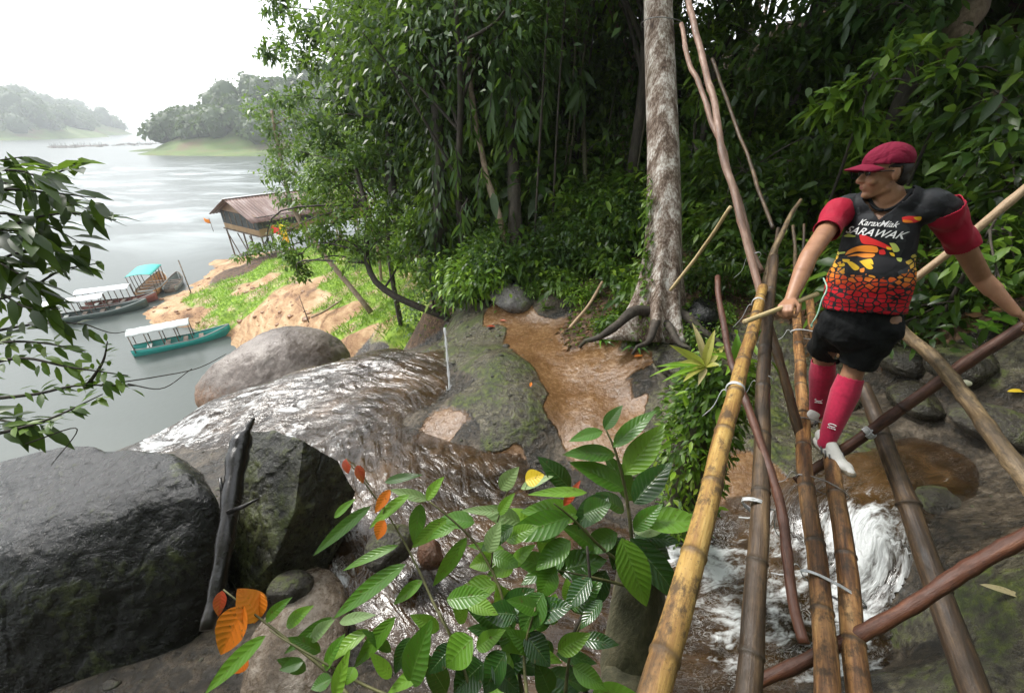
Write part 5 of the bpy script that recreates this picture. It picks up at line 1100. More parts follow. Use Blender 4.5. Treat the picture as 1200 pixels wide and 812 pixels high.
scatter('aicgi', 26, pxbox(590, 760, 305, 372), 'low plants around the pale trunk', 'low on the slope around the roots of the pale trunk', (.35, .6))
scatter('aibgh', 26, pxbox(790, 960, 235, 345), 'low plants behind the handrail', 'on the shady ground behind the far end of the footbridge', (.4, .75))
scatter('ggcai', 20, pxbox(700, 850, 372, 402), 'low plants at the trunk foot', 'at the foot of the pale trunk, half hiding its roots', (.22, .42))
scatter('bgai', 16, pxbox(500, 600, 300, 345), 'low plants behind the wet rock hump', 'crowding the back edge of the wet grey rock hump', (.4, .7))
# left front trees whose crowns hang over the bank
ptree('fine', -1.2, 10.5, .98, 'leaning fine leaved tree whose crown hangs over the bright grass')
o = ptree('fine', -2.0, 12.8, 1.02, 'dense bluish tree at the forest edge left of the dark climber column')
o = ptree('broad', -2.6, 15.5, 1.15, 'dark crowned tree behind the bluish forest edge trees')
o = ptree('fine', -4.6, 15.5, 1.05, 'outermost bluish tree of the forest edge, hanging towards the hut')
ptree('light', -8.2, 24.5, 1.0, 'light green round tree just right of the hut roof')
ptree('light', -12.3, 33, 1.1, 'pale green tree standing behind the hut on the bank')
ptree('tall', -8.5, 31, 1.1, 'tall mid green tree on the bank behind the hut')
ptree('light', -15.5, 37, .9, 'small pale tree at the water side of the hut')
ptree('tall', -3.5, 20, 1.0, 'mid green tree filling the gap above the bright grass')
for i, (x_, y_) in enumerate([(-5, 28), (-1, 26), (-9, 38), (-4, 36), (-13, 44), (2, 38)]): ptree(['broad', 'tall'][i % 2], x_, y_, 1.2, TLAB[['broad', 'tall'][i % 2]][0]+' on the far slope of the bank', 'far slope trees')
# ================================================================ INDIVIDUAL TREES
def custom_tree(name, trunk, r0, r1, clusters, L_, leaf, bark, label, seed, per=260, asp=.46, droop=.3, hang=.12, tpl=LT0, cat='tree', limbs=True, flare=None, nt=22, partname='crown'):
    """trunk: world points; clusters: (world centre, radius)"""
    rng = np.random.default_rng(seed); root = empty(name, trunk[0]); o0 = np.array(trunk[0]); tr = spline(trunk, nt)-o0
    rad = np.linspace(r0, r1, nt)
    if flare: rad = rad*(1+flare*np.exp(-np.arange(nt)/nt*9))
    mb = MB(); V, FL = tube(tr, rad, 18); V = V+(np.minimum(.12*r0, .05)*fbm(V[:, 0]*6, V[:, 1]*6, V[:, 2]*1.5, o=3))[:, None]*np.sign(V-np.vstack([np.repeat(tr, 18, 0), tr[:1], tr[-1:]])); mb.add(V, FL); mb.build('trunk', MBk[bark], root)
    P_ = []; O_ = []; lb = MB(); nl = 0
    for c, r in clusters:
        c = np.array(c)-o0; n = int(per*r*r/.36*(.8+.4*rng.random())); k = max(3, int(3+r*4)); s = uvec(k, rng)*r*rng.uniform(.3, .85, (k, 1)); s[:, 2] *= .8
        idx = rng.integers(0, k, n); P_.append(c+s[idx]+rng.normal(0, r*.26, (n, 3))*[1, 1, .9]); O_.append(s[idx]/r+rng.normal(0, .25, (n, 3)))
        if limbs:
            d = np.linalg.norm(tr-c, axis=1); j = max(2, np.argmin(d)-int(nt*.08)); m_ = tr[j]*.5+c*.5+rng.normal(0, .1, 3)*np.linalg.norm(tr[j]-c)+[0, 0, .1]
            lb.tube(spline([tr[j], m_, c], 9), np.linspace(min(.035, r0*.4), .008, 9), 5, False); nl += 1
            for q in s[:4]: lb.tube(spline([m_*.3+c*.7, c+q*.5, c+q*1.1], 6), np.linspace(.010, .003, 6), 4, False)
    if nl: lb.build('limbs', MBk[bark], root)
    P_ = np.vstack(P_); O_ = np.vstack(O_); D = O_*.6+rng.normal(0, .5, O_.shape); D[:, 2] -= hang; l = L_*rng.uniform(.6, 1.3, len(P_))
    V, FL, r, uvw = leaves(P_, D, l, l*asp, droop, tpl, O_*.5+[0, 0, .9], rng); mb = MB(); mb.add(V, FL, rnd=r); mb.build(partname, ML[leaf], root)
    tag(root, label, cat); return root
def PP(lst): return [(P(a, b, t), r) for a, b, t, r in lst]
# overhanging tree at the lake side (top left of the forest)
custom_tree('overhanging_tree', [(-.3, 10.6, -4.2), P(470, 250, 11.5), P(455, 120, 11.8), P(440, -40, 12)], .17, .08,
    PP([(330, 8, 12.5, .6), (360, 30, 12, .75), (322, 55, 12.5, .55), (350, 75, 12, .6), (398, 20, 12, .7), (440, 8, 12, .7), (410, 62, 12.5, .35), (345, 112, 12, .5), (362, 140, 12, .45), (395, 118, 12, .8), (430, 95, 11.5, .6), (470, 50, 11.5, .8), (455, 130, 11.5, .9), (385, 165, 12, .7), (420, 190, 11.5, .9), (465, 190, 11.5, .9), (375, 210, 11.5, .6), (350, 178, 12, .4), (300, -20, 12.5, .5), (500, 10, 12, .9), (480, 110, 12, .8)]),
    .19, 'blue', 'dark', 'large dark tree whose ragged crown overhangs the lake at the top left of the forest', 41, per=250)
custom_tree('low_hanging_tree', [(-1.4, 10.2, -4.8), P(440, 330, 11), P(430, 250, 11.3), P(415, 190, 11.5)], .10, .05,
    PP([(335, 272, 12, .5), (310, 290, 12.5, .42), (350, 300, 12, .5), (348, 322, 12, .35), (372, 262, 11.5, .7), (400, 240, 11.5, .8), (430, 260, 11, .8), (390, 285, 11.5, .55), (360, 240, 12, .5), (425, 295, 11, .6), (460, 250, 11, .8), (470, 295, 10.5, .6), (490, 270, 10.5, .7), (505, 318, 10, .55), (395, 208, 11.5, .7), (345, 312, 12, .35), (285, 300, 13, .28)]),
    .15, 'mid', 'dark', 'low spreading tree whose leafy boughs hang down over the sand bank', 42, per=330)
custom_tree('pale_leaved_tree', [(-7.3, 19.5, -8.5), P(352, 260, 21), P(330, 190, 21), P(318, 130, 21)], .14, .06,
    PP([(305, 128, 21, .9), (325, 112, 21, .8), (318, 150, 21, .9), (330, 175, 21, 1.0), (318, 205, 20, .8), (350, 150, 21, 1.1), (345, 200, 20, 1.0), (372, 180, 21, 1.2), (335, 228, 20, .7), (360, 228, 20, .9), (352, 120, 22, .9), (380, 140, 22, 1.2)]),
    .26, 'pale', 'tan', 'pale green small tree in front of the far island, left of the overhanging tree', 43, per=90)
# dark climber-covered trunk
def climber(name, trunk, r0, r1, n, L_, leaf, label, seed, spread=.35, bark='dark', s0=.15, asp=.36):
    rng = np.random.default_rng(seed); root = empty(name, trunk[0]); tr = spline(trunk, 30)-np.array(trunk[0]); mb = MB(); V, FL = tube(tr, np.linspace(r0, r1, 30), 14); V = V+(.03*fbm(V[:, 0]*5, V[:, 1]*5, V[:, 2]*1.2, o=3))[:, None]; mb.add(V, FL); mb.build('trunk', MBk[bark], root)
    if n:
        s_ = rng.uniform(s0, 1, n); P_ = np.stack([np.interp(s_*29, np.arange(30), tr[:, i]) for i in range(3)], -1); a = rng.uniform(0, 2*PI, n); rr = (r0+(r1-r0)*s_)+spread*rng.random(n)**1.3*(.5+.8*np.abs(vnoise(s_*9+seed, a*1.2)))
        O_ = np.stack([np.cos(a), np.sin(a), 0*a], -1); P_ = P_+O_*rr[:, None]; D = O_*.8+rng.normal(0, .3, O_.shape); D[:, 2] -= .9; l = L_*rng.uniform(.6, 1.3, n)
        V, FL, r, uvw = leaves(P_, D, l, l*asp, .25, LT1, O_+[0, 0, .3], rng); mb = MB(); mb.add(V, FL, rnd=r); mb.build('climbing_leaves', ML[leaf], root)
    tag(root, label, 'tree'); return root
def gp(px, py, dz=-.2): p = onground(px, py); return Vector((p.x, p.y, p.z+dz))
b1 = gp(520, 335)
climber('climber_covered_tree', [b1, P(516, 250, 10.2), P(512, 120, 10.4), P(505, -40, 10.8)], .20, .14, 1500, .24, 'deep', 'dark straight tree thickly covered in hanging climber leaves, left of centre', 51, .75)
climber('climber_covered_tree', [gp(603, 325), P(603, 240, 9.6), P(598, 120, 9.8), P(590, -40, 10)], .17, .13, 380, .26, 'mid', 'dark trunked tree with sparse climbers, left of the bamboo thicket', 52, .5, s0=.5)
climber('leaning_tree', [gp(585, 322), P(590, 280, 9.5), P(568, 195, 9.6), P(552, 100, 9.8), P(548, -30, 10)], .085, .06, 160, .2, 'mid', 'thin grey trunk leaning left beside the dark climber tree', 53, .4, 'tan', s0=.4)
climber('slim_tree', [gp(628, 318), P(618, 230, 10.5), P(612, 120, 11), P(606, -40, 11.5)], .12, .09, 0, .2, 'mid', 'slim dark trunk just right of the thicker climber tree', 54)
climber('slim_tree', [gp(548, 322), P(546, 240, 11.5), P(540, 120, 11.8), P(535, -40, 12)], .10, .08, 200, .2, 'deep', 'slim dark trunk standing between the two climber trees', 55, .4)
# thin upright bamboo thicket behind the strap plant
rng = np.random.default_rng(61)
for i in range(20):
    px = rng.uniform(622, 752); y_ = rng.uniform(9.6, 12.5); d = ray(px, 300); x_ = d.x/d.y*y_; z_ = hz(x_, y_)-.1; h = rng.uniform(5, 8)
    mb = MB(); c = spline([(x_, y_, z_), (x_+rng.normal(0, .15), y_, z_+h*.5), (x_+rng.normal(0, .5), y_+rng.normal(0, .3), z_+h)], 12); mb.tube(c, np.linspace(.032, .014, 12), 6, False)
    o = mb.build('young_bamboo', MBk['moss' if i % 3 else 'dark']); tag(o, 'thin upright bamboo stem in the thicket left of the pale trunk', 'bamboo', 'thin bamboo stems in the thicket')
for i, (px, py, t_, r_, lf) in enumerate([(640, 60, 9.5, 1.1, 'deep'), (690, 40, 9.8, 1.1, 'mid'), (735, 80, 9.5, .9, 'deep'), (660, 130, 9.8, .9, 'blue')]):
    pass
custom_tree('bamboo_clump', [gp(690, 318), P(685, 180, 10), P(680, 60, 10), P(675, -40, 10)], .06, .04,
    PP([(640, 30, 10, 1.0), (690, 20, 10.3, 1.1), (735, 40, 10, 1.0), (660, 90, 10, 1.0), (715, 110, 10.3, 1.0), (745, 160, 10, .8), (650, 170, 10.5, .8), (700, 190, 10.5, .9), (630, 215, 9.5, .6), (670, 235, 9.3, .6), (720, 240, 9.3, .7)]),
    .19, 'mid', 'moss', 'feathery bright clump filling the space left of the pale trunk', 62, per=190, asp=.3, droop=.35)
# big drooping strap leaves hanging in the middle
def hanging(name, spots, L_, leaf, label, seed, asp=.2, per=16):
    rng = np.random.default_rng(seed); c0 = Vector(spots[0][0]); root = empty(name, c0); mb = MB(); sb = MB()
    for c, r in spots:
        c = np.array(c-c0); a = c+np.array([rng.normal(0, .1), .3, r*1.2]); sb.tube(spline([a, c+[0, .1, r*.6], c-[0, 0, r*.5]], 7), np.linspace(.016, .006, 7), 5, False)
        n = per; s_ = rng.random(n); p = a+(c-[0, 0, r*.5]-a)*s_[:, None]+rng.normal(0, .04, (n, 3)); D = rng.normal(0, .45, (n, 3)); D[:, 2] = -1; l = L_*rng.uniform(.7, 1.2, n)
        V, FL, rr, u = leaves(p, D, l, l*asp, .05, LT1, rng.normal(0, 1, (n, 3))+[0, -1.2, .3], rng); mb.add(V, FL, rnd=rr*.4+.6)
    sb.build('stems', MBk['dark'], root); mb.build('hanging_leaves', ML[leaf], root); tag(root, label, 'plant'); return root
hanging('hanging_vine', PP([(598, 110, 8.8, .4), (622, 118, 8.8, .5), (585, 85, 8.9, .4), (640, 95, 8.9, .45), (612, 70, 9, .4), (660, 70, 9, .4), (636, 135, 8.8, .35), (605, 140, 8.7, .35), (575, 130, 8.9, .35), (680, 100, 9, .3)]), .5, 'blue', 'big grey green drooping leaves hanging in front of the bamboo thicket', 63)
hanging('hanging_vine', PP([(552, 150, 9, .5), (545, 60, 9.2, .5), (536, 200, 9, .4), (560, 230, 8.9, .4), (528, 110, 9.2, .5), (540, 260, 8.9, .35)]), .36, 'blue', 'hanging leafy vine between the two dark climber trees', 64, per=20)
# ---------------------------------------------------------------- the pale trunk with buttress roots
_q = onground(770, 393); TD = _q.y*CP-_q.z*SP; K7 = TD/7.1; tb0 = P(768, 395, TD)
root = empty('pale_trunk_tree', tb0); o0 = np.array(tb0)
ctr = [P(x_, y_, TD+.05) for x_, y_ in [(770, 402), (775, 330), (778, 260), (777, 180), (774, 90), (771, 0), (769, -110)]]; tr = spline(ctr, 60)-o0
hgt = tr[:, 2]-tr[0, 2]; n = 48; V, FL = tube(tr, 1.0, n); cc = np.vstack([np.repeat(tr, n, 0), tr[:1], tr[-1:]]); D = V-cc; ang = np.arctan2(D[:, 1], D[:, 0]); hh = np.concatenate([np.repeat(hgt, n), [0, hgt[-1]]])
rr = K7*.30+.06*np.exp(-hh/.9)-.012*np.clip(hh, 0, 6)
for a0, k, w_ in [(PI*1.02, .62, .20), (PI*1.35, .34, .22), (-PI*.35, .22, .30), (0.05, .55, .20), (PI*.6, .4, .25)]:
    d = np.abs(((ang-a0+PI) % (2*PI))-PI); rr = rr+k*np.exp(-(d/w_)**2)*np.exp(-hh/.42)+.035*np.exp(-(d/.3)**2)*np.exp(-hh/1.8)
V = cc+D*(rr*(1+.03*fbm(ang*2, hh*1.3, o=3)+.012*fbm(ang*6, hh*9, o=3)))[:, None]
mb = MB(); mb.add(V, FL); mb.build('trunk', MBk['pale'], root)
mb = MB()
for pts, r_ in [([(745, 360, 6.9), (722, 378, 6.7), (700, 392, 6.6), (680, 396, 6.7)], .055), ([(800, 365, 6.9), (822, 384, 6.7), (838, 394, 6.6), (850, 404, 6.5)], .055), ([(768, 375, 6.7), (760, 396, 6.4), (742, 404, 6.2)], .045), ([(785, 380, 6.7), (796, 398, 6.4), (812, 404, 6.2)], .04)]:
    mb = MB(); q = np.vstack([spline([tuple(tr[5]*.6+[0, 0, .12])]+[tuple(np.array(P(a[0], a[1]+4, a[2]*K7))-o0) for a in pts], 14)]); q[-1, 2] -= .1; mb.tube(q, np.linspace(r_*1.9, r_*.45, 14)*(1+.1*np.sin(np.arange(14)*1.9)), 10); mb.build('root', MBk['dark'], root)
rng = np.random.default_rng(65); n_ = 260; s_ = rng.random(n_); P_ = np.stack([np.interp(s_, [0, 1], [tr[3, i], tr[26, i]]) for i in range(3)], -1); P_ += np.array([-.27, -.12, 0])+rng.normal(0, .055, (n_, 3)); D = rng.normal(0, .5, (n_, 3))+[-.4, -.5, -.3]; l = .11*rng.uniform(.6, 1.3, n_)
V, FL, r, u = leaves(P_, D, l, l*.42, .3, LT1, None, rng); mb = MB(); mb.add(V, FL, rnd=r*.7+.3); mb.build('climbing_leaves', ML['mid'], root)
mb = MB(); c = np.array(P(775, 27, TD+.05))-o0; mb.tube([c+[.31*math.cos(a), .33*math.sin(a), .02*math.sin(a*2)] for a in np.linspace(0, 2*PI, 30)], .008, 5, False); mb.build('wire', M_wire, root)
cr, _ = make_crown(rng, 3600, tr[-1]+[0, 0, 2.3], (2.6, 2.6, 1.6), .24, .42, 18); mb = MB(); mb.add(cr[0], cr[1], rnd=cr[2]); mb.build('crown', ML['deep'], root)
tag(root, 'straight pale flaky trunked tree with spreading dark roots, right of centre', 'tree')
# tree at the top right corner
climber('pale_trunk_tree', [Vector((8.3, 5.9, hz(8.3, 5.9)-.3)), P(1128, 60, 6.6), P(1140, 10, 6.7), P(1152, -60, 6.9)], .22, .19, 0, .2, 'mid', 'leaning tan trunk at the top right corner', 66, bark='tan')
# ---------------------------------------------------------------- big leaves on the right slope
for i, (spots, L_, lf, lab) in enumerate([
    ([(1020, 95, 5.2, .34), (990, 110, 5.4, .3), (1050, 75, 5.2, .34), (1075, 105, 5, .34), (1010, 130, 5.2, .26), (965, 125, 5.6, .25)], .24, 'mid', 'broad leaved bough hanging above the red cap'),
    ([(1120, 85, 4.8, .36), (1150, 60, 4.8, .36), (1180, 90, 4.6, .36), (1110, 120, 4.8, .3), (1155, 120, 4.6, .34), (1190, 40, 4.8, .4), (1195, 130, 4.5, .3)], .24, 'deep', 'dark glossy leaved bough near the right edge, below the tan trunk'),
    ([(1170, 170, 4.2, .3), (1140, 190, 4.3, .3), (1190, 220, 4.0, .3), (1150, 230, 4.2, .28), (1120, 215, 4.4, .25)], .19, 'deep', 'dark leafy shrub at the right edge above the tan handrail'),
    ([(900, 60, 7.5, .7), (860, 30, 7.8, .7), (930, 90, 7.2, .6), (880, 110, 7.5, .6), (950, 40, 7.2, .7)], .22, 'deep', 'dark leafy bough in the shade right of the leaning poles'),
    ([(1010, 20, 6.5, .6), (1060, 10, 6.3, .6), (960, 5, 6.8, .6), (1090, 35, 6, .5)], .22, 'blue', 'dark bluish bough along the top edge above the person'),
    ([(1160, 270, 3.9, .22), (1185, 295, 3.8, .22), (1150, 300, 4, .2), (1120, 290, 4.2, .18), (1170, 325, 3.7, .18)], .16, 'mid', 'leafy shrub under the tan handrail at the right edge'),
    ([(870, 200, 7.0, .5), (840, 170, 7.2, .5), (900, 230, 6.8, .45), (850, 240, 7, .4), (930, 190, 6.8, .5), (960, 160, 6.6, .5)], .17, 'deep', 'shady shrub behind the two pinkish poles'),
    ([(820, 110, 7.6, .5), (825, 60, 7.8, .5), (815, 180, 7.5, .4), (835, 20, 7.8, .5)], .18, 'mid', 'leafy bough just right of the pale trunk')]):
    cs = PP(spots); base = cs[0][0].copy(); gx, gy = base.x*1.12, base.y*1.12
    custom_tree('leafy_shrub', [Vector((gx, gy, hz(gx, gy)-.1)), (Vector((gx, gy, hz(gx, gy)))+cs[0][0])/2+Vector((.1, .1, .2)), cs[0][0]], .03, .012, cs, L_, lf, 'dark', lab, 70+i, per=210, asp=.40, tpl=LT1, cat='shrub', partname='foliage', hang=.2, nt=12)
# small plant below the arm, bright leaves
# ================================================================ HUT ON STILTS
M_wood = mat('weathered_planks', [(0, (.06, .045, .035)), (.5, (.13, .10, .075)), (1, (.24, .19, .14))], scale=.8, stretch=(1, 1, 5), rough=.85, bump=.3)
M_ply = mat('tan_plywood', [(0, (.24, .15, .07)), (1, (.38, .26, .14))], .8, rough=.8)
M_net = mat('dark_netting', [(0, (.03, .035, .035)), (1, (.07, .08, .08))], 3, rough=.8)
def roof_material():
    t = NT('rusty_corrugated_roof'); g = t.coord('Object'); n = t.noise(t.coord('Object', (1, .35, .35)), 1.2, 6, .65); n2 = t.noise(g, 9, 4)
    c = t.ramp(t.math('ADD', t.math('MULTIPLY', n, .75), t.math('MULTIPLY', n2, .25)), [(.34, (.06, .026, .018)), (.47, (.13, .062, .045)), (.55, (.20, .13, .11)), (.7, (.32, .27, .25))])
    return t.bsdf(c, .5, t.bump(n2, .2, .01))
M_roof = roof_material()
A = PZ(252, 268, -9.3)   # near lower corner of the wall at the water end
HO = PZ(306, 277, -10.0); hut = empty('stilt_hut', HO, (0, 0, R(56))); W_, L2, HH = 7.6, 14.0, 1.9   # width (y), length (x), wall height; floor at z=0
def part(mb, name, m, par=None, sm=False): return mb.build(name, m, par or hut, sm)
mb = MB(); mb.box((L2/2, W_/2, -.06), (L2+.3, W_+.3, .12)); part(mb, 'floor', M_wood)
mb = MB(); mb.box((L2/2, 0, HH*.18), (L2, .06, HH*.36)); mb.box((L2*.72, 0, HH*.68), (L2*.56, .06, HH*.64)); part(mb, 'wall', M_ply)
mb = MB(); mb.box((L2*.22, -.02, HH*.68), (L2*.44-.02, .05, HH*.60)); part(mb, 'netting_panel', M_net)
mb = MB(); mb.box((0, W_/2, HH*.14), (.06, W_-.1, HH*.28)); part(mb, 'wall', M_ply)
mb = MB(); mb.box((-.02, W_/2, HH*.64), (.05, W_-.1, HH*.70)); part(mb, 'netting_panel', M_net)
for y_ in np.linspace(.8, W_-.8, 6): mb = MB(); mb.box((-.07, y_, HH*.64), (.05, .10, HH*.68)); part(mb, 'window_post', M_wood)
mb = MB(); mb.box((L2/2, W_, HH*.5), (L2, .06, HH)); part(mb, 'wall', M_wood)
mb = MB(); mb.box((L2, W_/2, HH*.5), (.06, W_-.1, HH)); part(mb, 'wall', M_wood)
RH = 1.5
mb = MB(); mb.add([(.0, .1, HH), (.0, W_-.1, HH), (0, W_/2, HH+RH-.15), (.08, .1, HH), (.08, W_-.1, HH), (.08, W_/2, HH+RH-.15)], [[(0, 2, 1), (3, 4, 5)], [(0, 1, 4, 3), (1, 2, 5, 4), (2, 0, 3, 5)]]); part(mb, 'gable', mat('gable_board', [(0, (.20, .12, .07)), (1, (.34, .22, .14))], 1.5))
for sg in (-1, 1):     # corrugated sheets
    nx_ = 220; xs = np.linspace(-.9, L2+.5, nx_); ys = np.linspace(0, 1, 6); Xr, Yr = np.meshgrid(xs, ys, indexing='ij'); hw = W_/2+.75
    Zr = HH+RH-(RH+.42)*Yr+.035*np.sin(Xr*2*PI/.16*.5)+.02*fbm(Xr, Yr*3); me = mk('roof', np.stack([Xr, W_/2+sg*hw*Yr, Zr], -1).reshape(-1, 3), [grid_faces(nx_, 6)], None, True, [M_roof]); thicken(me, .02); rf = link('roof', me, hut)
mb = MB(); mb.box((L2/2-.2, W_/2, HH+RH+.05), (L2+1.5, .36, .05)); mb.build('ridge_cap', mat('pale_ridge_metal', [(0, (.5, .5, .5)), (1, (.66, .66, .66))], 3, rough=.4), rf, False)
mb = MB()
for x_ in np.linspace(.4, L2*.42, 7): mb = MB(); mb.box((x_, -.06, HH*.68), (.07, .06, HH*.62)); part(mb, 'window_post', M_wood)
for x_ in np.linspace(.05, L2-.05, 7):
    for y_ in (0.05, W_/2, W_-.05):
        wx_ = Vector((x_, y_, 0)); wx_.rotate(hut.rotation_euler); g_ = max(hz(HO.x+wx_.x, HO.y+wx_.y), -15)+10.0
        mb = MB(); mb.tube([(x_, y_, g_-.3), (x_, y_, -.1)], .08, 7); part(mb, 'stilt', M_wood)
for y_ in (W_-.1, W_*.66, W_*.33):
    mb = MB(); mb.tube([(-.02, y_, -.3), (-.02, y_-1.7, -3.0)], .06, 6); part(mb, 'brace', M_wood)
mb = MB(); mb.tube([(-.2, W_+.4, -3.6), (-.2, .2, -.9)], .06, 6); part(mb, 'brace', M_wood)
tag(hut, 'wooden hut on stilts with a rusty corrugated roof at the water\'s edge', 'hut')
def flag(name, p, cols, w_, h_, lab, drop=True):
    root = empty(name, p); mb = MB(); mb.tube([(0, 0, -.8), (0, 0, h_+.15)], .025, 5); mb.build('staff', M_wood, root)
    for k, c in enumerate(cols):
        xs, zs = np.meshgrid(np.linspace(.02, w_, 8), np.linspace(h_*(1-(k+1)/len(cols)), h_*(1-k/len(cols)), 5), indexing='ij'); V = np.stack([xs, .09*np.sin(xs*7), zs-.25*xs], -1).reshape(-1, 3)
        me = mk('cloth', V, [grid_faces(8, 5)], None, True, [flat_mat('flag_'+name+str(k), c)]); thicken(me, .01); link('cloth', me, root)
    tag(root, lab, 'flag')
flag('flag', P(322, 283, 40.0), [(.75, .05, .04), (.8, .8, .78)], .8, 1.6, 'red and white flag hanging at the hut wall, left of the yellow one')
flag('flag', P(331, 284, 38.5), [(.85, .62, .03), (.80, .40, .03)], .7, 1.7, 'yellow flag hanging at the hut wall')
flag('flag', P(247, 262, 41.5), [(.8, .25, .03)], -.6, .4, 'small orange flag at the water end of the hut')
# ================================================================ BOATS
def boat(name, a, b, width, h, hull, trim, roofc, roof, label, rl=(.05, .6), deckc=None, rh=1.25, seed=0):
    """longboat from stern a to bow b (world points on the water)"""
    a, b = Vector(a), Vector(b); L_ = (b-a).length; ang = math.atan2((b-a).y, (b-a).x); root = empty(name, (a.x, a.y, LAKE), (0, 0, ang))
    n, m = 30, 13; V = []
    for i in range(n):
        s_ = i/(n-1); w_ = width/2*(min(1, (.72+s_*1.4))*(1-max(0, (s_-.55)/.45)**2.2*.97)); sheer = h*(.75+.25*(1-s_)**2+1.15*max(0, s_-.55)**1.6*2.2); keel = -.18+.9*max(0, s_-.75)**1.5*3
        for j in range(m):
            t = j/(m-1)*2-1; V.append((s_*L_, w_*np.sign(t)*abs(t)**.65, keel+(sheer-keel)*abs(t)**2.6))
    me = mk('hull', V, [grid_faces(n, m), ], None, True, [hull]); thicken(me, .05); link('hull', me, root)
    Vm = np.array(V).reshape(n, m, 3)
    for k in (0, m-1): mb = MB(); mb.tube(Vm[:, k]+[0, 0, .02], .045, 6, True, .8); mb.build('gunwale', trim, root)
    mb = MB(); mb.box((.02, 0, .14), (.06, width*.66, .5)); mb.build('transom', trim, root)
    mb = MB(); mb.box((L_*.36, 0, .05), (L_*.62, width*.62, .04)); mb.build('floor_boards', M_wood, root, False)
    for s_ in (.16, .34, .52, .68): mb = MB(); mb.box((L_*s_, 0, h*.66), (.28, width*(.86 if s_ < .6 else .68), .05)); mb.build('seat', trim if s_ < .3 else M_wood, root, False)
    if roof:
        x0, x1 = rl[0]*L_, rl[1]*L_; nx_, ny_ = 30, 9; xs, ys = np.meshgrid(np.linspace(x0, x1, nx_), np.linspace(-1, 1, ny_), indexing='ij'); V = np.stack([xs, ys*width*.52, h*.7+rh+.16*(1-ys**2)+.02*np.sin(xs*9)*(abs(ys) > .7)], -1).reshape(-1, 3)
        me = mk('canopy', V, [grid_faces(nx_, ny_)], None, True, [roofc]); thicken(me, .03); link('canopy', me, root)
        for x_ in np.linspace(x0+.1, x1-.1, 5):
            for sg in (-1, 1): mb = MB(); mb.tube([(x_, sg*width*.44, h*.6), (x_, sg*width*.47, h*.7+rh)], .032, 6); mb.build('canopy_post', M_wood, root)
    tag(root, label, 'boat'); return root
def paint(name, c, r=.4): return mat(name, [(0, tuple(v*.72 for v in c)), (1, c)], 2.5, rough=r, bump=.15, stretch=(.4, 1, 1))
MB_teal = paint('teal_boat_paint', (.02, .34, .30)); MB_dk = paint('dark_green_hull_paint', (.045, .075, .065)); MB_gr = paint('grey_boat_paint', (.25, .28, .26)); MB_red = paint('red_brown_boat_paint', (.22, .06, .04)); MB_or = paint('orange_wood_hull', (.5, .26, .10))
MR_w = paint('white_canopy_sheet', (.78, .80, .82), .5); MR_g = paint('grey_white_canopy_sheet', (.55, .60, .58), .5); MR_t = paint('turquoise_tarpaulin', (.02, .42, .36), .5)
boat('longboat', PZ(158, 416, LAKE), PZ(272, 391, LAKE), 1.35, .55, MB_teal, MB_gr, MR_g, True, 'teal longboat with a pale flat canopy, nearest to the brown boulder', (.02, .62))
boat('longboat', PZ(60, 380, LAKE), PZ(175, 360, LAKE), 1.4, .55, MB_dk, MB_gr, MR_w, True, 'dark green longboat with a bright white canopy, front one of the moored pair', (.0, .60))
boat('longboat', PZ(100, 364, LAKE), PZ(186, 352, LAKE), 1.4, .55, MB_red, MB_gr, MR_w, True, 'red brown longboat with a white canopy, behind the dark green longboat', (.0, .70))
boat('longboat', PZ(197, 330, LAKE)+Vector((1.0, 6.0, 0))*0, PZ(180, 349, LAKE)+Vector((0, 0, 0)), 1.9, .8, MB_or, MB_gr, MR_t, True, 'short orange wooden boat under a turquoise tarpaulin', (.42, .86), rh=1.5) if False else boat('longboat', PZ(178, 349, LAKE)+Vector((-.3, -.2, 0)), PZ(192, 328, LAKE), 1.9, .7, MB_or, MB_gr, MR_t, True, 'short orange wooden boat under a turquoise tarpaulin', (.02, .62), rh=1.6)
boat('rowing_boat', PZ(200, 343, LAKE), PZ(211, 328, LAKE), 1.3, .6, MB_gr, M_wood, None, False, 'small open grey boat between the turquoise tarpaulin and the mooring pole')
mb = MB(); mb.tube([P(221, 336, 36.5)-Vector((0, 0, .6)), P(209, 305, 36.5)], .05, 6); tag(mb.build('mooring_pole', M_wood), 'thin dark mooring pole leaning beside the small grey boat', 'pole')
mb = MB(); mb.tube(spline([P(365, 372, 22), P(380, 365, 23), P(400, 352, 25)], 6), .05, 6); tag(mb.build('dead_pole', MBk['tan']), 'pale dead pole lying on the sand below the bright grass', 'pole')
# leafless sapling on the sand
mb = MB(); mb.tube(spline([P(362, 378, 21.5), P(356, 362, 21.5), P(350, 345, 21.5)], 6), [.03, .028, .025, .02, .015, .01], 5); mb.tube([P(356, 362, 21.5), P(344, 352, 21.4)], [.012, .006], 4)
tag(mb.build('bare_sapling', MBk['dark']), 'bare dark sapling standing on the sand above the brown boulder', 'sapling')
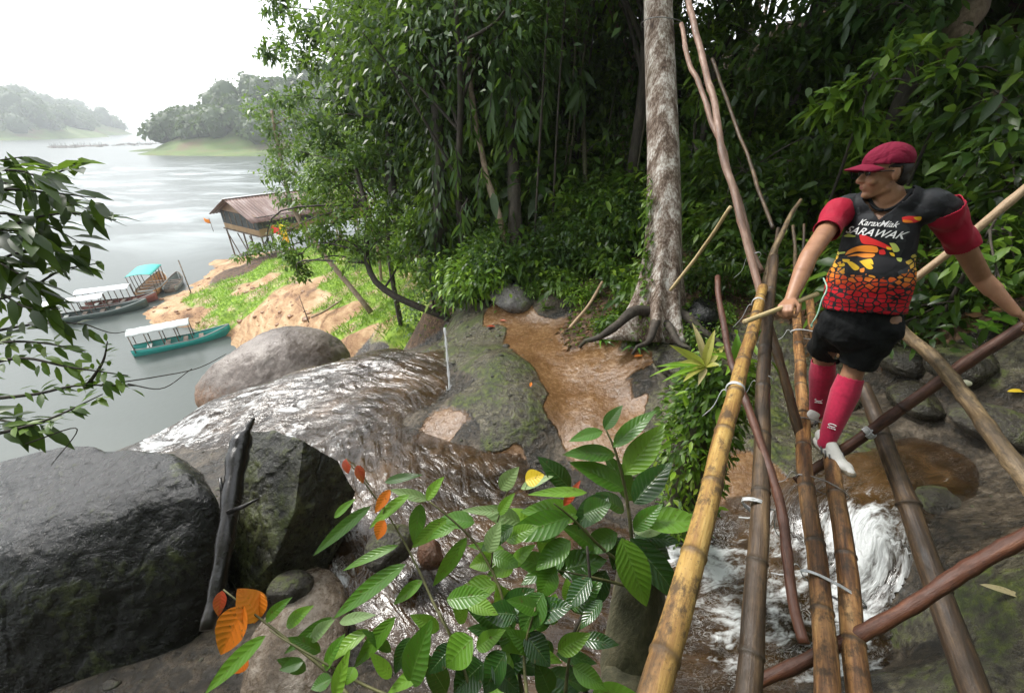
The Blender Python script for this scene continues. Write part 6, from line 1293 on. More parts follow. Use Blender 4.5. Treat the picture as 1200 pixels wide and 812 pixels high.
# ================================================================ FOREGROUND PLANTS
def big_leaf_template(na=12, nc=8):
    V = []; 
    for i in range(na+1):
        s_ = i/na
        w_ = (math.sin(PI*min(1, s_**.82))**.85)*(1-.25*s_) if 0 < s_ < 1 else 0.0
        for j in range(nc+1):
            c = j/nc*2-1; V.append((s_, c*w_, c))
    return np.array(V), grid_faces(na+1, nc+1)
BLT = big_leaf_template()
def front_leaf(base, tip, wid, rngl, curl=.10, fold=.22, wave=.06, tw=0.0, veins=9, holes=False, face=None):
    """one real leaf with midrib fold, droop and ribbed blade"""
    base, tip = np.array(base), np.array(tip); L_ = np.linalg.norm(tip-base); D = (tip-base)/L_
    view = -(base+tip)/2; view /= np.linalg.norm(view)
    U = view*.62+np.array([0, 0, .75])+rngl.normal(0, .16, 3) if face is None else np.array(face, float)
    U = U-D*np.dot(U, D); U /= np.linalg.norm(U)
    if tw: U = U*math.cos(tw)+np.cross(D, U)*math.sin(tw)
    S = np.cross(D, U); T, Fc = BLT; s_, c_, cn = T[:, 0], T[:, 1], T[:, 2]
    h = fold*np.abs(c_)*wid*.5-curl*L_*(s_-.5)**2*1.6+curl*L_*.4+wave*wid*.3*np.sin(s_*veins*2*PI*.5-np.abs(cn)*3.0)*np.abs(cn)**1.2*(.5+.5*np.sin(s_*7+rngl.random()*6))
    V = base+D*(s_*L_)[:, None]+S*(c_*wid*.5)[:, None]+U*h[:, None]
    return V, Fc, np.stack([s_, cn*.5, np.full(len(s_), rngl.random())], -1)
def front_leaf_mat(name, stops, rough=.28, veins=11.0, transl=.32, vein_col=(.30, .42, .14), coat=0):
    t = NT(name); uv = t.n('Attribute'); uv.attribute_name = 'uvw'; sx = t.n('SeparateXYZ'); t.L(uv.outputs['Vector'], sx.inputs[0]); s_, c_, r_ = sx.outputs
    a = t.math('ABSOLUTE', c_); ph = t.math('SUBTRACT', s_, t.math('MULTIPLY', a, .34))
    w = t.math('SINE', t.math('MULTIPLY', ph, veins*6.283)); rib = t.mapr(a, .0, .022, 1, 0); sv = t.mapr(w, .90, 1.0)
    g = t.geo(); n = t.noise(g, 14, 4)
    c = t.ramp(t.math('ADD', t.math('MULTIPLY', r_, .75), t.math('MULTIPLY', n, .3)), stops)
    c = t.mix(t.math('MULTIPLY', t.mapr(t.noise(g, 75, 3), .62, .70), .7), c, (.10, .06, .02))
    v = t.math('MAXIMUM', rib, t.math('MULTIPLY', sv, .25)); c = t.mix(t.math('MULTIPLY', v, .32), c, vein_col)
    h = t.math('ADD', t.math('MULTIPLY', t.math('ABSOLUTE', t.math('SINE', t.math('MULTIPLY', ph, veins*3.1416))), 1.0), t.math('MULTIPLY', rib, -.6))
    return t.bsdf(c, rough, t.bump(t.noise(g, 60, 3), .1, .002, t.bump(h, .32, .004)), transl=transl, transcol=t.mix(.5, c, (.30, .48, .05)), coat=coat)
FM = dict(g=front_leaf_mat('shoot_leaf_green', [(.1, (.024, .075, .010)), (.5, (.075, .20, .018)), (.9, (.19, .36, .035))]),
          d=front_leaf_mat('shoot_leaf_dark', [(.1, (.010, .036, .009)), (.5, (.026, .080, .014)), (.9, (.06, .15, .022))], .22, transl=.15),
          b=front_leaf_mat('shoot_leaf_bright', [(.1, (.10, .26, .02)), (.9, (.24, .46, .045))], .35, 8, transl=.42),
          p=front_leaf_mat('shoot_leaf_pale', [(.1, (.16, .26, .09)), (.9, (.30, .42, .17))], .35, 9),
          y=front_leaf_mat('leaf_yellow', [(.1, (.70, .42, .01)), (.9, (.85, .62, .04))], .4, 7, .3, (.8, .6, .1)),
          o=front_leaf_mat('leaf_orange', [(.1, (.72, .14, .012)), (.9, (.85, .24, .02))], .4, 8, .35, (.70, .20, .04)),
          r=front_leaf_mat('leaf_red', [(.1, (.42, .03, .015)), (.9, (.62, .07, .03))], .4, 7, .3, (.4, .04, .02)))
def shoot(name, label, root_p, stems, lv, seed, cat='plant', bark='moss'):
    """stems: list of (points, r0, r1); lv: list of (base, tip, width, key, kwargs)"""
    rngl = np.random.default_rng(seed); root = empty(name, root_p); o0 = np.array(root_p)
    for pts, r0, r1 in stems: mb = MB(); q = spline(pts, 14)-o0; mb.tube(q, np.linspace(r0, r1, 14), 7); mb.build('stem', MSt, root)
    for b_, t_, w_, k, kw in lv:
        V, Fc, uv = front_leaf(b_, t_, w_, rngl, **kw); me = mk('leaf', V-o0, [Fc], {'uvw': uv}, True, [FM[k]]); lf = link('leaf', me, root)
    tag(root, label, cat); return root
MSt = mat('green_brown_stem', [(0, (.05, .045, .02)), (.5, (.10, .10, .035)), (1, (.18, .17, .07))], 18, rough=.6, src='World')
def Zc(x_, y_, t_): return P(350+x_/2.306, 460+y_/2.306, t_)      # point read off an enlarged crop of the photo
def zl(lst, t0):
    out = []
    for e in lst:
        bx, by, tx, ty, w_, k = e[:6]; dt = e[6] if len(e) > 6 else 0; kw = e[7] if len(e) > 7 else {}
        tb, tt = t0+dt, t0+dt-.03+.06*((bx*7+ty) % 5)/5
        out.append((Zc(bx, by, tb), Zc(tx, ty, tt), w_/2.306/F*(t0+dt)*1.12, k, kw))
    return out
T1 = 1.75
big = zl([(822, 105, 730, 132, 38, 'g'), (826, 100, 876, 34, 40, 'g'), (850, 148, 966, 48, 50, 'g'), (856, 168, 712, 168, 52, 'g'), (880, 222, 990, 84, 74, 'g'), (880, 262, 730, 188, 72, 'g', -.03), (905, 300, 1010, 188, 76, 'd', .03), (735, 262, 645, 172, 58, 'd', .06),
          (905, 292, 820, 160, 60, 'd', .14), (895, 392, 1042, 575, 78, 'd', -.02), (872, 392, 940, 578, 88, 'g', -.12), (735, 336, 548, 396, 72, 'g', -.03), (760, 330, 598, 322, 72, 'g', .05), (930, 350, 1104, 350, 72, 'b', -.03), (905, 376, 1010, 352, 52, 'p', .03),
          (838, 280, 738, 372, 66, 'd', .03), (700, 482, 834, 452, 80, 'd', .02), (770, 330, 846, 300, 66, 'g', -.04), (905, 380, 1005, 450, 72, 'd', .08), (800, 420, 706, 360, 60, 'g', .02), (880, 320, 800, 270, 50, 'd', .10), (905, 372, 985, 300, 46, 'g', -.03),
          (700, 480, 560, 440, 58, 'g'), (690, 470, 650, 560, 60, 'g', -.05), (830, 480, 780, 590, 60, 'd', .02), (780, 270, 618, 276, 30, 'b', -.08), (862, 380, 760, 430, 60, 'g', .02), (900, 400, 950, 470, 50, 'g', .06), (600, 350, 480, 310, 50, 'p', 0), (880, 390, 850, 480, 60, 'd', .04),
          (735, 400, 640, 480, 62, 'g', -.04), (720, 450, 600, 520, 56, 'd', .04), (905, 388, 1030, 405, 56, 'd', .06), (930, 430, 1020, 520, 50, 'd', .12), (600, 260, 690, 225, 30, 'p', .05)], T1)
def extra(lst, n, x0, x1, y0, y1, keys, w, L_, seed):
    rg = random.Random(seed); out = list(lst)
    for i in range(n):
        bx, by = rg.uniform(x0, x1), rg.uniform(y0, y1); a = rg.uniform(-3.6, .5); l = L_*rg.uniform(.6, 1.2); out.append((bx, by, bx+l*math.cos(a), by+l*math.sin(a)*.8, w*rg.uniform(.6, 1.2), rg.choice(keys), rg.uniform(.03, .22), {'curl': rg.uniform(.05, .25)}))
    return out
shoot('broad_leaved_plant', 'big glossy ribbed leaf plant growing on the mossy stump in the foreground', Zc(905, 520, 1.75),
      [([Zc(905, 520, 1.75), Zc(900, 390, 1.75), Zc(882, 260, 1.76), Zc(856, 160, 1.76), Zc(828, 95, 1.77)], .010, .004), ([Zc(900, 480, 1.76), Zc(820, 420, 1.74), Zc(740, 340, 1.72), Zc(690, 300, 1.70)], .008, .003), ([Zc(880, 520, 1.74), Zc(800, 500, 1.7), Zc(700, 480, 1.70)], .007, .003)], big, 81)
tags_ = [(618, 246, 662, 212, 42, 'y', -.05), (720, 306, 762, 236, 22, 'o', -.05)]
left = zl(extra([(290, 462, 92, 612, 50, 'g', -.02), (92, 606, -40, 706, 34, 'g', -.05), (196, 306, 38, 442, 38, 'g', .02), (300, 275, 190, 368, 34, 'b', 0), (345, 290, 394, 226, 32, 'b', -.02), (455, 390, 362, 524, 40, 'g', .02), (270, 412, 118, 482, 28, 'g'), (336, 508, 256, 572, 36, 'b', -.03), (428, 358, 350, 398, 30, 'b', -.02),
           (512, 432, 546, 345, 46, 'p', -.03), (545, 322, 440, 318, 24, 'p'), (545, 262, 596, 200, 44, 'p', .02), (350, 290, 246, 262, 30, 'p', .05), (232, 242, 336, 222, 26, 'g', .08), (96, 338, 155, 286, 24, 'b', .04), (330, 300, 310, 410, 44, 'g', .06), (400, 340, 305, 420, 40, 'g', .04), (540, 330, 585, 270, 30, 'g'),
           (580, 360, 490, 430, 46, 'g', .02), (560, 400, 650, 360, 46, 'g', .03), (520, 440, 600, 470, 46, 'g', .04), (540, 520, 400, 555, 48, 'g'), (520, 500, 430, 560, 48, 'g', .05), (575, 470, 640, 410, 40, 'b', .04), (600, 560, 480, 620, 48, 'g', .02)], 7, 430, 700, 340, 560, 'ggdb', 44, 90, 9), 1.6)
shoot('young_shoot', 'thin arching shoot with green and pale serrated leaves in the middle foreground', Zc(600, 800, 1.35),
      [([Zc(605, 812, 1.4), Zc(572, 650, 1.5), Zc(540, 520, 1.55), Zc(480, 410, 1.6), Zc(410, 340, 1.6), Zc(345, 288, 1.6)], .0075, .003), ([Zc(520, 470, 1.57), Zc(530, 380, 1.6), Zc(555, 290, 1.62), Zc(585, 230, 1.62)], .004, .002), ([Zc(430, 690, 1.4), Zc(370, 580, 1.5), Zc(320, 470, 1.58), Zc(260, 360, 1.62), Zc(190, 260, 1.62), Zc(130, 180, 1.62)], .006, .002)],
      left, 82)
low = zl(extra([(300, 790, 362, 610, 84, 'g', -.05), (262, 605, 148, 745, 44, 'g'), (150, 740, 128, 790, 40, 'b', -.1), (98, 830, 140, 690, 44, 'b', -.12), (470, 662, 398, 742, 86, 'b', -.06), (500, 730, 418, 812, 90, 'd', -.04), (660, 540, 600, 655, 74, 'd', .05), (640, 600, 742, 575, 62, 'd', .04), (400, 560, 520, 545, 54, 'g'),
          (610, 650, 680, 740, 70, 'd', .02), (560, 700, 500, 812, 76, 'd', -.02), (380, 640, 300, 600, 40, 'g', .04), (420, 680, 350, 760, 54, 'd', -.02), (520, 740, 600, 812, 60, 'd', -.02), (640, 700, 560, 640, 50, 'g', .02), (700, 700, 790, 650, 50, 'g', .04), (740, 740, 830, 800, 50, 'g', .04), (190, 640, 60, 740, 40, 'g', .02),
          (350, 740, 240, 812, 40, 'b', -.04), (60, 700, -30, 660, 36, 'g', .04), (250, 700, 170, 640, 30, 'g', .02), (250, 770, 190, 700, 34, 'b', -.03), (640, 640, 700, 560, 46, 'g', .06), (450, 620, 410, 550, 44, 'g', .05), (20, 750, -60, 720, 36, 'g', .02), (820, 560, 760, 640, 40, 'd', .02), (400, 812, 330, 700, 60, 'd', .05), (680, 812, 640, 720, 60, 'd', .03),
          (790, 500, 720, 590, 56, 'd', .06), (650, 590, 560, 560, 46, 'g', .03), (700, 620, 640, 540, 50, 'd', .08), (480, 690, 560, 640, 46, 'g', .03), (300, 660, 260, 760, 44, 'd', .05), (110, 620, 210, 600, 30, 'p', .04), (450, 560, 540, 600, 46, 'g', .05)], 30, 480, 860, 560, 830, 'gddddb', 58, 120, 7), 1.38)
shoot('leafy_undergrowth_plant', 'clump of mixed bright and dark leaves along the bottom edge of the photo', Zc(480, 860, 1.25),
      [([Zc(480, 850, 1.3), Zc(430, 700, 1.36), Zc(380, 590, 1.38)], .006, .003), ([Zc(620, 850, 1.3), Zc(610, 700, 1.38), Zc(640, 580, 1.4)], .007, .003), ([Zc(720, 812, 1.42), Zc(735, 700, 1.44), Zc(780, 580, 1.45)], .007, .003), ([Zc(360, 850, 1.25), Zc(200, 800, 1.32), Zc(0, 690, 1.36), Zc(-80, 640, 1.4)], .006, .002)], low, 83)
# coloured leaves
shoot('yellow_leaf', 'single bright yellow leaf above the middle of the broad leaved plant', Zc(618, 246, T1), [([Zc(612, 262, T1), Zc(616, 252, T1), Zc(620, 244, T1)], .0015, .001)], zl([(612, 238, 664, 222, 46, 'y', -.06)], T1), 84, 'leaf')
shoot('orange_leaf', 'narrow orange red leaf right of the yellow leaf', Zc(720, 306, T1), [([Zc(712, 312, T1), Zc(716, 308, T1), Zc(720, 304, T1)], .0015, .001)], zl([(716, 306, 762, 236, 24, 'r', -.05)], T1), 85, 'leaf')
shoot('red_leaved_tip', 'pair of small dark red leaves at the tip of the upper left shoot', Zc(130, 180, 1.62), [([Zc(190, 250, 1.62), Zc(160, 205, 1.62), Zc(128, 176, 1.62)], .003, .0015)], zl([(128, 178, 134, 220, 24, 'r', .02), (158, 196, 174, 246, 26, 'r', 0)], 1.62), 86, 'leaf')
shoot('orange_leaved_tip', 'two orange leaves hanging on the thin left shoot', Zc(230, 300, 1.6), [([Zc(240, 262, 1.6), Zc(232, 300, 1.6), Zc(228, 345, 1.6)], .003, .0015)], zl([(248, 262, 206, 326, 30, 'o', -.02), (232, 344, 212, 398, 38, 'o', -.03)], 1.6), 87, 'leaf')
def Zb(x_, y_, t_): return P(x_/2.445, 480+y_/2.445, t_)
def zb(lst):
    return [(Zb(bx, by, t_), Zb(tx, ty, t_-.02), w_/2.445/F*t_*1.12, k, kw) for bx, by, tx, ty, w_, k, t_, kw in lst]
shoot('orange_leaved_shoot', 'shoot with four large bright orange leaves at the lower left, over the dark boulder', Zb(1010, 830, 1.3),
      [([Zb(1010, 830, 1.3), Zb(930, 745, 1.36), Zb(800, 640, 1.4), Zb(735, 590, 1.42), Zb(640, 515, 1.44)], .006, .0025)],
      zb([(700, 560, 632, 702, 92, 'o', 1.40, {}), (745, 600, 680, 512, 80, 'o', 1.43, {'fold': .1}), (742, 520, 728, 612, 70, 'o', 1.45, {}), (636, 518, 626, 592, 34, 'r', 1.44, {}), (708, 700, 668, 756, 52, 'o', 1.42, {}), (762, 646, 586, 815, 50, 'b', 1.36, {}), (760, 605, 838, 536, 34, 'g', 1.42, {}), (820, 620, 900, 560, 40, 'g', 1.42, {}), (890, 660, 960, 600, 40, 'p', 1.42, {}), (870, 720, 800, 745, 34, 'g', 1.36, {}), (930, 745, 990, 640, 44, 'g', 1.36, {}), (950, 770, 890, 800, 44, 'g', 1.32, {})]), 88)
# mossy stump under the broad leaved plant
b0 = P(735, 850, 1.9); mb = MB(); q = spline([b0+Vector((0, .02, -1.6)), b0, P(740, 770, 1.9), P(748, 700, 1.86), P(752, 660, 1.84)], 40); V, FL = tube(q, np.linspace(.165, .095, 40), 20)
V = V+(.02*fbm(V[:, 0]*14, V[:, 1]*14, V[:, 2]*6, o=4))[:, None]; mb.add(V, FL); st = mb.build('mossy_stump', MBk['moss']); tag(st, 'mossy tree stump carrying the broad leaved plant at the bottom centre', 'stump')
mb = MB(); mb.tube(spline([P(700, 830, 1.6), P(665, 770, 1.6), P(690, 700, 1.6), P(688, 640, 1.62)], 12), np.linspace(.010, .005, 12), 6)
tag(mb.build('dry_twig', MBk['dark']), 'dark dry twig rising beside the mossy stump', 'twig')
# stump smothered by small creeping leaves
rngl = np.random.default_rng(91); base = gp(800, 612, -.3); root = empty('creeper_covered_stump', base); o0 = np.array(base)
ctr = spline([base, P(806, 560, 3.1), P(818, 500, 2.95), P(838, 455, 2.85), P(856, 425, 2.8)], 30)-o0; mb = MB(); mb.tube(ctr, np.linspace(.13, .07, 30), 12); mb.build('trunk', MBk['moss'], root)
n_ = 3000; s_ = rngl.random(n_)**.9; P_ = np.stack([np.interp(s_*29, np.arange(30), ctr[:, i]) for i in range(3)], -1); O_ = uvec(n_, rngl); O_[:, 2] *= .5; P_ += O_*(np.interp(s_, [0, .6, 1], [.20, .25, .16])*(.7+.5*rngl.random(n_)))[:, None]
D = O_+rngl.normal(0, .4, O_.shape); D[:, 2] -= .3; l = .055*rngl.uniform(.6, 1.5, n_); V, FL, r, u = leaves(P_, D, l, l*.42, .3, LT1, O_*.7+[0, 0, .6], rngl); mb = MB(); mb.add(V, FL, rnd=r); mb.build('creeping_leaves', ML['mid'], root)
n_ = 520; s_ = rngl.random(n_); P_ = np.stack([np.interp(s_*29, np.arange(30), ctr[:, i]) for i in range(3)], -1)+uvec(n_, rngl)*.25; D = rngl.normal(0, .6, (n_, 3))+[0, -.4, .2]; l = .085*rngl.uniform(.6, 1.3, n_); V, FL, r, u = leaves(P_, D, l, l*.36, .3, LT1, None, rngl); mb = MB(); mb.add(V, FL, rnd=r); mb.build('young_leaves', ML['bright'], root)
tag(root, 'leaning stump smothered in small creeping leaves left of the yellow handrail', 'stump')
# yellow strap leaved plant on top of it
def straps(name, label, base, tips, wid, key, seed, curl=.22, cat='plant'):
    rngl = np.random.default_rng(seed); root = empty(name, base); o0 = np.array(base)
    for tp, w_, k in tips:
        V, Fc, uv = front_leaf(base, tp, w_*wid, rngl, curl=curl, fold=.3, wave=.02); link('leaf', mk('leaf', V-o0, [Fc], {'uvw': uv}, True, [FMs[k]]), root)
    tag(root, label, cat)
FMs = dict(y=front_leaf_mat('strap_leaf_yellow', [(.1, (.40, .42, .07)), (.9, (.62, .56, .16))], .4, 0, .4), b=front_leaf_mat('strap_leaf_bright', [(.1, (.14, .34, .03)), (.9, (.30, .52, .05))], .35, 0, .4), g=front_leaf_mat('strap_leaf_green', [(.1, (.03, .09, .02)), (.9, (.08, .19, .035))], .25, 0, .25), w=front_leaf_mat('strap_leaf_withered', [(.1, (.50, .42, .20)), (.9, (.62, .52, .30))], .6, 0, .3))
straps('yellow_strap_plant', 'yellowing strap leaved plant on top of the creeper covered stump', P(826, 430, 2.75), [(P(x_, y_, t_), w_, k) for x_, y_, t_, w_, k in [(784, 404, 2.65, 1.2, 'y'), (811, 378, 2.8, 1, 'w'), (838, 386, 2.7, 1.2, 'y'), (795, 425, 2.6, 1, 'y'), (845, 428, 2.65, 1, 'y'), (800, 448, 2.6, 1, 'y'), (768, 430, 2.7, .8, 'b'), (760, 442, 2.65, .8, 'b'), (850, 405, 2.8, 1, 'y'), (818, 452, 2.6, .9, 'w'), (775, 448, 2.6, .7, 'b')]], .055, 'y', 92)
straps('green_strap_plant', 'fresh bright green strap leaves crossing the red brown stick', P(862, 424, 2.5), [(P(x_, y_, t_), w_, k) for x_, y_, t_, w_, k in [(836, 415, 2.45, 1.1, 'b'), (864, 390, 2.5, 1.1, 'b'), (893, 386, 2.4, 1.1, 'b'), (850, 440, 2.4, .8, 'b')]], .055, 'b', 93)
bp = gp(745, 408, .02)
straps('glossy_strap_plant', 'low glossy strap leaved plant at the foot of the pale trunk', bp, [(bp+Vector((math.cos(a)*.42*k, math.sin(a)*.36*k-.1, .16-.12*abs(math.sin(i*2.7)))), 1, 'g') for i, (a, k) in enumerate([(x*.42, .7+.3*math.sin(x*3.7)) for x in range(15)])], .05, 'g', 94, .4)
bp = gp(705, 402, .02)
straps('glossy_strap_plant', 'lower half hidden strap leaved plant between the puddle and the trunk roots', bp, [(bp+Vector((math.cos(a)*.36*k, math.sin(a)*.34*k-.1, .18-.12*abs(math.sin(i*2.7)))), 1, 'gb'[i % 3 == 0]) for i, (a, k) in enumerate([(x*.49, .7+.3*math.sin(x*3.7)) for x in range(13)])], .045, 'g', 95, .4)
place(PS['f'], tuple(gp(580, 322, .0)), 0, 1.3, 'dark strap leaved clump behind the wet grey rock hump', 'plant')
for i, (px, py, s, lab) in enumerate([(1150, 395, .30, 'small three leaved plant with a bright leaf, right of the pale cross pole'), (1140, 355, .4, 'bright green seedling below the tan handrail'), (1165, 385, .3, 'bright seedling near the hand at the right edge'), (1195, 345, .35, 'leafy seedling at the right edge above the hand')]):
    p = gp(px, py, .0); l_ = []; 
    for q in range(8): a = q*2.4; e = p+Vector((0, 0, .12)); l_.append((e, e+Vector((math.cos(a)*.17, math.sin(a)*.15-.04, .04-.03*(q % 3))), .075, 'bg'[q % 2], {}))
    shoot('seedling', lab, p, [([p, p+Vector((0, 0, .07)), p+Vector((0, 0, .13))], .005, .003)], l_, 96+i)
# fallen leaves and fruit
for px, py, dx, dy, k, s, lab, dz in [(622, 453, .02, .10, 'o', .05, 'curled orange fallen leaf on the mossy rock', .03), (748, 420, .14, .0, 'o', .06, 'orange and yellow fallen leaf on the mossy rock above the puddle', .03), (575, 385, -.20, -.05, 'r', .06, 'dark red fallen leaf left of the brown puddle', .03),
                                  (1188, 466, .16, -.04, 'y', .055, 'orange yellow fallen leaf at the right edge', .06), (1175, 702, .22, -.14, 'w', .05, 'long pale dry leaf at the lower right edge', .05), (590, 378, .15, -.06, 'r', .05, 'dark red fallen leaf at the upper left end of the puddle', .03)]:
    p = gp(px, py, dz); a = p-Vector((dx/2, dy/2, 0)); b = p+Vector((dx/2, dy/2, .02)); rl = np.random.default_rng(5)
    V, Fc, uv = front_leaf(a, b, s, rl, curl=.15, fold=.4, face=(0, -.2, 1)); me = mk('fallen_leaf', V, [Fc], {'uvw': uv}, True, [(FMs if k == 'w' else FM)[k]]); tag(link('fallen_leaf', me), lab, 'leaf')
p = gp(1046, 592, .04); mb = MB(); mb.add(*ell_prim(p, (.024, .022, .030))); tag(mb.build('fruit', mat('yellow_fruit', [(0, (.55, .28, .05)), (1, (.72, .45, .10))], 20, rough=.35, src='World')), 'small yellow fruit lying on the wet rock right of the deck poles', 'fruit')
p = P(1131, 449, 2.24); mb = MB(); V, FL = ell_prim(p, (.032, .022, .018)); mb.add(V, FL); tag(mb.build('cut_wood_chip', mat('cut_wood', [(0, (.62, .58, .40)), (1, (.75, .72, .52))], 20, src='World')), 'pale cut wood chip stuck beside the crossing of the two side poles', 'wood chip')
# ================================================================ LEFT BUSH
rngl = np.random.default_rng(99); root = empty('riverside_bush', (-4.6, 2.1, -3.2)); o0 = np.array((-4.6, 2.1, -3.2)); sb = MB(); lv = {'a': ([], [], []), 'b': ([], [], [])}
def branch(pts, n, L_, key, w0=.012, side=.6, bare=0.0):
    q = spline(pts, 24); sb.tube(q-o0, np.linspace(w0, .003, 24), 6, False); T = np.gradient(q, axis=0); T /= np.linalg.norm(T, axis=1)[:, None]
    for i in range(n):
        s_ = bare+(1-bare)*(i+.5)/n; k = min(23, int(s_*23)); d = np.cross(T[k], rngl.normal(0, .4, 3)+[0, -.3, 1]); d /= np.linalg.norm(d); sg = 1 if i % 2 else -1
        for _ in range(3 if n < 14 else 2):
            D = T[k]*.75+d*sg*side+rngl.normal(0, .28, 3)+[0, 0, -.18]; lv[key][0].append(q[k]+rngl.normal(0, .02, 3)); lv[key][1].append(D); lv[key][2].append(L_*rngl.uniform(.7, 1.2))
def PB(*a): return [P(*x) for x in a]
for pts, n, L_, key in [([(-60, 300, 2.6), (20, 262, 2.6), (80, 250, 2.6), (136, 258, 2.6)], 14, .17, 'a'), ([(-60, 250, 2.6), (10, 222, 2.6), (60, 205, 2.6), (96, 192, 2.6)], 14, .18, 'a'), ([(-60, 200, 2.6), (-10, 190, 2.6), (26, 184, 2.6)], 7, .18, 'a'), ([(-60, 230, 2.5), (0, 222, 2.5), (60, 226, 2.5), (112, 232, 2.5)], 14, .17, 'a'),
                        ([(-60, 330, 2.6), (10, 300, 2.6), (50, 290, 2.6), (85, 300, 2.6)], 12, .17, 'a'), ([(-60, 260, 2.7), (0, 250, 2.7), (50, 262, 2.7), (95, 285, 2.7)], 14, .18, 'a'), ([(-70, 290, 2.5), (-20, 300, 2.5), (20, 320, 2.5), (52, 345, 2.5)], 10, .18, 'a'), ([(-60, 360, 2.7), (20, 345, 2.7), (70, 318, 2.7), (118, 308, 2.7)], 14, .10, 'b'), ([(-60, 400, 2.7), (10, 385, 2.7), (60, 378, 2.7), (100, 380, 2.7)], 14, .13, 'a'),
                        ([(-60, 440, 2.5), (20, 420, 2.5), (80, 430, 2.5), (150, 440, 2.5)], 20, .10, 'b'), ([(-40, 470, 2.5), (40, 462, 2.5), (90, 452, 2.5), (160, 452, 2.5)], 16, .10, 'b'), ([(-60, 420, 2.6), (0, 402, 2.6), (50, 402, 2.6), (100, 412, 2.6)], 14, .12, 'b'), ([(-60, 520, 2.3), (10, 505, 2.3), (60, 490, 2.3), (120, 462, 2.3)], 12, .10, 'b'), ([(-60, 480, 2.4), (0, 492, 2.4), (40, 500, 2.4)], 8, .17, 'a'),
                        ([(-60, 215, 2.8), (10, 215, 2.8), (60, 230, 2.8), (95, 242, 2.8)], 14, .17, 'a'), ([(-60, 345, 2.5), (-10, 340, 2.5), (30, 360, 2.5), (70, 362, 2.5)], 10, .15, 'a'), ([(100, 455, 2.5), (120, 425, 2.5), (126, 400, 2.5)], 7, .07, 'b'), ([(-60, 275, 2.4), (-10, 270, 2.4), (40, 272, 2.4)], 10, .19, 'a'), ([(-60, 240, 2.4), (-20, 205, 2.4), (20, 200, 2.4), (50, 210, 2.4)], 10, .18, 'a')]:
    branch(PB(*pts), n, L_, key)
for pts in ([(140, 448, 2.5), (180, 442, 2.5), (230, 432, 2.5), (265, 415, 2.5)], [(150, 450, 2.5), (190, 455, 2.5), (225, 432, 2.5)], [(30, 520, 2.3), (90, 502, 2.3), (60, 545, 2.3)], [(-20, 320, 2.5), (20, 360, 2.55), (60, 320, 2.6)], [(100, 380, 2.7), (130, 390, 2.7), (150, 388, 2.7)]):
    sb.tube(spline(PB(*pts), 14)-o0, np.linspace(.0045, .002, 14), 5, False)
sb.tube(spline([o0, P(-60, 470, 2.7), P(-70, 330, 2.6), P(-60, 220, 2.6)], 20)-o0, np.linspace(.05, .015, 20), 8, False)
sb.build('branches', MBk['dark'], root)
for k, nm in (('a', 'deep'), ('b', 'mid')):
    B_, D_, L_ = lv[k]; L_ = np.array(L_); V, FL, r, u = leaves(np.array(B_)-o0, np.array(D_), L_, L_*.36, .25, LT1, None, rngl); mb = MB(); mb.add(V, FL, rnd=r); mb.build('foliage', ML[nm], root)
tag(root, 'dark leafy bush leaning in over the lake at the left edge', 'bush')
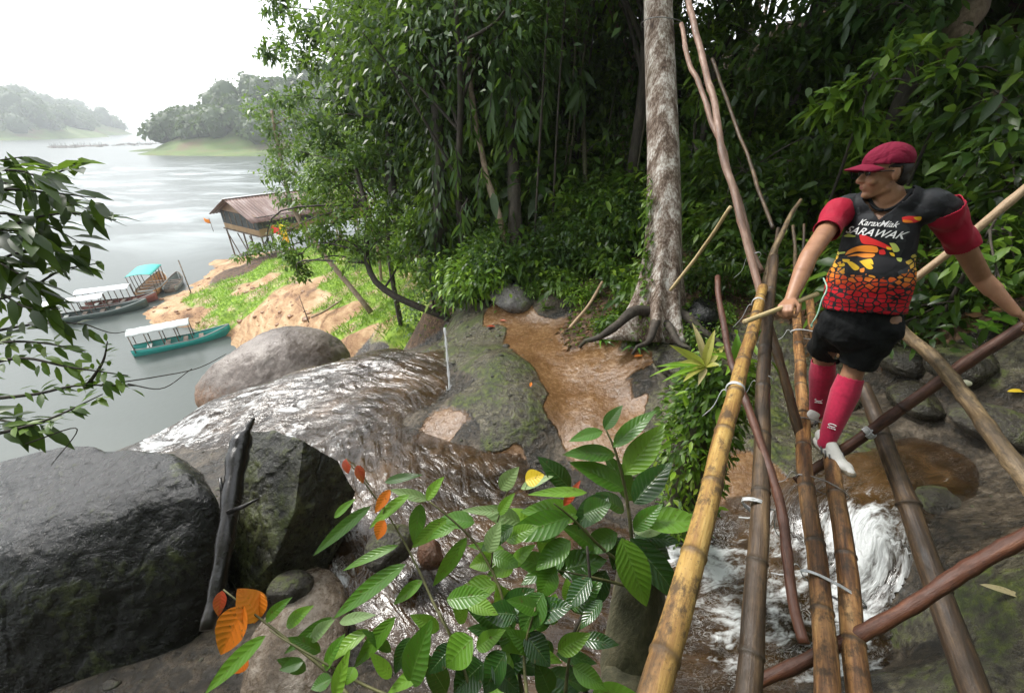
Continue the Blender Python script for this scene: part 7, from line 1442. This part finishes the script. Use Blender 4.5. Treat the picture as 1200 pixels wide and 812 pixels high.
# ================================================================ GROUND COVER
def cover(name, n, cls, L_, asp, leaf, seed, boxx, up=1.0, thr=.5, spread=.5):
    rg = np.random.default_rng(seed); x_ = rg.uniform(boxx[0], boxx[1], n); y_ = rg.uniform(boxx[2], boxx[3], n); c = classes(x_, y_)[cls]; ok = c > thr; x_, y_ = x_[ok], y_[ok]; z_ = hzv(x_, y_); m = len(x_)
    D = rg.normal(0, spread, (m, 3)); D[:, 2] = up; l = L_*rg.uniform(.5, 1.4, m); V, FL, r, u = leaves(np.stack([x_, y_, z_-.01], -1), D, l, l*asp, .3, LT0, rg.normal(0, 1, (m, 3)), rg); mb = MB(); mb.add(V, FL, rnd=r); tag(mb.build(name, ML[leaf]), kind='stuff')
cover('grass', 60000, 'G', .42, .10, 'bright', 101, (-36, -4, 14, 45), 1.0, .45)
cover('ground_cover_plants', 26000, 'L', .10, .4, 'mid', 102, (-3, 9, 5.5, 12), .4, .6, .8)
litt = leafmat('dead_leaf_material', [(0, (.05, .022, .010)), (.4, (.13, .06, .025)), (.75, (.25, .13, .06)), (1, (.38, .24, .12))], .6, .1); ML['litter'] = litt
cover('fallen_twigs_and_leaves', 5200, 'S', .16, .3, 'litter', 104, (-34, -4, 13, 45), .08, .4, 1.0)
cover('stream_debris', 90, 'B', .05, .5, 'litter', 105, (-2, 4.5, 2, 10), .05, .4, 1.0)
cover('leaf_litter', 30000, 'L', .11, .5, 'litter', 103, (-2, 8, 4, 11), .05, .5, 1.0)
def pebbles(name, n, cls, r0, r1, m_, seed, boxx):
    rg = np.random.default_rng(seed); x_ = rg.uniform(boxx[0], boxx[1], n); y_ = rg.uniform(boxx[2], boxx[3], n); c = classes(x_, y_); ok = sum(c[k] for k in cls) > .5; mb = MB(); Vs, Fs = ICO
    for a, b in zip(x_[ok], y_[ok]):
        r = r0+(r1-r0)*rg.random()**3; z = hz(a, b); k = rg.random()*9; mb.add(np.array([a, b, z])+Vs*np.array([r, r*rg.uniform(.6, 1), r*.55])*(1+.3*vnoise(Vs[:, 0]*1.5+k, Vs[:, 1]*1.5+k, Vs[:, 2]*1.5))[:, None], [Fs])
    tag(mb.build(name, m_), kind='stuff')
pebbles('stream_pebbles', 700, 'RM', .008, .07, M_grey, 111, (-5, 4.6, 1.6, 9.5))
pebbles('bank_stones', 900, 'S', .03, .30, M_brown, 112, (-34, -5, 13, 45))
pebbles('puddle_gravel', 60, 'B', .004, .03, M_grey, 113, (-1.5, 4, 3, 9))
for k_, p_ in list(PT.items())+list(PS.items()):
    if p_.name not in used_protos:
        for c_ in list(p_.children): bpy.data.objects.remove(c_, do_unlink=True)
        bpy.data.objects.remove(p_, do_unlink=True)
